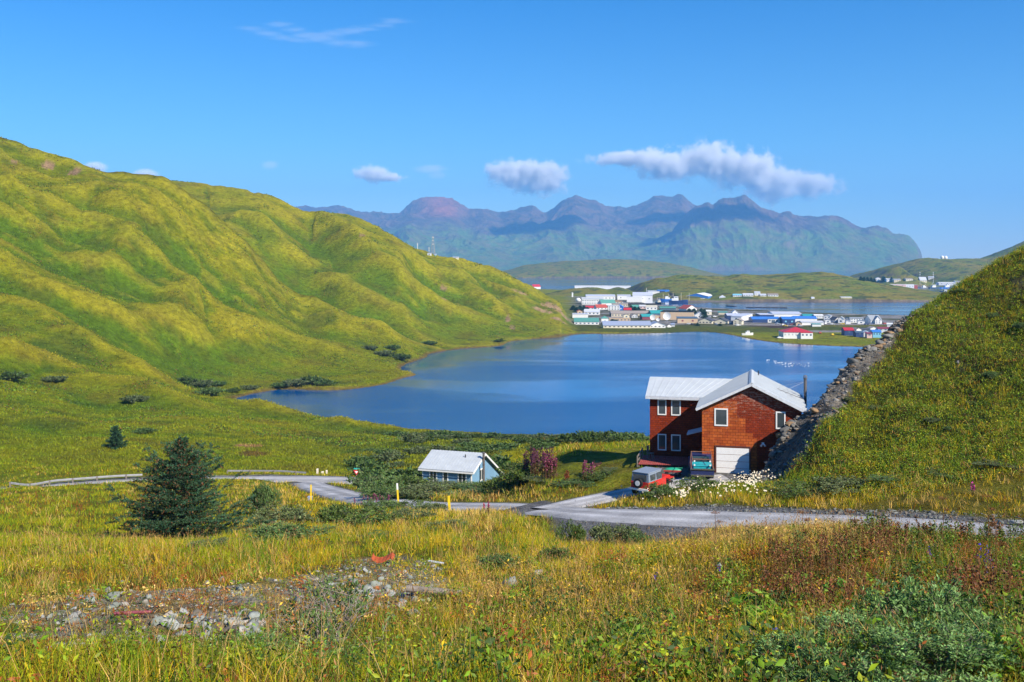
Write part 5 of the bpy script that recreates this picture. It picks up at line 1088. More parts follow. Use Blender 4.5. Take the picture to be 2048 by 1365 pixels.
# cannery quarter
B_('long white cannery hall with a grey roof and a row of windows', 1165, 1208, 609.5, 11, 3, 'gx', 'white', 'lgrey', 26, -4, 9, WH, rows=2)
B_('upper white cannery hall with a pale flat roof', 1173, 1231, 600.5, 8, 2.5, 'gx', 'white', 'lilac', 30, -2, 8, WH)
B_('shed with a long teal green roof and white end', 1200, 1229, 611, 4.5, 6.5, 'gx', 'white', 'green', 13, 16, 0, WH)
B_('brown hipped roof house on the cannery road', 1225, 1246, 607, 2.5, 4, 'hip', 'cream', 'brown', 12, 0, 3, HO)
B_('low tan bunkhouse below the brown hipped roof', 1225, 1256, 613.5, 5, 1.5, 'gx', 'beige', 'tgrey', 10, 0, 6)
B_('white cannery wing with a pale roof beside the big block', 1236, 1262, 600, 8.5, 1.5, 'gx', 'white', 'lilac', 20, -4, 2, WH)
B_('big tall white cannery block with a pale gabled roof', 1269, 1308, 604.5, 13.5, 5.5, 'gx', 'white', 'lilac', 34, -8, 3, WH, win='slate')
B_('lower white cannery block on dark piles', 1255, 1286, 604.6, 10.5, 1, 'flat', 'white', 'lilac', 12, -8, 0, WH)
x, y, z = place(1281, 611, 'town'); f = MB()
for i in range(24):
    for j in range(3): f.box(-19 + i * 1.65, -18.6 + i * 1.65, 2 + j * 4, 2.4 + j * 4, -4, 3.6)
pw = empty('pile_wharf', (x, y, 0), R(-8), 'dark pile wharf carrying the big white cannery block', 'wharf'); f.build('pile', M['darkwood'], pw)['kind'] = 'stuff'
f = MB(); f.box(-20, 20.5, 1, 14, 3.6, 4.3); f.build('deck', M['darkwood'], pw)
B_('white silo shaped cabin with a flat top left of the cannery', 1143.6, 1146.4, 594.5, 8.5, 1, 'flat', 'white', 'white', 2.5, 0, 0, cat='tower')
x, y, z = place(1156.5, 603.5, 'town'); f = MB(); f.lathe([(3.6, 0), (3.6, 2.6), (3.2, 3.8), (2.0, 4.9), (0.1, 5.3)], n=20); tk = f.build('storage_tank', M['white'], smooth=True); tk.location = (x, y, z); tag(tk, 'white domed storage tank left of the cannery halls', 'tank')
f = MB(); f.tube((0, 0, 0), (0, 0, 15), 0.35, 0.2, n=8); f.tube((0, 0, 10), (0, 0, 10.4), 0.6, n=8); x, y, z = place(1293, 600, 'town'); o = f.build('stack_pipe', M['white']); o.location = (x, y, z + 3); tag(o, 'thin white stack standing beside the big cannery block', 'stack')
# harbour, far side
for a_ in [('white cold store at the harbour head', 1297, 1320, 589.5, 6.5, 1, 'gx', 'white', 'lilac', 20, -6, 0, WH), ('dark blue shed left of the bright blue one at the harbour', 1316, 1330, 588, 6, 1.5, 'gx', 'navy', 'blue', 18, 0, 0, WH),
           ('bright blue shed at the harbour head', 1330, 1339, 588, 6, 1.5, 'gx', 'blue', 'blue', 18, 0, 0, WH), ('long shed with a white roof behind the trawlers', 1338, 1371, 590, 5, 2.5, 'gx', 'lblue', 'white', 18, -3, 0, WH)]:
    B_(*a_, where=1640)
B_('big blue warehouse with a broad gable and white roof', 1386, 1428, 600, 7, 5.5, 'gy', 'blue', 'white', 50, -24, 0, WH, where=1520, wallside='navy', door=1)
B_('white doorway canopy building in front of the big blue warehouse', 1388, 1408, 600.5, 2.6, 0.6, 'flat', 'slate', 'white', 5, -24, 3, SH, where=1500)
B_('small red shed right of the big blue warehouse', 1428, 1436, 597.5, 3, 1, 'shed', 'rust', 'maroon', 7, 0, 0, SH, where=1530)
B_('white rounded cottage at the foot of the island hill', 1440, 1452, 599.5, 5, 3.5, 'hip', 'white', 'lilac', 9, -10, 2, HO, where=1500)
for i, (a, b, pb, hh, hr, rr, lab) in enumerate([(1467, 1484, 594.5, 3, 2.2, 'lblue', 'first bungalow from the left under the island hill, pale blue roof'), (1487, 1507, 594.5, 3, 2.5, 'lilac', 'second bungalow from the left under the island hill'), (1510, 1521, 592, 6, 1.8, 'lilac', 'tallest white house in the row under the island hill'), (1521, 1533, 594.5, 2.8, 2, 'lilac', 'small bungalow right of the tallest house under the island hill'), (1537, 1557, 593.5, 3, 2.4, 'tgrey', 'last bungalow on the right under the island hill')]):
    B_(lab, a, b, pb, hh, hr, 'gx', 'white', rr, 9, -6, 4, HO, where='island')
B_('lone little white hut low on the island shore', 1623, 1629, 600.5, 2, 1.5, 'gx', 'white', 'lilac', 5, 0, 0, SH, where='island')
B_('long low pale wall building on the island shore', 1682, 1704, 598, 2, 0.8, 'shed', 'cream', 'lilac', 6, 0, 0, SH, where='island')
# blue and white warehouses on the spit
B_('warehouse with navy side, white end and pale roof, left on the spit', 1484, 1503, 642.5, 9, 2, 'shed', 'white', 'lilac', 40, -28, 1, WH, wallside='navy')
B_('navy clad long side building of the left spit warehouse', 1458, 1485, 640, 8.5, 3, 'gx', 'navy', 'lilac', 26, -6, 0, WH)
B_('warehouse with a bright blue roof and white end, second on the spit', 1536, 1563, 645.5, 7.5, 2.5, 'gx', 'white', 'blue', 26, -6, 2, WH, door=1)
B_('dark navy front building with a blue roof on the spit', 1507, 1537, 645.5, 6.5, 4, 'gx', 'navy', 'blue', 22, -4, 0, WH)
B_('large white warehouse with a pale roof in the rear of the spit', 1551, 1607, 636, 7.5, 3, 'gx', 'white', 'lilac', 40, -6, 0, WH)
B_('navy and white rear warehouse left of the large white one', 1523, 1551, 636.5, 6.5, 1, 'flat', 'navy', 'lilac', 30, -6, 0, WH)
B_('warehouse with navy front and blue roof, third on the spit', 1570, 1594, 647.5, 8.5, 3.5, 'gx', 'navy', 'blue', 26, -8, 2, WH, win='lblue')
B_('white end of the blue roofed third spit warehouse', 1594, 1637, 645.5, 8, 3.5, 'gx', 'white', 'blue', 24, -8, 0, WH)
B_('long low white shed with a pale roof beside the gravel lot', 1605, 1648, 650.5, 5, 2.5, 'gx', 'white', 'lgrey', 14, -3, 0, WH)
B_('small shed, half grey and half white, on the gravel lot', 1626, 1643, 653.5, 4.5, 1.2, 'flat', 'white', 'teal', 7, -8, 0, SH, wallside='grey')
B_('little tan shed with a dark doorway left of the long low white shed', 1594, 1605, 651.5, 5, 3, 'gy', 'tan', 'wood', 8, -10, 1, SH)
# houses by the bay
B_('house with a teal roof and blue gable behind the warehouses', 1608, 1628, 637, 4.5, 3.5, 'gx', 'navy', 'teal', 12, -6, 0, HO)
B_('white two storey house right of the teal roofed one', 1630, 1647, 637.5, 6, 2, 'gx', 'white', 'white', 9, -4, 4, HO, rows=2)
B_('tall white house with a grey blue gable side', 1654, 1666, 641.5, 9, 2.5, 'gy', 'white', 'grey', 12, -24, 2, HO, rows=2, wallside='slate')
B_('white garage in front of the tall white house', 1653, 1663, 645.5, 5, 2, 'gy', 'white', 'grey', 7, -14, 1, SH)
B_('grey house with a steep dark gable', 1667, 1679, 645, 5, 5.5, 'gy', 'lgrey', 'dark', 9, 16, 1, HO)
B_('narrow white house with a dark side and gable', 1682, 1692, 646.5, 8, 4.5, 'gy', 'white', 'grey', 12, -22, 1, HO, wallside='slate')
B_('small white house with a square window and dark gable', 1693, 1703, 645, 6, 3.5, 'gy', 'white', 'slate', 9, -12, 1, HO)
B_('white garage before the small white dark gabled house', 1694, 1703, 648, 5, 1.5, 'gy', 'white', 'lgrey', 7, -14, 0, SH)
B_('long white duplex with a grey roof by the bay', 1703, 1728, 646, 9, 1.5, 'gx', 'white', 'grey', 10, -6, 5, HO, rows=2)
B_('double white garage before the long duplex', 1718, 1731, 648, 5.5, 1.5, 'gy', 'white', 'grey', 7, -14, 1, SH)
B_('big white house with a grey slate roof, last by the bay', 1739, 1762, 647.5, 7, 9, 'gx', 'white', 'grey', 12, 10, 4, HO)
B_('white gabled wing of the big grey roofed house', 1752, 1763, 648, 8, 7, 'gy', 'white', 'grey', 12, -6, 2, HO, rows=2)
B_('white truck shed with a navy side at the right shore', 1780, 1802, 657, 7.5, 1.5, 'shed', 'white', 'white', 10, -20, 0, SH, wallside='navy')
B_('navy house with a bright red roof near the gravel road', 1691, 1709, 667.5, 6.5, 4.5, 'gx', 'navy', 'red', 11, -6, 1, HO)
B_('little white house with a grey pitched roof beside the red roof', 1710, 1721, 663.5, 4, 3, 'gy', 'white', 'tgrey', 8, 14, 0, HO)
B_('low navy house right of the red roofed one', 1713, 1728, 670.5, 5, 2.5, 'gx', 'navy', 'slate', 8, -4, 1, HO)
B_('white house with a humped roof near the hillside', 1728, 1742, 670.5, 4.5, 3, 'gy', 'white', 'lilac', 9, -16, 0, HO)
B_('small pinkish house before the light blue one', 1735, 1745, 672.5, 4.5, 1.8, 'shed', 'pink', 'maroon', 6, -6, 1, SH)
B_('light blue house with a blue roof near the hillside', 1748, 1764, 671.5, 7, 3.5, 'gx', 'lblue', 'blue', 10, -8, 3, HO, wallside='slate')
B_('white house behind the light blue one', 1741, 1756, 661.5, 5, 2.5, 'gy', 'white', 'tgrey', 8, 0, 0, HO)
B_('maroon roofed row house with a pale front', 1757, 1776, 662, 4, 3, 'gx', 'lgrey', 'maroon', 8, 0, 2, HO)
B_('second maroon roofed house, close to the rocky slope', 1777, 1792, 662, 4, 3, 'gx', 'white', 'maroon', 8, 0, 2, HO)
B_('slate blue low house at the foot of the rocky slope', 1722, 1738, 663, 3.5, 2.5, 'gx', 'slate', 'dark', 8, 0, 1, HO)
# far left: red roof, and the long white terminal behind the mound
B_('red roofed white house at the strait behind the big hill', 1064, 1079, 577.5, 3.5, 4.5, 'gx', 'white', 'red', 16, 20, 0, HO, where=2280)
B_('long white shed on the far spit behind the mound', 1150, 1216, 577, 4, 1, 'gx', 'white', 'white', 25, -2, 0, WH, where=2290)
B_('second long white shed on the far spit, right part', 1205, 1262, 579.5, 6, 1.2, 'gx', 'white', 'white', 25, -4, 0, WH, where=2200)
# right: the other settlement below the domes
for i, (a, b, pb, hh, hr, st, wl, rf_, lab, rz_) in enumerate([
    (1753, 1763, 563.5, 4.5, 2.5, 'gy', 'white', 'grey', 'white gabled house first from the left below the dark crag', -10), (1774, 1786, 564, 4, 2, 'gx', 'white', 'lgrey', 'white house second from the left below the crag', -4),
    (1788, 1802, 564.5, 4, 2, 'gx', 'beige', 'grey', 'beige house third from the left below the crag', 0), (1812, 1826, 565.5, 3.5, 1.5, 'gx', 'cream', 'tgrey', 'cream low house right of the beige one below the crag', 0),
    (1841, 1854, 565.5, 4, 6, 'gx', 'cream', 'lilac', 'tall cream block with a white upper part on the slope', -6), (1860, 1870, 558.5, 3, 1.5, 'shed', 'white', 'lilac', 'white hut high on the slope beside the mast', -20),
    (1775, 1812, 573.5, 4, 0.8, 'flat', 'pink', 'white', 'long pinkish store at the far quay', -4), (1813, 1829, 576.5, 7, 0.8, 'flat', 'white', 'white', 'white cube shaped store at the far quay', -8), (1829, 1836, 577, 6.5, 0.8, 'flat', 'rust', 'lilac', 'rust red store right of the white cube', -8),
    (1878, 1912, 569, 3, 1, 'gx', 'lgrey', 'white', 'long grey hall behind the moored ships', -2), (1913, 1925, 579.5, 11, 0.8, 'flat', 'white', 'white', 'tall white store right of the blue ships', -10), (1912, 1938, 568, 3, 3, 'gx', 'lgrey', 'grey', 'grey roofed hall above the tall white store', -4),
    (1928, 1945, 578.5, 7, 1.5, 'gx', 'white', 'lilac', 'white hall partly hidden by the near hillside', -6), (1953, 1965, 562, 4, 0.8, 'flat', 'white', 'white', 'white box house farthest right on the slope', -4), (1940, 1956, 569, 3, 1, 'flat', 'cream', 'white', 'low cream store above the partly hidden hall', -4)]):
    B_(lab, a, b, pb, hh, hr, st, wl, rf_, 18, rz_, 0 if wl in ('rust',) else 3, HO if 'house' in lab else 'building', where=2180 if pb > 566 else 'right')
# domes, masts, towers
for px, lab in ((1884.5, 'left one of two white radar domes on the ridge'), (1891.5, 'right one of two white radar domes on the ridge')):
    x, y, z = onhill('right', px, 517.5); f = MB(); f.lathe([(4.0, -1), (4.6, 1.2), (5.0, 3.4), (4.6, 5.8), (3.4, 7.8), (1.8, 8.8), (0.1, 9.1)], n=20); o = f.build('radar_dome', M['white'], smooth=True); o.location = (x, y, z - 0.5); tag(o, lab, 'radar dome', 'radar domes')
def mast(label, px, pyt, pyb, where, wd=0.5, lattice=False, mat='lgrey', cat='mast'):
    x, y, z = place(px, pyb, where); hh = (pyb - pyt) * y / F; t_ = empty('radio_mast' if not lattice else 'lattice_tower', (x, y, z), 0, label, cat)
    f = MB()
    if lattice:
        n = 9; ws = [1.9 * (1 - 0.75 * i / n) for i in range(n + 1)]; pts = [[Vector((sx * w_, sy * w_, hh * i / n)) for sx, sy in ((-1, -1), (1, -1), (1, 1), (-1, 1))] for i, w_ in enumerate(ws)]
        for i in range(n):
            for q in range(4): f.tube(pts[i][q], pts[i + 1][q], 0.16, n=4); f.tube(pts[i][q], pts[i + 1][(q + 1) % 4], 0.10, n=4); f.tube(pts[i + 1][q], pts[i + 1][(q + 1) % 4], 0.10, n=4)
    else: f.tube((0, 0, -1), (0, 0, hh), wd / 2, wd / 3, n=6)
    f.build('shaft', M[mat], t_)
    f = MB()
    for k in (0.55, 0.75, 0.92): f.box(-wd, wd, -wd * .6, wd * .6, hh * k, hh * k + hh * 0.04)
    f.build('aerial', M['white'], t_)
mast('tall green lattice tower on the shoulder of the big hill', 866, 474, 511, 'ground', 0.8, True, 'grey', 'tower')
mast('white mast just left of the tall lattice tower', 858, 496, 511, 'ground', 0.5)
mast('thin white mast right of the lattice tower', 887, 483, 513, 'ground', 0.35, mat='white')
mast('short striped mast rising over the slope left of the tower', 835, 487, 499, 'ground', 0.5, mat='white')
mast('lone red and white mast in front of the green far hill', 1020.5, 521, 546, 'ground', 0.5, mat='rust')
mast('mast on the right slope above the far quay', 1866.5, 544, 566, 2170, 0.7, mat='white'); mast('left mast at the far quay', 1840, 544, 570, 2170, 0.7, mat='lgrey')
for a_, lab in (((855, 862, 512, 3.2, 1, 'white'), 'white hut at the foot of the lattice tower'), ((867, 872, 512.5, 2, 1, 'lblue'), 'teal hut right of the lattice tower'), ((884, 889, 513.5, 3.5, 1, 'white'), 'white hut below the thin white mast'), ((905, 917, 518.5, 2, 1, 'cream'), 'cream bunker on the skyline of the big hill'), ((931, 945, 522, 2, 1, 'white'), 'white station building farther right on the skyline')):
    B_(lab, a_[0], a_[1], a_[2], a_[3], a_[4], 'shed', a_[5], 'lilac', 5, 0, 1, SH, where='ground')
# satellite dishes
def dish(label, px, py, dpx, pyb, az=-8):
    x, y = wpt(px, pyb, 2.1); r = dpx / 2 * y / F; zc = H - y * (py - HY) / F; t_ = empty('satellite_dish', (x, y, 2.0), R(az), label, 'satellite dish', 'satellite dishes')
    n = 24; V = [(0, 0, 0)]; Fq = []
    for i in range(1, 7):
        rr = r * i / 6
        for k in range(n): a = 2 * math.pi * k / n; V.append((rr * math.cos(a), -0.22 * rr * rr / r, rr * math.sin(a)))
    for k in range(n): Fq.append((0, 1 + k, 1 + (k + 1) % n))
    for i in range(5):
        for k in range(n): b0 = 1 + i * n + k; b1 = 1 + i * n + (k + 1) % n; Fq.append((b0, b0 + n, b1 + n, b1))
    m = MB(); m.add([(v[0], v[1], v[2] + zc - 2.0) for v in V], Fq); m.add([(v[0], v[1] + 0.15, v[2] + zc - 2.0) for v in V], [q[::-1] for q in Fq]); m.build('reflector', M['white'], t_, smooth=True)
    m = MB(); m.tube((0, 0.5, 0), (0, 0.3, zc - 2.0), 0.3 * r / 3, n=8); m.bar((0, 0.3, zc - 2), (0, -1.1 * r, zc - 2), 0.08, 0.08); m.build('mount', M['steel'], t_)
    m = MB(); m.tube((0, -1.0 * r, zc - 2), (0, -1.2 * r, zc - 2), 0.12 * r, n=8); m.build('feed_horn', M['lgrey'], t_)
dish('largest white satellite dish in front of the large hall', 1334, 632.5, 16, 644); dish('medium white satellite dish left of the largest', 1305.5, 635, 11, 643); dish('smallest white dish, low between the two larger ones', 1316, 639.5, 7, 645)
# boats
def boat(label, x, y, rz, L_, bw, hull, cabin='white', cat='boat', house=0.35, z=0.0, mastn=2, name='fishing_boat', hh=None, hpos=-0.18):
    t_ = empty(name, (x, y, z), rz, label, cat); hh = hh or L_ * 0.13
    sec = [(-0.5, 0.80, 0.62, 0.15), (-0.3, 1.0, 0.75, -0.15), (0.0, 1.0, 0.8, -0.2), (0.25, 0.85, 0.5, -0.1), (0.42, 0.45, 0.18, 0.25), (0.5, 0.06, 0.03, 0.45)]
    V = []; Fq = []
    for s_, wt, wb, sh in sec:
        zt = hh * (1 + max(0, s_) * 0.9 + (0.12 if s_ < -.4 else 0)); V += [(s_ * L_, -wt * bw / 2, zt), (s_ * L_, -wb * bw / 2, -0.3), (s_ * L_, wb * bw / 2, -0.3), (s_ * L_, wt * bw / 2, zt)]
    for i in range(len(sec) - 1):
        for k in range(3): b0 = i * 4 + k; Fq.append((b0, b0 + 1, b0 + 5, b0 + 4))
        Fq.append((i * 4 + 3, i * 4, i * 4 + 4, i * 4 + 7))
    Fq += [(3, 2, 1, 0), (20, 21, 22, 23)]
    m = MB(); m.add(V, Fq); m.build('hull', M[hull], t_)
    m = MB(); c0 = L_ * (hpos - house / 2); c1 = L_ * (hpos + house / 2); m.box(c0, c1, -bw * .34, bw * .34, hh * .95, hh * 1.95); m.box(c0 + (c1 - c0) * .35, c1 - (c1 - c0) * .05, -bw * .28, bw * .28, hh * 1.95, hh * 2.7); m.build('deckhouse', M[cabin], t_)
    m = MB(); m.box(c1 - (c1 - c0) * .05, c1 - (c1 - c0) * .05 + 0.06, -bw * .24, bw * .24, hh * 2.2, hh * 2.5); m.box(c0 + (c1 - c0) * .45, c1 - (c1 - c0) * .15, -bw * .28 - 0.05, -bw * .28, hh * 2.2, hh * 2.5); m.build('window', M['slate'], t_)
    for k in range(mastn):
        m = MB(); mx = L_ * (hpos - 0.1 + k * 0.42); m.tube((mx, 0, hh), (mx, 0, hh * 4.2), 0.14 + L_ * .003, n=6); m.bar((mx, 0, hh * 3.4), (mx - L_ * .16, 0, hh * 2.4), 0.18, 0.18); m.build('mast', M['cream'], t_)
    return t_
def bx_(px, py): return wpt(px, py, 0)
x, y = bx_(1357, 606.5); boat('large dark blue trawler with white upperworks moored in the harbour', x, y, R(-6), 27, 8, 'navy', mastn=3)
x, y = bx_(1330, 602); boat('smaller blue trawler with a white cabin behind the large one', x, y, R(176), 20, 6.5, 'blue', mastn=2)
x, y = bx_(1318, 609); boat('black hulled boat with a cream cabin at the cannery quay', x, y, R(-78), 18, 6.5, 'dark', 'cream', house=0.5)
x, y, z = place(1893, 592, 1900); boat('dark blue ship with white bridge below the far quay', x, y, R(160), 24, 8, 'navy', z=max(0, z - 1), hpos=0.0)
x, y, z = place(1869, 578, 2100); boat('white ship with dark hull at the far quay, left one', x, y, R(8), 24, 8, 'slate', z=z, hpos=-0.1, mastn=2)
x, y, z = place(1893, 578.5, 2120); boat('blue and white ship at the far quay, right one', x, y, R(4), 30, 9, 'blue', z=z, hpos=0.05, mastn=3)
x, y, z = place(1845, 578, 2110); boat('grey ship with white bridge beside the rust red store', x, y, R(184), 20, 7, 'grey', z=z, mastn=2)
x, y = bx_(1404, 629); boat('small white skiff beached near the pier', x, y, R(20), 7, 2.3, 'white', mastn=0, z=1.5)
for (p0, p1, pb, lab) in ((1454, 1471, 612.5, 'short floating dock in the bay'), (1492, 1575, 615.5, 'long dark floating breakwater in the bay')):
    x0, y0 = bx_(p0, pb); x1, y1 = bx_(p1, pb + 1); m = MB(); n = max(2, int((x1 - x0) / 9)); t_ = empty('floating_dock', ((x0 + x1) / 2, (y0 + y1) / 2, 0), math.atan2(y1 - y0, x1 - x0), lab, 'dock'); Lh = math.hypot(x1 - x0, y1 - y0) / 2
    for k in range(n): a = -Lh + 2 * Lh * k / n; m.box(a + .3, a + 2 * Lh / n - .3, -2.2, 2.2, -0.4, 0.8)
    m.build('float', M['darkwood'], t_); m = MB(); m.box(-Lh, Lh, -1.6, 1.6, 0.8, 1.0); m.build('walkway', M['wood'], t_)
# parked cars, too small to show more than body and glass
def car_proto():
    t_ = empty('parked_car', (0, 0, 0)); f = MB(); f.prism([(-2.2, -.9, .35), (2.2, -.9, .35), (2.25, -.9, .8), (1.1, -.9, .95), (.6, -.88, 1.0), (-1.9, -.9, 1.0), (-2.2, -.9, .8)], (0, 1.8, 0)); f.prism([(-1.7, -.78, 1.0), (.7, -.78, 1.0), (.1, -.68, 1.5), (-1.4, -.68, 1.5)], (0, 1.5, 0)); return t_, f
cars = [(1467, 649, 'navy', 'dark blue car beside the dark carport'), (1476, 652, 'white', 'white car on the shore road below the cream house'), (1555, 649.5, 'lgrey', 'silver car left of the yellow digger lot'), (1566, 651.5, 'white', 'white van like car on the lot before the blue roofs'), (1576, 650, 'navy', 'dark car close to the navy warehouse front'), (1585, 650.5, 'rust', 'red car close to the navy warehouse front'), (1590, 649, 'black', 'black car in front of the third warehouse'), (1600, 653.5, 'grey', 'grey car on the gravel lot before the tan shed'),
        (1570, 653.5, 'yellow', 'yellow truck on the gravel lot'), (1651, 649, 'white', 'white car left of the bay houses'), (1664, 650, 'lgrey', 'silver car before the grey gabled house'), (1685, 649.5, 'yellow', 'yellow car in front of the narrow white house'), (1733, 650, 'navy', 'dark car beside the double white garage'), (1770, 649, 'rust', 'red car right of the last white bay house'), (1778, 650, 'black', 'black car at the end of the bay road'), (1665, 667.5, 'yellow', 'yellow loader on the gravel right of the red hall'), (1560, 673.5, 'white', 'white car at the left end of the community hall'), (1345, 650, 'white', 'white car near the largest dish'),
        (1378, 649.5, 'lgrey', 'silver car before the tan annex'), (1386, 650.5, 'black', 'black car right of the tan annex'), (1433, 650.5, 'grey', 'grey car between the two lakeside gables'), (1640, 664, 'rust', 'red machine right of the community hall roof'), (1430, 635, 'white', 'white car on the road behind the lakeside row'), (1418, 636, 'lgrey', 'silver car on the road behind the lakeside row')]
bodies = {}
for i, (px, py, mt, lab) in enumerate(cars):
    x, y = wpt(px, py, 2.0); t_, f = car_proto(); t_.location = (x, y, 2.0 + 0.1); t_.rotation_euler = (0, 0, R([0, 20, -35, 80, 10, 160][i % 6])); tag(t_, lab, 'car', 'vehicles parked in the town')
    t_.location.z = float(hz(x, y)) + 0.05
    if mt not in bodies: bodies[mt] = f.build('body', M[mt], t_).data
    else: o = bpy.data.objects.new('body', bodies[mt]); COL.objects.link(o); o.parent = t_
    if 'gl' not in bodies: g_ = MB(); g_.box(-1.5, .35, -.79, .79, 1.08, 1.4); bodies['gl'] = g_.build('glass', M['slate'], t_).data
    else: o = bpy.data.objects.new('glass', bodies['gl']); COL.objects.link(o); o.parent = t_
    if 'wh' not in bodies:
        g_ = MB()
        for sx in (-1.35, 1.35): g_.tube((sx, -.92, .33), (sx, .92, .33), .33, n=10)
        bodies['wh'] = g_.build('wheels', M['black'], t_).data
    else: o = bpy.data.objects.new('wheels', bodies['wh']); COL.objects.link(o); o.parent = t_
# container / boat on trailer near the shore
x, y = wpt(1495, 667, 2); boat('white boat laid up on the shore left of the community hall', x, y, R(5), 9, 2.8, 'white', z=float(hz(x, y)) + .3, mastn=0, hpos=0)
# gulls resting on the water
gm_ = MB(); gm_.lathe([(0.02, 0), (0.10, 0.04), (0.13, 0.10), (0.08, 0.17), (0.02, 0.2)], n=8)
gme = bpy.data.meshes.new('gull'); 
V = []; Fq = []
for i, (xx, rr, zz) in enumerate([(-.32, .02, .14), (-.2, .08, .12), (0, .14, .1), (.16, .12, .1), (.24, .06, .17), (.28, .06, .26), (.34, .05, .27), (.42, .01, .25)]):
    for k in range(8): a = 2 * math.pi * k / 8; V.append((xx, rr * math.cos(a), zz + rr * math.sin(a)))
for i in range(7):
    for k in range(8): Fq.append((i * 8 + k, i * 8 + (k + 1) % 8, i * 8 + 8 + (k + 1) % 8, i * 8 + 8 + k))
gme.from_pydata(V, [], Fq); gme.materials.append(M['white'])
for i in range(34):
    t_ = i / 33; px = 1540 + 75 * t_ + rng.uniform(-8, 8); py = 722 + 9 * math.sin(t_ * 2.2) + rng.uniform(-3, 4); x, y = wpt(px, py, 0)
    o = bpy.data.objects.new('gull', gme); COL.objects.link(o); o.location = (x, y, 0.0); o.rotation_euler = (0, 0, rng.uniform(0, 6.28)); o.scale = (1.5,) * 3
    tag(o, 'white gull resting on the lake beyond the roof of the red house', 'gull', 'gulls resting on the lake')
# ==================================================================== vegetation helpers
PAL = {'straw': (0.66, 0.44, 0.12), 'gold': (0.56, 0.38, 0.015), 'yg': (0.31, 0.335, 0.010), 'green': (0.14, 0.24, 0.010), 'dg': (0.045, 0.10, 0.014), 'rust': (0.32, 0.10, 0.018), 'brown': (0.18, 0.085, 0.028), 'wil': (0.12, 0.17, 0.07), 'lime': (0.26, 0.33, 0.015)}
PK = list(PAL); PC = np.array([PAL[k] for k in PK])
M_grass = colmat('grass blades', 0.75, 0.2, transl=0.3)
M_leaf = colmat('leaves', 0.6, 0.35, transl=0.2)
M_twig = colmat('bark', 0.9, 0.1)
ZONES = [(200,1060,330,80,'yg',2.5),(200,1140,260,35,'gold',1.0),(560,1000,130,50,'gold',2.5),(560,1000,130,50,'straw',1.2),(850,1070,170,45,'gold',1.8),(880,1040,120,40,'straw',1.0),(1100,1190,330,50,'gold',3.0),(1080,1190,260,45,'straw',2.0),
 (1560,1080,150,26,'straw',6),(1400,1110,180,30,'gold',3),(1600,1180,190,70,'rust',2.2),(1640,1160,170,50,'brown',1.6),(1760,1120,130,50,'rust',2.4),(1960,1160,160,160,'dg',2.2),(1960,1150,160,150,'green',2.0),(1500,1240,420,60,'dg',1.2),(1700,1200,200,60,'rust',1.2),(1970,1120,120,100,'rust',1.2),
 (1200,1300,380,60,'green',1.5),(1200,1300,380,60,'gold',1.2),(1150,1150,500,70,'gold',1.2),(700,1310,220,60,'green',1.8),(300,1330,300,45,'yg',2.4),(1550,1015,520,18,'gold',3),(1550,1015,520,18,'straw',2),(1880,990,240,32,'gold',5),(1880,985,240,32,'straw',3),
 (1500,975,260,30,'green',1.5),(950,1010,150,26,'straw',2),(1050,1000,80,16,'rust',.8),(400,1220,420,60,'rust',2.6),(400,1220,420,60,'straw',1.0),(620,1020,160,40,'green',1.0),(1000,1100,150,40,'green',1.0),(1450,1210,200,60,'green',1.5),(160,1010,150,16,'rust',1.5)]
def palette_pick(px, py, X, Y, base):
    w_ = np.zeros((len(px), len(PK)))
    for k, v in base.items(): w_[:, PK.index(k)] += v
    for zx, zy, rx, ry, k, v in ZONES: w_[:, PK.index(k)] += v * np.exp(-((px - zx) / rx) ** 2 - ((py - zy) / ry) ** 2)
    sc_ = np.clip(Y / 18, 0.8, 12)
    for i in range(len(PK)): w_[:, i] *= np.exp(3.4 * fbm(X / sc_, Y / sc_, 3, 300 + i))
    c_ = np.cumsum(w_, 1); r = rng.random(len(px)) * c_[:, -1]
    return (r[:, None] > c_).sum(1).clip(0, len(PK) - 1)
def norm(a): return a / np.maximum(np.linalg.norm(a, axis=-1, keepdims=True), 1e-9)
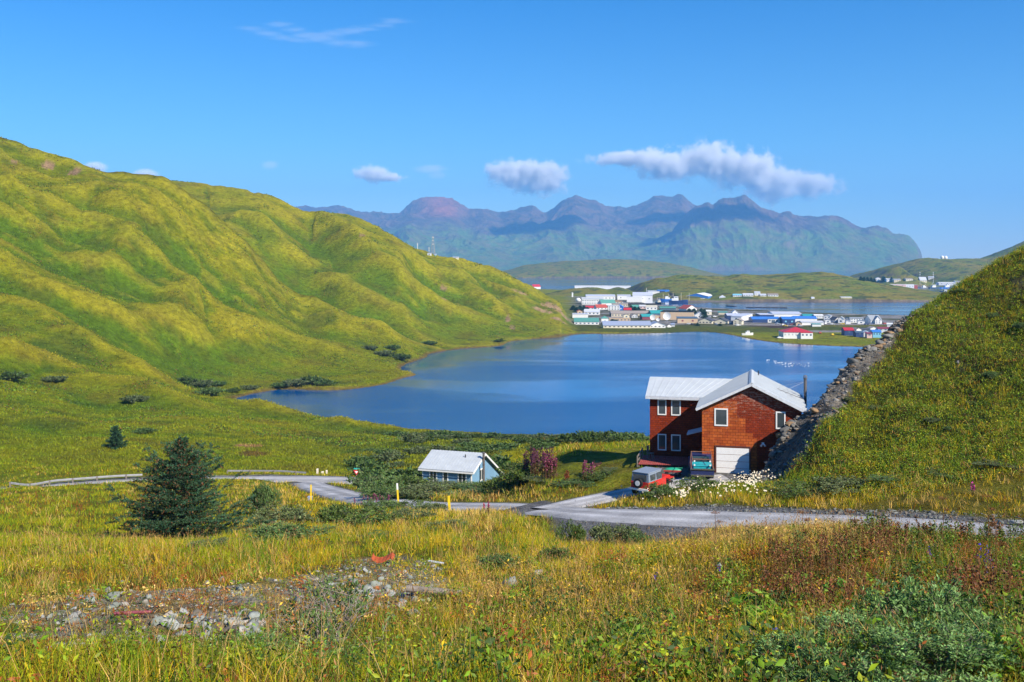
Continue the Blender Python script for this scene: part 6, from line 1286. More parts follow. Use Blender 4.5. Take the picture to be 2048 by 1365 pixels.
def blades(P, nb, hgt, wid, spread, col, lean=0.35, jit=0.18, tip=None):
    """curved grass blades, nb per tuft; returns V, F, colour"""
    n = len(P) * nb; B = np.repeat(P, nb, 0).astype(float); hg = np.repeat(hgt, nb) * rng.uniform(0.5, 1.25, n); wd = np.repeat(wid, nb) * rng.uniform(0.7, 1.3, n)
    cc = np.repeat(col, nb, 0) * (1 + rng.normal(0, jit, (n, 1))) * (1 + rng.normal(0, 0.06, (n, 3)))
    sp = np.repeat(np.broadcast_to(spread, len(P)), nb); off = rng.normal(0, 1, (n, 2)) * sp[:, None]; B[:, :2] += off
    B[:, 2] = np.maximum(B[:, 2], hz(B[:, 0], B[:, 1])) - 0.02
    az = rng.uniform(0, 2 * math.pi, n); ln = np.abs(rng.normal(lean, lean * .6, n)); d = np.stack([np.cos(az) * ln, np.sin(az) * ln, np.ones(n)], 1); d = norm(d)
    s_ = np.stack([-np.sin(az), np.cos(az), 0 * az], 1); rr = rng.uniform(0, 2 * math.pi, n); s_ = np.stack([np.cos(rr), np.sin(rr), 0 * rr], 1)
    m1 = B + d * hg[:, None] * 0.5; bend = np.stack([np.cos(az), np.sin(az), -0.25 * np.ones(n)], 1) * (hg * ln * 0.45)[:, None]; tp = B + d * hg[:, None] + bend
    V = np.stack([B - s_ * wd[:, None] * .5, B + s_ * wd[:, None] * .5, m1 - s_ * wd[:, None] * .42, m1 + s_ * wd[:, None] * .42, tp], 1).reshape(-1, 3)
    o = np.arange(n)[:, None] * 5; Fq = np.concatenate([o + np.array([[0, 1, 3]]), o + np.array([[0, 3, 2]]), o + np.array([[2, 3, 4]])], 0)
    C5 = np.repeat(cc[:, None, :], 5, 1)
    if tip is not None: C5[:, 4] = C5[:, 4] * .3 + np.array(tip) * .7; C5[:, 2:4] = C5[:, 2:4] * .7 + np.array(tip) * .3
    return V, Fq, np.clip(C5.reshape(-1, 3), 0.004, 1)
def leaves(P, Dr, size, asp, col, jit=0.2):
    """pointed leaves at P pointing along Dr; size (n,), asp width/length"""
    n = len(P); Dr = norm(Dr); rnd = norm(rng.normal(0, 1, (n, 3))); S = norm(np.cross(Dr, rnd)); Nn = np.cross(Dr, S)
    L_ = (size * rng.uniform(.7, 1.3, n))[:, None]; w_ = L_ * asp * .5
    V = np.stack([P, P + Dr * L_ * .5 + S * w_ + Nn * w_ * .3, P + Dr * L_, P + Dr * L_ * .5 - S * w_ + Nn * w_ * .3], 1).reshape(-1, 3)
    o = np.arange(n)[:, None] * 4; Fq = np.concatenate([o + np.array([[0, 1, 2]]), o + np.array([[0, 2, 3]])], 0)
    cc = np.clip(col * (1 + rng.normal(0, jit, (n, 1))) * (1 + rng.normal(0, .07, (n, 3))), .004, 1)
    return V, Fq, np.repeat(cc, 4, 0)
def tubes(A, B, ra, rb, col, k=4):
    A = np.asarray(A, float); B = np.asarray(B, float); n = len(A); d = norm(B - A); ref = np.where(np.abs(d[:, 2:3]) < .9, np.array([[0, 0, 1.]]), np.array([[1., 0, 0]])); u = norm(np.cross(d, ref)); v = np.cross(d, u)
    ang = np.arange(k) * 2 * math.pi / k; ring = u[:, None, :] * np.cos(ang)[None, :, None] + v[:, None, :] * np.sin(ang)[None, :, None]
    V = np.concatenate([A[:, None] + ring * np.reshape(ra, (-1, 1, 1)), B[:, None] + ring * np.reshape(rb, (-1, 1, 1))], 1).reshape(-1, 3)
    o = np.arange(n)[:, None] * 2 * k; Fq = []
    for i in range(k): j = (i + 1) % k; Fq += [o + np.array([[i, j, k + j]]), o + np.array([[i, k + j, k + i]])]
    return V, np.concatenate(Fq, 0), np.repeat(np.broadcast_to(col, (n, 3)), 2 * k, 0)
def merge(parts):
    V = []; Fq = []; C = []; b = 0
    for v, f, c_ in parts: V.append(v); Fq.append(f + b); C.append(c_); b += len(v)
    return np.concatenate(V), np.concatenate(Fq), np.concatenate(C)
def cands(n, d0, d1, a0=-0.60, a1=0.66):
    lv_ = rng.uniform(math.log(d0 + 12), math.log(d1 + 12), n); Y = np.exp(lv_) - 12; X = rng.uniform(a0, a1, n) * (Y + 6); Z = hz(X, Y); px, py = proj(X, Y, Z); return X, Y, Z, px, py
def gat(A, X, Y):
    gi = np.clip((np.log(Y + 12) - lv[0]) / (lv[1] - lv[0]), 0, ND - 1).astype(int); gj = np.clip((X / (Y + 12) - av[0]) / (av[1] - av[0]), 0, NA - 1).astype(int); return A[gi, gj]
BARE = np.clip(np.maximum.reduce([GRAV, LAWNm * 1.0, ROCK * (Yg < 140)]), 0, 1)
def stuff(name, V, Fq, C, mat): return tag(mesh_np(name, V, Fq, mat, col=C), kind='stuff')

# ==================================================================== grass
parts = []
# foreground and middle distance
for n, d0, d1, nb, hh, ww in ((31000, 5.5, 30, 9, 0.21, 0.0055), (17000, 26, 72, 8, 0.36, 0.010), (24000, 68, 175, 6, 0.36, 0.022)):
    X, Y, Z, px, py = cands(n, d0, d1, -.8 if d0 < 20 else -.6, .8 if d0 < 20 else .66)
    keep = (gat(BARE, X, Y) < 0.35 + 0.2 * rng.random(n)); rb_ = gat(RUB, X, Y); keep &= (rb_ < 0.3) | (rng.random(n) < 0.48)
    keep &= ~((px > 1450) & (Y > 70) & (Y < 140) & (py < 945)) & ((px < 2700 + 1500 * (Y < 20)) & (px > -500 - 1500 * (Y < 20))) & (fbm(X / 1.5, Y / 1.5, 2, 400) > -0.42)
    X, Y, Z, px, py, rb_ = [q[keep] for q in (X, Y, Z, px, py, rb_)]
    k = palette_pick(px, py, X, Y, {'yg': 1.0, 'gold': 0.42, 'green': 0.95, 'straw': 0.18, 'rust': 0.16, 'brown': .08})
    h_ = hh * (0.75 + 0.5 * rng.random(len(X))) * (1 + 0.7 * fbm(X / 5, Y / 5, 2, 401)) * np.where(rb_ > .3, .45, 1) * (1 - .35 * np.exp(-((px - 400) / 500) ** 2 - ((py - 1310) / 45) ** 2)) * np.where(np.isin(k, [PK.index('straw')]), 1.25, 1)
    h_ *= np.where((Y > 40) & (px > 1100) & (px < 1460) & (Y < 62), 0.7, 1)
    parts.append(blades(np.stack([X, Y, Z], 1), nb, h_, np.maximum(ww, Y * 0.00042) * np.ones(len(X)), 0.05 + 0.0022 * Y, PC[k], lean=0.38))
V, Fq, C = merge(parts); stuff('grass', V, Fq, C, M_grass)
# tall straw coloured flowering stems over the grass
X, Y, Z, px, py = cands(9000, 6, 60); keep = (gat(BARE, X, Y) < .3) & (gat(RUB, X, Y) < .3) & (rng.random(9000) < .18 + 1.0 * np.exp(-((px - 1560) / 220) ** 2 - ((py - 1085) / 40) ** 2) + .8 * np.exp(-((px - 1080) / 330) ** 2 - ((py - 1200) / 60) ** 2) + .5 * np.exp(-((px - 200) / 300) ** 2 - ((py - 1130) / 30) ** 2))
X, Y, Z = X[keep], Y[keep], Z[keep]
V, Fq, C = blades(np.stack([X, Y, Z], 1), 4, 0.46 + 0.2 * rng.random(len(X)), np.maximum(.004, Y * .00028), 0.12, np.tile(np.array([[0.50, 0.33, 0.12]]), (len(X), 1)), lean=0.28)
B_t = V.reshape(-1, 5, 3); tips = B_t[:, 4]; dirs = tips - B_t[:, 2]
lv2 = leaves(np.repeat(tips - dirs * .25, 2, 0), np.repeat(dirs, 2, 0) + rng.normal(0, .05, (len(tips) * 2, 3)), np.repeat(.035 + Y.repeat(4) * .0012, 2), .2, np.array([0.42, 0.24, 0.09]))
V, Fq, C = merge([(V, Fq, C), lv2]); stuff('tall_grass', V, Fq, C, M_grass)
# tussocks on the valley side and the big hill, only as texture
X, Y, Z, px, py = cands(80000, 165, 620, -0.60, 0.30)
keep = (gat(BARE, X, Y) < .3) & (Z > 0.4) & (px < 1340)
X, Y, Z, px, py = [q[keep] for q in (X, Y, Z, px, py)]
cb = gat(COLg, X, Y) * (1.15 + 0.3 * rng.random((len(X), 1)))
V, Fq, C = blades(np.stack([X, Y, Z], 1), 3, 0.36 * (0.6 + 0.8 * rng.random(len(X))) * (1 + Y / 700), Y * 0.00065, 0.3 + 0.001 * Y, cb, lean=0.5, jit=.22); stuff('grass', V, Fq, C, M_grass)
# low dark herb patches scattered over the big hill
X, Y, Z, px, py = cands(90000, 230, 1000, -0.56, 0.09); keep = (Z > 1.5) & (px < 1150) & (fbm(X / 26, Y / 20, 4, 450) > .06 + .3 * rng.random(len(X))); X, Y, Z = X[keep], Y[keep], Z[keep]; n = len(X)
P = np.repeat(np.stack([X, Y, Z], 1), 4, 0) + rng.normal(0, 1, (n * 4, 3)) * np.array([[.8, .8, .12]]); k = rng.choice([PK.index('dg'), PK.index('green'), PK.index('brown')], n * 4, p=[.35, .5, .15])
V, Fq, C = leaves(P, np.stack([rng.normal(0, 1, n * 4), rng.normal(0, 1, n * 4), rng.uniform(.2, 1, n * 4)], 1), np.repeat(.25 + Y / 1200, 4), .7, PC[k], .2); stuff('ground_cover', V, Fq, C, M_leaf)
# ==================================================================== leafy herbs
parts = []
def herbs(X, Y, Z, k, nl, hgt, ls, asp=.4, stem=True, spread=.1):
    n = len(X); top = np.stack([X + rng.normal(0, spread, n), Y + rng.normal(0, spread, n), Z + hgt], 1); bs = np.stack([X, Y, Z - .02], 1)
    t = np.tile((np.arange(nl) + .5) / nl, n)[:, None] ** .8; P = np.repeat(bs, nl, 0) * (1 - t) + np.repeat(top, nl, 0) * t; P[:, :2] += rng.normal(0, 1, (n * nl, 2)) * spread * .6
    D_ = np.stack([rng.normal(0, 1, n * nl), rng.normal(0, 1, n * nl), rng.uniform(-.1, 1.1, n * nl)], 1)
    out = [leaves(P, D_, np.repeat(ls, nl), asp, np.repeat(PC[k], nl, 0), .25)]
    if stem: out.append(tubes(bs, top, np.full(n, .004), np.full(n, .002), PC[k] * .6 + np.array([.04, .02, .005]), 3))
    return out
X, Y, Z, px, py = cands(15000, 5.5, 27, -0.6, 0.66); keep = (gat(BARE, X, Y) < .3) & (rng.random(15000) < sst(900, 1500, px) * .75 + .22)
X, Y, Z, px, py = [q[keep] for q in (X, Y, Z, px, py)]
k = palette_pick(px, py, X, Y, {'green': 1.2, 'dg': .5, 'yg': .5, 'rust': .5, 'brown': .3, 'lime': .2}); parts += herbs(X, Y, Z, k, 16, rng.uniform(.08, .34, len(X)), rng.uniform(.02, .055, len(X)))
X, Y, Z, px, py = cands(5000, 14, 60, -0.6, 0.3); keep = (gat(BARE, X, Y) < .3) & (rng.random(5000) < .35); X, Y, Z, px, py = [q[keep] for q in (X, Y, Z, px, py)]
k = palette_pick(px, py, X, Y, {'green': 1.4, 'dg': .4, 'yg': .4, 'rust': .3}); parts += herbs(X, Y, Z, k, 10, rng.uniform(.1, .35, len(X)), rng.uniform(.04, .09, len(X)))
# clumps of larger dark leaves through the near bank
nc = 210; cY = np.exp(rng.uniform(math.log(18.5), math.log(38), nc)) - 12; cX = rng.uniform(-.35, .62, nc) * (cY + 4); mcl = rng.integers(8, 26, nc); X = np.repeat(cX, mcl) + rng.normal(0, .16, mcl.sum()); Y = np.repeat(cY, mcl) + rng.normal(0, .16, mcl.sum()); keep = (gat(BARE, X, Y) < .3) & (gat(RUB, X, Y) < .3); X, Y = X[keep], Y[keep]; Z = hz(X, Y)
ck = rng.choice([PK.index('dg'), PK.index('green'), PK.index('green'), PK.index('rust'), PK.index('lime')], nc, p=[.4, .2, .15, .15, .1]); k = np.repeat(ck, mcl)[keep]; parts += herbs(X, Y, Z, k, 9, rng.uniform(.12, .36, len(X)), rng.uniform(.045, .085, len(X)) * np.where(CX + F * X / Y < 950, .5, 1), .5)
# right hillside: dense low herbs
n_ = 70000; Y = rng.uniform(60, 118, n_); X = (rng.uniform(1440, 2500, n_) - CX) / F * Y; Z = hz(X, Y); px, py = proj(X, Y, Z); keep = (gat(BARE, X, Y) < .3) & ((py < 985 + (rng.random(n_) - .5) * 30)); X, Y, Z, px, py = [q[keep] for q in (X, Y, Z, px, py)]
k = palette_pick(px, np.full(len(px), 700.), X / 3, Y / 3, {'yg': 1.3, 'green': 1.9, 'dg': .45, 'brown': .2, 'rust': .08, 'lime': .15, 'gold': .12}); parts += herbs(X, Y, Z, k, 8, rng.uniform(.08, .36, len(X)), rng.uniform(.07, .15, len(X)), .38, False, .22)
V, Fq, C = merge(parts); stuff('wild_herbs', V, Fq, C, M_leaf)
n_ = 9000; Y = rng.uniform(60, 115, n_); X = (rng.uniform(1470, 2400, n_) - CX) / F * Y; keep = (gat(BARE, X, Y) < .3); X, Y = X[keep], Y[keep]; Z = hz(X, Y); px, py = proj(X, Y, Z)
k = palette_pick(px, py, X, Y, {'yg': 1.5, 'green': .5, 'gold': .8, 'straw': .2, 'lime': .4}); V, Fq, C = blades(np.stack([X, Y, Z], 1), 6, rng.uniform(.3, .6, len(X)), np.full(len(X), .026), .15, PC[k], .3); stuff('grass', V, Fq, C, M_grass)

# ==================================================================== shrubs
def shrub_data(nm, R_, Hh, nst, nl, ls, asp, col, col2, gap=0.35, twig=(0.16, 0.13, 0.11), seed=1, up=.6, bare=0.0, tr=0.012):
    """meshes (foliage, stems) of a shrub of half width R_, height Hh standing at the origin"""
    r0 = np.random.default_rng(seed); A = []; B = []; ra = []; rb = []; tips = []
    for i in range(nst):
        az = r0.uniform(0, 2 * math.pi); out = math.sqrt(r0.uniform(0.02, 1)); p = np.array([math.cos(az) * R_ * .12, math.sin(az) * R_ * .12, -.05]); end = np.array([math.cos(az) * out * R_, math.sin(az) * out * R_, Hh * (1 - .55 * out ** 2) * r0.uniform(.72, 1.08)])
        pts = [p]
        for s in range(1, 6): t = s / 5; q = p * (1 - t) + end * t; q[2] = end[2] * t ** (.75); q[:2] += r0.normal(0, .05 * R_, 2); pts.append(q)
        for s in range(5): A.append(pts[s]); B.append(pts[s + 1]); ra.append(tr * (1 - s / 6)); rb.append(tr * (1 - (s + 1) / 6))
        for s in (2, 3, 4, 4, 5, 5):
            q = pts[s]; d = r0.normal(0, 1, 3); d[2] = abs(d[2]) * .7; d /= np.linalg.norm(d); e = q + d * R_ * r0.uniform(.12, .3); A.append(q); B.append(e); ra.append(tr * .4); rb.append(tr * .2)
            if r0.random() > bare: tips += [(q, e)]
    per = max(1, nl // max(1, len(tips))); T0 = np.array([t[0] for t in tips]); T1 = np.array([t[1] for t in tips])
    # whole twigs are missing where the crown has gaps
    kp = fbm(T1[:, 0] / (R_ * .5) + seed, T1[:, 1] / (R_ * .5) + T1[:, 2] / (R_ * .5), 2, seed) > -gap; T0, T1 = T0[kp], T1[kp]
    n = len(T0); t = r0.uniform(.1, 1.05, (n * per, 1)); P = np.repeat(T0, per, 0) * (1 - t) + np.repeat(T1, per, 0) * t; P += r0.normal(0, .045 * R_, P.shape); P[:, 2] = np.maximum(P[:, 2], .02)
    D_ = np.repeat(T1 - T0, per, 0); D_ = norm(D_) * .7 + r0.normal(0, .6, D_.shape); D_[:, 2] += up
    m = r0.random((n, 1)); cc = np.repeat(np.array(col)[None] * (1 - m) + np.array(col2)[None] * m, per, 0)
    V, Fq, C = leaves(P, D_, np.full(len(P), ls), asp, cc, .2)
    me1 = mesh_np('foliage', V, Fq, M_leaf, col=C); V, Fq, C = tubes(A, B, np.array(ra), np.array(rb), np.array(twig), 4); me2 = mesh_np('stems', V, Fq, M_twig, col=C)
    d1, d2 = me1.data, me2.data; bpy.data.objects.remove(me1); bpy.data.objects.remove(me2); return d1, d2
def put_shrub(data, x, y, s, sz, rz, label, cat='shrub', group=None, name='willow_shrub', z=None):
    t_ = empty(name, (x, y, float(hz(x, y)) if z is None else z), rz, label, cat, group); t_.scale = (s, s, sz)
    for nm, d in zip(('foliage', 'stems'), data): o = bpy.data.objects.new(nm, d); COL.objects.link(o); o.parent = t_
    return t_
WG, WD, WB = (0.17, 0.24, 0.11), (0.07, 0.13, 0.03), (0.12, 0.18, 0.03)
S_near = [shrub_data('n', 1.0, 1.0, 50, 8200, .080, .36, (0.22, 0.38, 0.11), (0.05, 0.11, 0.015), .35, seed=s) for s in (1, 2)]
S_twig = shrub_data('t', 1.0, 1.15, 30, 3000, .07, .36, (0.17, 0.27, 0.07), WD, .05, twig=(0.26, 0.22, 0.19), seed=5, bare=.55, tr=.014)
S_mid = [shrub_data('m', 1.0, .8, 34, 3600, .10, .42, a, b, .5, seed=s) for s, a, b in ((11, (0.13, 0.20, 0.055), WD), (12, WB, (0.06, .10, .02)), (13, (0.17, 0.21, 0.085), (0.09, 0.12, 0.03)))]
S_far = [shrub_data('f', 1.0, .55, 22, 1500, .17, .55, a, b, .5, seed=s) for s, a, b in ((21, (0.09, 0.145, 0.035), WD), (22, (0.12, 0.155, 0.06), (0.07, .10, .03)), (23, (0.07, 0.12, 0.02), (0.045, .075, .015)))]
def shrub_px(data, px, D, wpx, hpx, label, dh=1.0, **kw):
    x, y = wD(px, D); s = wpx * D / F / 2; sz = (hpx * D / F if hpx < 400 else max(.15, H - D * (hpx - HY) / F - float(hz(x, y)))) / dh * .93; return put_shrub(data, x, y, s, sz, rng.uniform(0, 6.28), label, **kw)
for a_ in [(S_near[0], 1600, 7.6, 230, 1290, 'low grey green willow shrub at the bottom edge, leftmost of the willows on the right'), (S_near[1], 1725, 8.2, 260, 1248, 'grey green willow shrub second from the left in the bottom right corner'), (S_near[0], 1850, 9.0, 270, 1180, 'tallest grey green willow shrub in the bottom right corner'), (S_near[1], 1955, 8.0, 170, 1236, 'narrow grey green willow shrub on the right flank of the tallest one'),
           (S_near[1], 1700, 7.0, 260, 1318, 'grey green willow shrub at the very bottom edge, below the second one'), (S_near[0], 1870, 7.2, 300, 1268, 'wide grey green willow shrub filling the bottom edge below the tallest one'),
           (S_near[0], 490, 10.2, 250, 1285, 'dark grey green willow shrub at the bottom edge left of centre'), (S_near[1], 630, 10.0, 230, 1300, 'low leafy willow shrub at the foot of the twiggy one')]: shrub_px(a_[0], *a_[1:], dh=1.0)
shrub_px(S_twig, 640, 11.2, 270, 1150, 'open twiggy willow shrub with bare grey branches before the rubble', dh=1.15)
mid = [(760, 84, 90, 1003, 'low willow hiding the gravel road, left one'), (830, 82, 110, 1006, 'low willow hiding the gravel road below the leaning marker post'), (868, 80, 60, 1010, 'low willow hiding the gravel road, beside the rightmost marker post'), (1000, 25, 90, 1112, 'round green shrub right of the rubble patch'), (1110, 27.5, 80, 1098, 'low shrub above the grey boulder'), (420, 31, 90, 1082, 'small shrub between the spruce and the rubble'), (560, 36, 170, 1058, 'wide low shrub in front of the spruce right side'), (690, 60, 110, 1012, 'grey green willow shrub left of the second marker post'), (560, 58, 140, 1020, 'willow shrub close to the right side of the spruce'),
       (528, 80, 60, 968, 'small dark shrub on the yellow bank behind the spruce'), (735, 55, 150, 1022, 'wide low willow in the middle of the slope'), (820, 60, 90, 1022, 'small willow below the second marker post'), (640, 42, 110, 1062, 'bushy willow above the rusty metal sheet'), (780, 38, 130, 1075, 'low spreading willow right above the rubble'), (900, 48, 90, 1046, 'low willow under the rightmost marker post'),
       (765, 103, 110, 957, 'willow at the left end of the thicket before the blue house'), (820, 104, 130, 960, 'second willow of the thicket before the blue house'), (880, 103, 130, 970, 'third willow of the thicket, under the blue house windows'), (945, 102, 120, 974, 'willow at the right corner of the blue house'), (1015, 98, 100, 952, 'dark willow right of the blue house'), (850, 97, 130, 976, 'low front willow of the thicket before the blue house'), (770, 98, 90, 974, 'low willow beside the leaning marker post'),
       (1050, 97, 110, 925, 'tall willow beneath the pink fireweed'), (1095, 90, 80, 955, 'green shrub between the fireweed and the lawn'), (1140, 85, 70, 964, 'low dark shrub at the lawn edge, left one'), (1195, 86, 90, 942, 'leafy shrub at the near edge of the lawn'), (1225, 87, 50, 950, 'small shrub right of the leafy lawn edge shrub'), (1165, 84, 80, 962, 'low dark shrub at the lawn edge, right one'),
       (1140, 52, 60, 1046, 'tiny bright shrub on the gravel bank, left one'), (1230, 52, 110, 1052, 'bright green shrub on the gravel bank below the road'), (1275, 50, 60, 1066, 'small bright shrub right on the gravel bank'),
       (1590, 66, 130, 968, 'shrub at the foot of the hillside near the daisies'), (1690, 65, 130, 960, 'grey green shrub at the foot of the hillside'), (1800, 64, 130, 955, 'wide shrub at the foot of the hillside, third from the left'), (1900, 63, 110, 945, 'shrub at the foot of the hillside, fourth from the left'), (2010, 62, 110, 925, 'darkest shrub at the foot of the hillside on the right'), (1320, 73, 60, 968, 'low shrub in front of the red vehicle'), (1395, 75, 90, 958, 'low shrub before the pickup and the garage')]
for i, (px, D, wp, hp, lab) in enumerate(mid): shrub_px(S_mid[i % 3], px, D, wp * 1.05, hp, lab, dh=.8)
for i in range(26):
    Y = rng.uniform(66, 96); px = rng.uniform(1700, 2250); x = (px - CX) / F * Y
    if gat(BARE, x, Y) > .2: continue
    s = rng.uniform(.4, .8); put_shrub(S_mid[i % 3], x, Y, s, s * rng.uniform(.6, .9), rng.uniform(0, 6), 'low leafy bush among the herbs of the steep right hillside', group='bushes on the right hillside')
# scrub in the meadow by the lake and along the shore under the big hill
for i in range(70):
    px = rng.uniform(720, 1290); D = math.exp(rng.uniform(math.log(125), math.log(300))); x, y = wD(px, D)
    if gat(BARE, x, y) > .2: continue
    s = rng.uniform(1.6, 4.0); put_shrub(S_far[i % 3], x, y, s, s * rng.uniform(.45, .8), rng.uniform(0, 6), 'low dark green willow scrub in the meadow between the houses and the lake', group='willow scrub in the lakeside meadow')
for i in range(16):
    px = 800 + i * 31 + rng.uniform(-10, 10); D = rng.uniform(300, 318); x, y = wD(px, D); s = rng.uniform(2.5, 5); put_shrub(S_far[i % 3], x, y, s, s * .6, rng.uniform(0, 6), 'willow scrub in the row along the near lake shore', group='willow scrub along the near shore')
for i, (px, py, sz_) in enumerate([(560, 775, 4), (590, 773, 6), (620, 770, 7), (650, 772, 5), (500, 780, 4), (470, 785, 3.5), (420, 790, 5), (400, 775, 6), (370, 768, 5), (440, 772, 4), (770, 712, 6), (800, 720, 6), (785, 700, 5), (740, 700, 5), (1000, 685, 4), (860, 690, 5), (270, 805, 4), (20, 762, 5), (290, 868, 2.5), (110, 765, 4)]):
    p = hit(px, py, 200); put_shrub(S_far[i % 3], p.x, p.y, sz_, sz_ * .7, i * 1.3, 'dark willow thicket at the foot of the big green hill', group='willow thickets under the big hill')
# ==================================================================== fireweed and other flowers
def flower_stalks(name, label, px, D, n, wpx, hpx, fcol, lcol, cat='flowers', nf=26, ls=.05, group=None, leafn=14, ft=(.55, 1.0), z0=0.0):
    x, y = wD(px, D); zb = float(hz(x, y)); k = D / F; t_ = empty(name, (x, y, zb + z0), 0, label, cat, group)
    bx0 = rng.uniform(-.5, .5, n) * wpx * k; by0 = rng.uniform(-.5, .5, n) * wpx * k * .6; hh = hpx * k * rng.uniform(.7, 1.1, n)
    bs = np.stack([bx0, by0, np.zeros(n) - .05], 1); tp = bs + np.stack([rng.normal(0, .06, n), rng.normal(0, .06, n), hh], 1)
    V, Fq, C = tubes(bs, tp, np.full(n, max(.006, .0003 * D)), np.full(n, max(.003, .00015 * D)), np.array([.12, .07, .03]), 3); mesh_np('stems', V, Fq, M_twig, t_, col=C)
    def al(m, t0, t1): t = rng.uniform(t0, t1, (n * m, 1)); return np.repeat(bs, m, 0) * (1 - t) + np.repeat(tp, m, 0) * t
    P = al(leafn, .05, ft[0]); V, Fq, C = leaves(P, np.stack([rng.normal(0, 1, len(P)), rng.normal(0, 1, len(P)), rng.uniform(-.2, .6, len(P))], 1), np.full(len(P), ls * 1.8), .25, np.array(lcol)); mesh_np('leaves', V, Fq, M_leaf, t_, col=C)
    P = al(nf, *ft) + rng.normal(0, ls * .35, (n * nf, 3)); V, Fq, C = leaves(P, rng.normal(0, 1, P.shape), np.full(len(P), ls), .8, np.array(fcol)); mesh_np('blossoms', V, Fq, M_leaf, t_, col=C)
    return t_
PINK = (0.13, 0.035, 0.08)
flower_stalks('fireweed', 'tall pink fireweed clump beside the lawn, upper part', 1082, 95, 26, 44, 52, PINK, (.10, .06, .03), ls=.16); flower_stalks('fireweed', 'pink fireweed clump lower left beside the blue house willows', 1058, 96, 14, 22, 60, PINK, (.10, .08, .03), ls=.15)
flower_stalks('fireweed', 'fading reddish fireweed right of the tall pink clump', 1100, 90, 24, 30, 48, (.25, .05, .10), (.10, .04, .03), ls=.14); flower_stalks('fireweed', 'fireweed with dull pink tops at the near lawn edge', 1182, 85, 12, 36, 44, (.28, .06, .14), (.07, .10, .03), ls=.12); flower_stalks('fireweed', 'rusty red fireweed stalk at the lawn edge', 1132, 85, 5, 12, 34, (.25, .05, .02), (.10, .04, .03), ls=.12)
flower_stalks('fireweed', 'small pink fireweed group in the grass beside the gravel road junction', 973, 68, 5, 14, 26, (.45, .04, .14), (.07, .09, .03), ls=.07); flower_stalks('fireweed', 'pink fireweed group before the paved side road', 745, 92, 14, 70, 24, (.28, .06, .14), (.07, .09, .03), ls=.10)
flower_stalks('fireweed', 'single pink fireweed on the golden bank at the right', 1943, 58, 4, 18, 26, (.55, .04, .30), (.09, .11, .03), ls=.07)
VI = (0.05, 0.02, 0.50)
for px, D, n, wp, hp, lab in ((1975, 13.5, 5, 42, 130, 'purple monkshood blooming at the right edge'), (1305, 18.5, 2, 10, 45, 'small purple monkshood in the middle of the grass'), (1440, 19, 2, 8, 40, 'tiny purple monkshood between the golden grass and brown stalks'), (1545, 9.5, 2, 10, 60, 'small violet flower above the low willow'), (1862, 17.5, 2, 10, 50, 'pale purple monkshood left of the large one')):
    flower_stalks('monkshood', lab, px, D, n, wp, hp, VI, (.08, .15, .02), nf=9, ls=.028, ft=(.72, 1.0), leafn=22)
# leafy stalks along the crest of the near bank
for i, (px, D, hp, rust) in enumerate([(1716, 21.5, 70, 0), (1740, 22, 82, 0), (1765, 22.5, 66, 0), (1795, 22, 60, 1), (1822, 21.5, 72, 0), (1850, 22, 75, 1), (1872, 22, 70, 0), (1900, 21.5, 84, 0), (1920, 22, 70, 1), (1945, 22, 78, 0), (1966, 22.5, 66, 0), (1992, 22, 90, 1), (2012, 21.5, 80, 0), (2035, 22, 88, 0), (1690, 20, 55, 1), (1640, 20.5, 45, 0)]):
    flower_stalks('leafy_stalk', 'leafy upright stalks standing along the crest of the near bank', px, D, 6, 26, hp * .62, (.20, .09, .03) if rust else (.10, .15, .02), (.20, .08, .02) if rust else (.07, .13, .015), cat='plant', nf=14, ls=.045, leafn=26, ft=(.75, 1.0), group='leafy stalks along the bank crest')
# dry brown stalk thickets
for px, D, n, wp, hp, lab in ((1610, 17.5, 60, 150, 90, 'dense thicket of dry reddish brown stalks in the grass'), (1740, 18.5, 50, 130, 90, 'second thicket of dry brown stalks, right of the first'), (1560, 14.5, 34, 110, 80, 'loose dry brown stalks left below the thickets'), (1960, 12, 40, 130, 130, 'dry brown stalks behind the tall willow at the right edge'), (1690, 13.5, 30, 140, 80, 'dry brown stalks above the grey green willows')):
    flower_stalks('dry_stalks', lab, px, D, n, wp, hp, (.20, .07, .025), (.16, .06, .02), cat='plant', nf=14, ls=.035, leafn=10, ft=(.6, 1.0))
# dead umbels
def umbel(px, D, hpx, label, lean=0.0):
    x, y = wD(px, D); zb = float(hz(x, y)); hh = hpx * D / F; t_ = empty('dead_umbel', (x, y, zb), 0, label, 'dead plant', 'dead cow parsnip umbels'); top = np.array([lean * hh, 0, hh]); A = [np.zeros(3)]; B = [top * .55 + np.array([.02, 0, 0])]; A.append(B[0]); B.append(top); r1 = [.008, .006]; r2 = [.006, .004]; ends = []
    for c0, rad in ((top, .11), (top * .7 + np.array([.10, .02, .03]), .07)):
        if rad < .1: A.append(top * .55); B.append(c0); r1.append(.005); r2.append(.003)
        for k in range(14): a = k * 2.4; rr = rad * math.sqrt((k + .5) / 14); e = c0 + np.array([rr * math.cos(a), rr * math.sin(a), .05 - rr * .25]); A.append(c0); B.append(e); r1.append(.0022); r2.append(.0015); ends.append(e)
    V, Fq, C = tubes(A, B, np.array(r1), np.array(r2), np.array([.13, .065, .03]), 4); mesh_np('stem', V, Fq, M_twig, t_, col=C)
    P = np.repeat(np.array(ends), 9, 0) + rng.normal(0, .012, (len(ends) * 9, 3)); V, Fq, C = leaves(P, rng.normal(0, 1, P.shape), np.full(len(P), .018), .7, np.array([.24, .10, .03])); mesh_np('seed_head', V, Fq, M_leaf, t_, col=C)['kind'] = 'stuff'
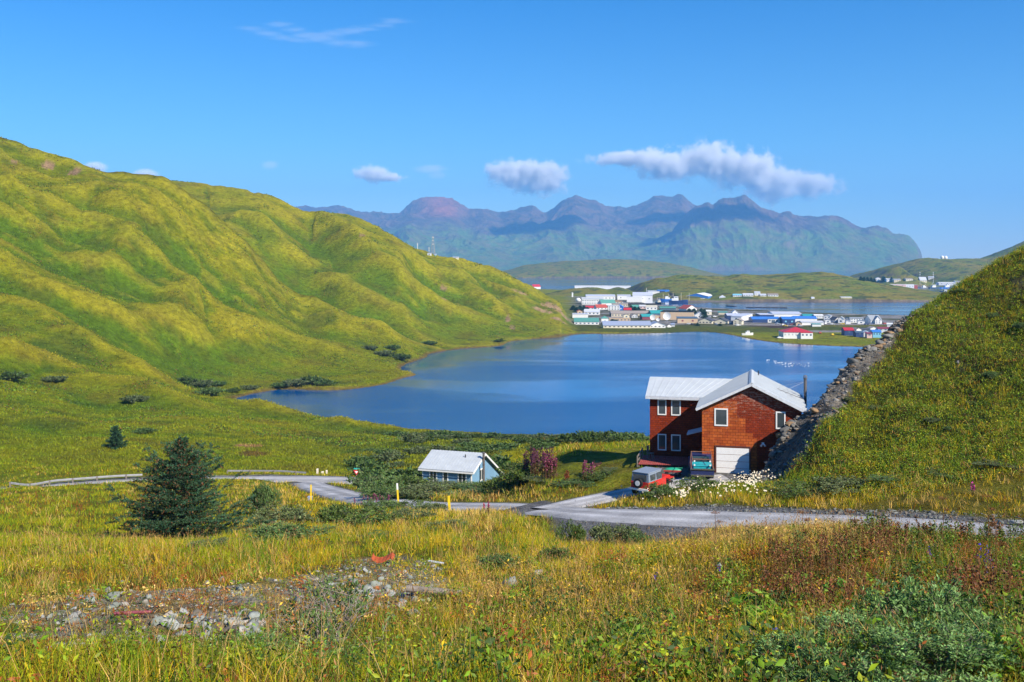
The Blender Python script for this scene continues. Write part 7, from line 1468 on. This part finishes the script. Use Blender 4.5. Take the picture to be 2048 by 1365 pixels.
for a_ in ((1975, 21, 100, 'broad brown dead umbel against the road at the right'), (1885, 21.5, 88, 'brown dead umbel left of the broad one, against the road'), (1700, 20.5, 70, 'small dead umbel above the brown stalks'), (1605, 21.5, 62, 'dark dead stalk rising over the straw coloured crest'), (1430, 24, 70, 'thin dead umbel in front of the gravel bank'), (1990, 13.5, 150, 'large rusty umbel near the purple monkshood')): umbel(*a_)
# broad leaved cow parsnip plants
def parsnip(px, D, spx, col, label):
    x, y = wD(px, D); t_ = empty('cow_parsnip', (x, y, float(hz(x, y))), 0, label, 'plant'); R_ = spx * D / F / 2; V = []; Fq = []; C = []; A = []; B = []
    P = []; Dd2 = []; S2 = []; C2 = []
    for i in range(9):
        az = i * .75 + rng.uniform(-.3, .3); c0 = np.array([math.cos(az) * R_ * rng.uniform(.3, .75), math.sin(az) * R_ * rng.uniform(.3, .75), R_ * rng.uniform(.6, 1.5)]); A.append(np.zeros(3)); B.append(c0)
        up_ = norm(np.array([math.cos(az) * .35 + rng.normal(0, .2), math.sin(az) * .35 - .3, 1.0])); f_ = norm(np.cross(np.cross(up_, np.array([math.cos(az), math.sin(az), 0])), up_)); s_ = np.cross(up_, f_); cc = np.array(col) * rng.uniform(.7, 1.2) * np.array([rng.uniform(.7, 1.25), 1, 1])
        for k, a in enumerate((-2.1, -1.4, -.7, 0, .7, 1.4, 2.1)):
            d_ = f_ * math.cos(a) + s_ * math.sin(a); ln = R_ * .42 * (1.15 - abs(a) * .2)
            P.append(c0); Dd2.append(d_ - up_ * rng.uniform(0, .3)); S2.append(ln); C2.append(cc)
            for sd in (-.55, .55): d3 = f_ * math.cos(a + sd) + s_ * math.sin(a + sd); P.append(c0 + d_ * ln * .35); Dd2.append(d3 - up_ * rng.uniform(0, .4)); S2.append(ln * .5); C2.append(cc)
    V, Fq, C = leaves(np.array(P), np.array(Dd2), np.array(S2), .52, np.array(C2), .1); mesh_np('leaf_blades', V, Fq, M_leaf, t_, col=C)['kind'] = 'stuff'; V, Fq, C = tubes(A, B, np.full(9, .007), np.full(9, .004), np.array([.14, .16, .04]), 4); mesh_np('stems', V, Fq, M_twig, t_, col=C)
for a_ in ((1440, 13.6, 60, (.42, .36, .02), 'bright yellow leaved cow parsnip in the grass'), (1508, 12.6, 95, (.16, .28, .02), 'green cow parsnip with a yellow leaf, centre right'), (1590, 16.5, 55, (.30, .33, .04), 'pale yellow green cow parsnip before the brown stalks'), (1272, 10.8, 90, (.14, .24, .02), 'green cow parsnip low in the middle foreground'), (1405, 12.0, 60, (.18, .30, .02), 'light green cow parsnip left of the centre right one'), (1668, 14.8, 60, (.13, .26, .02), 'fresh green cow parsnip among the brown stalks'), (1752, 12.6, 60, (.34, .34, .02), 'yellow green cow parsnip above the willows'), (1745, 10.4, 50, (.18, .26, .02), 'small green cow parsnip left of the tallest willow'),
           (1345, 9.6, 80, (.22, .28, .02), 'yellowish cow parsnip near the bottom edge'), (310, 10.8, 70, (.16, .30, .02), 'green broad leaved plant with yellow flowers at the bottom left'), (1330, 13.4, 60, (.12, .22, .02), 'dark green cow parsnip left of the yellow one')): parsnip(*a_)
# daisies below the garage
X = []; pts = []
for cx_, cy_, rx, ry, n in ((1495, 972, 26, 10, 95), (1515, 962, 30, 7, 40), (1440, 978, 40, 9, 34), (1490, 992, 60, 10, 30), (1362, 998, 13, 6, 46), (1380, 985, 60, 14, 22), (1300, 995, 50, 12, 22)):
    for _ in range(n): pts.append((rng.normal(cx_, rx * .55), rng.normal(cy_, ry * .6)))
P = np.array([(q.x, q.y, q.z + rng.uniform(.35, .6)) for q in (hit(a, b, 58) for a, b in pts)])
r_ = rng.uniform(.035, .07, len(P)); n = len(P); ang = np.arange(8) * 2 * math.pi / 8; ring = np.stack([np.cos(ang), np.sin(ang) * .75 - .0, np.sin(ang) * .66], 1)
V = np.concatenate([P[:, None], P[:, None] + ring[None] * r_[:, None, None]], 1).reshape(-1, 3); o_ = np.arange(n)[:, None] * 9; Fq = np.concatenate([o_ + np.array([[0, 1 + k, 1 + (k + 1) % 8]]) for k in range(8)], 0)
C = np.tile(np.array([[0.8, 0.8, 0.76]]), (len(V), 1)); C[::9] = (0.7, 0.45, 0.02)
st = tubes(P - np.array([[0, 0, .5]]), P, np.full(n, .006), np.full(n, .004), np.array([.08, .14, .02]), 3)
V, Fq, C = merge([(V, Fq, C), st]); stuff('daisies', V, Fq, C, M_leaf)

# ==================================================================== spruces
def spruce(label, x, y, Hh, Rb, nbr, nn, ls, seed, cone=True, wide=1.0, z=None):
    r0 = np.random.default_rng(seed); t_ = empty('spruce_tree', (x, y, float(hz(x, y)) if z is None else z), 0, label, 'tree')
    A = []; B = []; ra = []; rb = []
    for s in range(10): A.append((0, 0, Hh * s / 10 - (.3 if s == 0 else 0))); B.append((0.02 * s, 0.01 * s, Hh * (s + 1) / 10)); ra.append(.14 * Hh / 6.5 * (1 - s / 10.5)); rb.append(.14 * Hh / 6.5 * (1 - (s + 1) / 10.5))
    V, Fq, C = tubes(A, B, np.array(ra), np.array(rb), np.array([.09, .065, .05]), 8); mesh_np('trunk', V, Fq, M_twig, t_, col=C)
    A = []; B = []; ra = []; rb = []; TW = []
    for i in range(nbr):
        t = (i + .5) / nbr; zz = Hh * (0.03 + .95 * t ** 1.0); az = i * 2.4 + r0.uniform(-.4, .4)
        prof = (1 - t) ** .8 if not cone else float(np.interp(t, [0, .05, .15, .3, .42, .50, .55, .62, .70, .78, .9, 1], [.72, .84, 1.0, .86, .76, .62, .50, .52, .42, .26, .08, .01])); L_ = Rb * prof * r0.uniform(.62, 1.28) * (1.0 + .12 * math.sin(az * 2 + seed)) + .12
        rise = r0.uniform(.05, .38) + .5 * t
        p = np.array([0, 0, zz]); pts = [p]; seg = 5
        for s in range(1, seg + 1): q = s / seg; pts.append(np.array([math.cos(az) * L_ * q, math.sin(az) * L_ * q, zz + L_ * (rise * q * q - .22 * q * (1 - t))]) + r0.normal(0, .02 * L_, 3))
        for s in range(seg): A.append(pts[s]); B.append(pts[s + 1]); ra.append(.02 * (1 - s / 6)); rb.append(.02 * (1 - (s + 1) / 6)); TW.append((pts[s], pts[s + 1], t, s / seg, L_))
        for s in range(1, seg + 1):
            for sd in (-1, 1):
                q = pts[s] * .6 + pts[s - 1] * .4; l2 = L_ * (.40 - .045 * s) * r0.uniform(.6, 1.2); a2 = az + sd * r0.uniform(.6, 1.1); e = q + np.array([math.cos(a2) * l2, math.sin(a2) * l2, l2 * r0.uniform(.0, .38)]); A.append(q); B.append(e); ra.append(.008); rb.append(.004); TW.append((q, e, t, .3 + .7 * s / seg, L_)); TW.append((q, e, t, .3 + .7 * s / seg, L_))
    V, Fq, C = tubes(A, B, np.array(ra), np.array(rb), np.array([.10, .07, .05]), 3); mesh_np('branches', V, Fq, M_twig, t_, col=C)
    T0 = np.array([w_[0] for w_ in TW]); T1 = np.array([w_[1] for w_ in TW]); tt = np.array([w_[2] for w_ in TW]); ou = np.array([w_[3] for w_ in TW]); ln = np.linalg.norm(T1 - T0, axis=1); pr = ln * (.25 + ou); pr /= pr.sum()
    idx = r0.choice(len(TW), nn, p=pr); u = r0.uniform(0, 1.08, (nn, 1)); P = T0[idx] * (1 - u) + T1[idx] * u; d = norm(T1[idx] - T0[idx]); Dn = d * .8 + r0.normal(0, .5, (nn, 3)); Dn[:, 2] += .35; P += r0.normal(0, .02, (nn, 3))
    clump = r0.random(len(TW))[idx]; cc = np.array([.030, .070, .030])[None] * (1 + 0.9 * clump[:, None]) + np.array([.0, .012, .010])[None] * (clump[:, None] > .6)
    V, Fq, C = leaves(P, Dn, np.full(nn, ls), .30, cc, .2); mesh_np('crown', V, Fq, M_leaf, t_, col=C)
    if cone:
        m = nn // 24; idx = r0.choice(len(TW), m, p=pr * (0.15 + tt ** 1.2) / (pr * (0.15 + tt ** 1.2)).sum()); P = T1[idx] + r0.normal(0, .05, (m, 3)); V, Fq, C = leaves(P, np.tile([[0, 0, -1.]], (m, 1)) + r0.normal(0, .5, (m, 3)), np.full(m, ls * .9), .5, np.array([.17, .075, .03])); o = mesh_np('cones', V, Fq, M_leaf, t_, col=C); o['kind'] = 'stuff'
    return t_
x, y = wD(363, 54); spruce('large dark spruce with wide spreading branches left of the roads', x, y, 6.15, 4.0, 160, 88000, .12, 4, z=H - 54 * (1100 - HY) / F)
p = hit(231, 897, 165); spruce('small conical spruce alone on the grassy slope beyond the road', p.x, p.y, 44 * p.y / F, 21 * p.y / F, 46, 9000, .30, 9, cone=False)
# trees of the town
TS = {}
def town_tree(label, px, py, hpx, wpx, where, group='dark spruces of the town'):
    x, y, z = place(px, py, where); hh = hpx * y / F; r_ = wpx * y / F / 2
    if 't' not in TS:
        o = spruce('x', 0, 0, 6, 2.6, 36, 2600, .75, 77, cone=False, z=0); TS['t'] = [(c_.name.split('.')[0], c_.data) for c_ in o.children]
        for c_ in list(o.children): bpy.data.objects.remove(c_)
        bpy.data.objects.remove(o)
    t_ = empty('spruce_tree', (x, y, z - .2), rng.uniform(0, 6), label, 'tree', group); t_.scale = (r_ / 2.6, r_ / 2.6, hh / 6)
    for nm, d in TS['t']: o = bpy.data.objects.new(nm, d); COL.objects.link(o); o.parent = t_
for a_ in [(1146, 621, 10, 14, 'leftmost'), (1153, 624, 10, 14, ''), (1160, 622, 11, 14, ''), (1168, 620, 9, 12, ''), (1175, 622, 8, 10, '')]: town_tree('dark spruce in the clump behind the rocky headland', a_[0], a_[1], a_[2], a_[3], 'town', 'spruces behind the headland')
for px, py, hp, wp in ((1378, 628, 11, 16), (1388, 630, 13, 16), (1396, 634, 8, 12)): town_tree('dark spruce in front of the steep red roof', px, py, hp, wp, 'town', 'spruces in front of the steep red roof')
for px, py, hp, wp in ((1402, 634, 17, 14), (1409, 637, 18, 15)): town_tree('tall dark spruce behind the chapel like house', px, py, hp, wp, 'town', 'spruces behind the chapel like house')
for px, py, hp, wp in ((1262, 620, 9, 10), (1270, 622, 9, 12), (1277, 621, 7, 10)): town_tree('dark tree between the cannery block and the teal roofs', px, py, hp, wp, 'town', 'trees below the cannery block')
for px in (1722, 1728, 1735, 1742, 1749): town_tree('small dark spruce in the row on the island crest, right end', px, 562, 8, 8, 'island', 'spruces on the island crest')
for px in (1766, 1769, 1783): town_tree('small dark spruce between the houses below the crag', px, 563, 8, 7, 'right', 'spruces between the houses below the crag')
for px, py in ((1225, 643), (1232, 644), (1440, 652), (1395, 652)): town_tree('small dark bush like tree by the lakeside houses', px, py, 5, 10, 'town', 'bushes by the lakeside houses')

# ==================================================================== stones
M_st = colmat('lichen grey stone', 0.9, 0.15, nscale=6, nvar=.35, bump=.5, bdist=.03)
def rock_data(seed, cuts=16, flat=.75):
    r0 = np.random.default_rng(seed); bm_ = __import__('bmesh').new(); __import__('bmesh').ops.create_icosphere(bm_, subdivisions=2, radius=1.0)
    V = np.array([v.co for v in bm_.verts]); Fq = np.array([[v.index for v in f_.verts] for f_ in bm_.faces]); bm_.free()
    for _ in range(cuts):
        n = norm(r0.normal(0, 1, 3)); d = r0.uniform(.32, .72); k = V @ n; V = V - np.maximum(k - d, 0)[:, None] * n[None]
    V *= np.array([1, r0.uniform(.6, .9), flat * r0.uniform(.6, 1)]); return V, Fq
RK_ = [rock_data(s) for s in range(500, 508)]
SC_ = np.array([[.27, .30, .275], [.34, .355, .335], [.20, .225, .20], [.36, .335, .29], [.18, .155, .12]]) * .86
def rock_mesh(i, col):
    V, Fq = RK_[i]; o = mesh_np('rock', V, Fq, M_st, col=np.tile(np.array(col), (len(V), 1))); d = o.data; bpy.data.objects.remove(o); return d
RD = [rock_mesh(i, SC_[i % 5]) for i in range(8)]
def put_rock(x, y, s, label, group=None, sink=.2, nm='rock'):
    o = bpy.data.objects.new(nm, RD[int(rng.integers(0, 8))]); COL.objects.link(o); o.scale = (s, s * rng.uniform(.8, 1.1), s * rng.uniform(.7, 1.2)); o.rotation_euler = (rng.uniform(-.3, .3), rng.uniform(-.3, .3), rng.uniform(0, 6.28)); o.location = (x, y, float(hz(x, y)) + s * (.5 - sink) * .6); return tag(o, label, 'rock', group)
cnt = 0
for cx_, cy_, rx, ry, n, s0 in ((760, 1195, 90, 30, 60, .16), (830, 1190, 60, 16, 22, .14), (440, 1255, 70, 26, 40, .17), (360, 1245, 60, 22, 22, .15), (200, 1195, 80, 16, 26, .14), (480, 1275, 40, 16, 14, .18), (820, 1145, 60, 16, 18, .12), (700, 1160, 70, 22, 26, .11), (130, 1240, 60, 22, 14, .13), (280, 1290, 120, 20, 10, .09), (560, 1180, 90, 14, 16, .08), (440, 1170, 60, 8, 8, .12)):
    for _ in range(n):
        q = hit(rng.normal(cx_, rx * .55), min(1345, rng.normal(cy_, ry * .6)), 8); put_rock(q.x, q.y, min(.19, s0 * .82 * math.exp(rng.normal(0, .38))), 'grey green angular rock lying in the rubble patch at the left', 'rocks of the rubble patch'); cnt += 1
for px, py, s, lab in ((1020, 1175, .34, 'grey boulder half sunk in the golden grass'), (1127, 1103, .30, 'pale flat boulder in the green ditch below the road'), (1075, 1150, .20, 'small grey rock beside the half sunk boulder'), (1440, 1138, .14, 'small pale stone in the grass right of centre'), (2030, 1052, .55, 'large grey stone at the road edge on the far right'), (2000, 1050, .35, 'grey stone left of the large one at the road edge')):
    q = hit(px, py, 8); put_rock(q.x, q.y, s, lab, sink=.0)
def rubble(name, X, Y, S, cols, zoff=.1):
    n = len(X); which = rng.integers(0, 8, n); parts = []
    for i in range(8):
        k = np.where(which == i)[0]
        if not len(k): continue
        V0, F0 = RK_[i]; a = rng.uniform(0, 6.28, len(k)); ca, sa = np.cos(a), np.sin(a); Vx = V0[None] * S[k][:, None, None] * rng.uniform(.6, 1.3, (len(k), 1, 3))
        Vr = np.stack([Vx[..., 0] * ca[:, None] - Vx[..., 1] * sa[:, None], Vx[..., 0] * sa[:, None] + Vx[..., 1] * ca[:, None], Vx[..., 2]], -1); Vr += np.stack([X[k], Y[k], hz(X[k], Y[k]) + S[k] * zoff], 1)[:, None, :]
        Fq = (F0[None] + (np.arange(len(k)) * len(V0))[:, None, None]).reshape(-1, 3); cc = cols[rng.integers(0, len(cols), len(k))] * rng.uniform(.75, 1.2, (len(k), 1)); parts.append((Vr.reshape(-1, 3), Fq, np.repeat(cc, len(V0), 0)))
    V, Fq, C = merge(parts); return tag(mesh_np(name, V, Fq, M_st, col=C), kind='stuff')
X, Y, Z, px, py = cands(46000, 8, 45, -.6, .2); k = gat(RUB, X, Y) > .45; k &= (fbm(X / 1.2, Y / 1.2, 3, 420) > -.12) & (rng.random(len(X)) < .62); rubble('loose_stones', X[k], Y[k], np.minimum(.08, np.exp(rng.normal(-3.6, .5, k.sum()))), SC_)
# stones of the verge above the gravel road and of the bank below it
X, Y, Z, px, py = cands(60000, 42, 84, .02, .64); dgr_, _ = segdist(X, Y, [(a, b) for a, b, _ in gravel_c]); sd = np.where(py < np.interp(px, [1000, 1300, 1600, 2048], [1016, 1033, 1042, 1070]), 1, -1)
k = (px > 1150) & (px < 2100) & (((sd > 0) & (dgr_ > 2.4) & (dgr_ < 4.6)) | ((sd < 0) & (dgr_ > 2.5) & (gat(GRAV, X, Y) > .5))) & (rng.random(len(X)) < .55); sz_ = np.where(sd[k] > 0, np.minimum(.28, np.exp(rng.normal(-2.6, .6, k.sum()))), np.exp(rng.normal(-2.9, .4, k.sum()))); rubble('roadside_stones', X[k], Y[k], sz_, SC_ * .6)
# broken blocks of the cut rock face
X, Y, Z, px, py = cands(40000, 74, 98, .14, .42); k = (gat(ROCK, X, Y) > .4) & (fbm(X / 1.1, Y / 1.1, 3, 430) > -.2) & (rng.random(len(X)) < .28); rubble('rock_face_blocks', X[k], Y[k], np.minimum(.4, np.exp(rng.normal(-1.9, .55, k.sum()))), np.array([[.13, .13, .13], [.08, .085, .09], [.20, .19, .17], [.24, .20, .15], [.11, .105, .10], [.17, .11, .07]]), 0.0)
lnp = np.array(smooth_line([wD(1508, 78.6)] + rocktop, 12)); n_ = 420; ii = rng.integers(0, len(lnp) - 1, n_); tt_ = rng.random(n_)[:, None]; Q_ = lnp[ii] * (1 - tt_) + lnp[ii + 1] * tt_ + rng.normal(0, .42, (n_, 2)) + np.array([[.1, -.5]])
rubble('rock_face_blocks', Q_[:, 0], Q_[:, 1], np.minimum(.85, np.exp(rng.normal(-1.45, .65, n_))), np.array([[.19, .185, .17], [.12, .12, .115], [.27, .24, .20], [.24, .16, .09]]), 0.1)
for px, py, s in ((1716, 700, 1.1), (1700, 712, .8), (1735, 690, 1.0), (1660, 760, .8), (1610, 815, .7), (1545, 880, .7)):
    q = hit(px, py + 4, 70); put_shrub(S_mid[1], q.x, q.y, s, s * .9, px, 'small bush clinging to the top of the cut rock face', group='bushes on the cut rock face')
# things lying about
q = hit(765, 1133, 10); V = []; n = 14
f = MB(); pr_ = [(-.33, .10, .16), (-.26, .02, .07), (-.12, -.02, .03), (0.0, 0.0, .04), (.12, .02, .10), (.28, .05, .20), (.36, .02, .12)]
for i in range(6): a = pr_[i]; b = pr_[i + 1]; f.prism([(a[0], -.22 + a[1], a[2]), (b[0], -.22 + b[1], b[2] * .8), (b[0], .2 + b[1], b[2] + .06), (a[0], .2 + a[1], a[2] + .05)], (0, 0, .012))
o = f.build('metal_sheet', M['orange']); o.location = q + Vector((0, 0, .12)); o.scale = (.85, .85, .7); tag(o, 'crumpled rusty orange metal sheet on the rubble', 'scrap metal')
for px, py, L_, r_, rz, mt, lab, nm in ((868, 1196, 1.1, .07, -8, 'wood', 'weathered grey log at the right end of the rubble', 'log'), (872, 1135, .45, .04, -20, 'lgrey', 'short white plank on the stones near the rusty sheet', 'plank'), (265, 1243, .55, .028, 12, 'maroon', 'dark red brown pipe in the middle of the rubble', 'pipe')):
    q = hit(px, py, 8); f = MB()
    if nm == 'plank': f.box(-L_ / 2, L_ / 2, -r_, r_, 0, .03)
    else: f.tube((-L_ / 2, 0, 0), (0, .01, .01), r_, r_ * .95, n=10); f.tube((0, .01, .01), (L_ / 2, 0, .02), r_ * .95, r_ * .8, n=10)
    o = f.build(nm, M[mt], bevel=.005); o.location = q + Vector((0, 0, .12)); o.rotation_euler = (0, R(3), R(rz)); tag(o, lab, nm)
# ==================================================================== clouds: soft volumes, beyond the haze box
def cloud(label, blobs, D, dens, soft=.65, nscale=1.0, amp=.9, col=(1, 1, 1), stretch=(1, 1, 1), depth=.8, name='cloud', det=6.0, rr=None):
    """blobs: (px, py, half width px, half height px)"""
    k = D / F; px0 = sum(b[0] for b in blobs) / len(blobs); py0 = sum(b[1] for b in blobs) / len(blobs); cx_ = (px0 - CX) * k; cz_ = H + (HY - py0) * k
    B = [((b[0] - px0) * k, 0.0, (py0 - b[1]) * k, b[2] * k * 1.3, max(b[2], b[3]) * k * depth, b[3] * k * 1.3) for b in blobs]
    g = 1.45
    x0 = min(b[0] - g * b[3] for b in B); x1 = max(b[0] + g * b[3] for b in B); y1 = max(g * b[4] for b in B); z0 = min(b[2] - g * b[5] for b in B); z1 = max(b[2] + g * b[5] for b in B)
    o = MB().box(x0, x1, -y1, y1, z0, z1).build(name, None); o.data.materials.clear(); o.location = (cx_, D, cz_)
    m = bpy.data.materials.new('cloud vapour'); m.use_nodes = True; t = m.node_tree; t.nodes.clear(); N = t.nodes.new; L = t.links.new
    tc = N('ShaderNodeTexCoord'); fld = None
    for b in B:
        mp = N('ShaderNodeMapping'); mp.inputs['Location'].default_value = (-b[0] / b[3], -b[1] / b[4], -b[2] / b[5]); mp.inputs['Scale'].default_value = (1 / b[3], 1 / b[4], 1 / b[5]); L(tc.outputs['Object'], mp.inputs[0])
        ln = N('ShaderNodeVectorMath'); ln.operation = 'LENGTH'; L(mp.outputs[0], ln.inputs[0]); s_ = N('ShaderNodeMath'); s_.operation = 'SUBTRACT'; s_.inputs[0].default_value = 1.0; L(ln.outputs['Value'], s_.inputs[1])
        if fld is None: fld = s_
        else: mx = N('ShaderNodeMath'); mx.operation = 'SMOOTH_MAX'; mx.inputs[2].default_value = .25; L(fld.outputs[0], mx.inputs[0]); L(s_.outputs[0], mx.inputs[1]); fld = mx
    n = N('ShaderNodeTexNoise'); n.inputs['Scale'].default_value = nscale / (40 * k); n.inputs['Detail'].default_value = det; n.inputs['Roughness'].default_value = .68
    mp = N('ShaderNodeMapping'); mp.inputs['Scale'].default_value = stretch
    if rr: mp.inputs['Rotation'].default_value = (0, rr, 0)
    L(tc.outputs['Object'], mp.inputs[0]); L(mp.outputs[0], n.inputs['Vector'])
    ma = N('ShaderNodeMath'); ma.operation = 'MULTIPLY_ADD'; L(n.outputs[0], ma.inputs[0]); ma.inputs[1].default_value = amp * 2; ma.inputs[2].default_value = -amp
    ad = N('ShaderNodeMath'); ad.operation = 'ADD'; L(fld.outputs[0], ad.inputs[0]); L(ma.outputs[0], ad.inputs[1])
    mr = N('ShaderNodeMapRange'); mr.interpolation_type = 'SMOOTHSTEP'; mr.inputs[1].default_value = .0; mr.inputs[2].default_value = soft; mr.inputs[3].default_value = 0; mr.inputs[4].default_value = dens; L(ad.outputs[0], mr.inputs[0])
    pv = N('ShaderNodeVolumePrincipled'); pv.inputs['Color'].default_value = (*col, 1); pv.inputs['Anisotropy'].default_value = -.35; L(mr.outputs[0], pv.inputs['Density'])
    ou = N('ShaderNodeOutputMaterial'); L(pv.outputs[0], ou.inputs[1]); o.data.materials.append(m)
    return tag(o, label, 'cloud')
cloud('long bumpy grey white cloud over the highest peak', [(1340, 330, 60, 26), (1420, 322, 62, 30), (1490, 340, 60, 32), (1545, 368, 55, 32), (1625, 372, 48, 20), (1270, 318, 70, 12)], 15200, .016, amp=1.35, nscale=1.5)
cloud('round white cloud left of the long one', [(1040, 350, 56, 26), (1085, 358, 42, 30), (1015, 340, 36, 12)], 15200, .016, amp=1.1, nscale=1.5)
cloud('small white cloud above the flat topped red mountain', [(745, 348, 30, 15), (775, 356, 32, 7)], 15400, .016, amp=1.0, nscale=2)
cloud('thin pale cloud right of the small white one', [(860, 338, 32, 9), (875, 350, 18, 9)], 15400, .0018, amp=.6)
cloud('tiny faint cloud high over the ridge saddle', [(540, 330, 18, 9)], 15400, .002, amp=.5)
cloud('bright white cloud top peeking over the left ridge, right one', [(290, 352, 26, 14)], 15400, .012, amp=.4); cloud('bright white cloud top peeking over the left ridge, left one', [(190, 336, 24, 12)], 15400, .012, amp=.4)
st_ = []
for (x0, y0), (x1, y1), n_, w0, h0 in (((505, 58), (600, 80), 4, 30, 5), ((560, 50), (650, 74), 4, 28, 5), ((610, 72), (700, 62), 4, 32, 7), ((700, 62), (790, 42), 4, 34, 3.5), ((640, 78), (715, 88), 3, 34, 7)):
    for k in range(n_): t_ = k / (n_ - 1); st_.append((x0 + (x1 - x0) * t_, y0 + (y1 - y0) * t_ + 3 * math.sin(3 * t_), w0, h0))
cloud('wispy high cirrus streaks in the upper left sky', st_, 17000, .0011, soft=1.1, amp=1.3, nscale=3.0, stretch=(.3, 1, 2.0), rr=R(10))
# clouds above the picture whose shadows lie on the far range
sdv = SUNV
for i, (px, D, z, wx, wy, lab) in enumerate(((1065, 11600, 480, 650, 500, 'cloud high above the strait, first from the left, out of the picture'), (1320, 11900, 420, 700, 350, 'cloud high above the strait, second from the left, out of the picture'), (1440, 10350, 560, 700, 330, 'cloud high above the strait, third from the left, out of the picture'))):
    T = Vector(((px - CX) / F * D, D, z)); P_ = T + sdv * ((3300 - z) / sdv.z)
    m_ = MB(); m_.box(-wx, wx, -wy, wy, -220, 220); o = m_.build('cloud', None); o.data.materials.clear(); o.location = P_
    m = bpy.data.materials.new('cloud vapour'); m.use_nodes = True; t = m.node_tree; t.nodes.clear(); N = t.nodes.new; L = t.links.new
    tc = N('ShaderNodeTexCoord'); mp = N('ShaderNodeMapping'); mp.inputs['Scale'].default_value = (1 / wx, 1 / wy, 1 / 220); L(tc.outputs['Object'], mp.inputs[0]); ln = N('ShaderNodeVectorMath'); ln.operation = 'LENGTH'; L(mp.outputs[0], ln.inputs[0])
    n = N('ShaderNodeTexNoise'); n.inputs['Scale'].default_value = .004; n.inputs['Detail'].default_value = 5; L(tc.outputs['Object'], n.inputs['Vector']); ad = N('ShaderNodeMath'); ad.operation = 'ADD'; L(ln.outputs['Value'], ad.inputs[0]); L(n.outputs[0], ad.inputs[1])
    mr = N('ShaderNodeMapRange'); mr.inputs[1].default_value = 1.35; mr.inputs[2].default_value = 1.0; mr.inputs[3].default_value = 0; mr.inputs[4].default_value = .02; L(ad.outputs[0], mr.inputs[0])
    pv = N('ShaderNodeVolumePrincipled'); pv.inputs['Color'].default_value = (1, 1, 1, 1); L(mr.outputs[0], pv.inputs['Density']); ou = N('ShaderNodeOutputMaterial'); L(pv.outputs[0], ou.inputs[1]); o.data.materials.append(m); tag(o, lab, 'cloud')
scene.cycles.volume_step_rate = 1.0; scene.cycles.volume_max_steps = 128
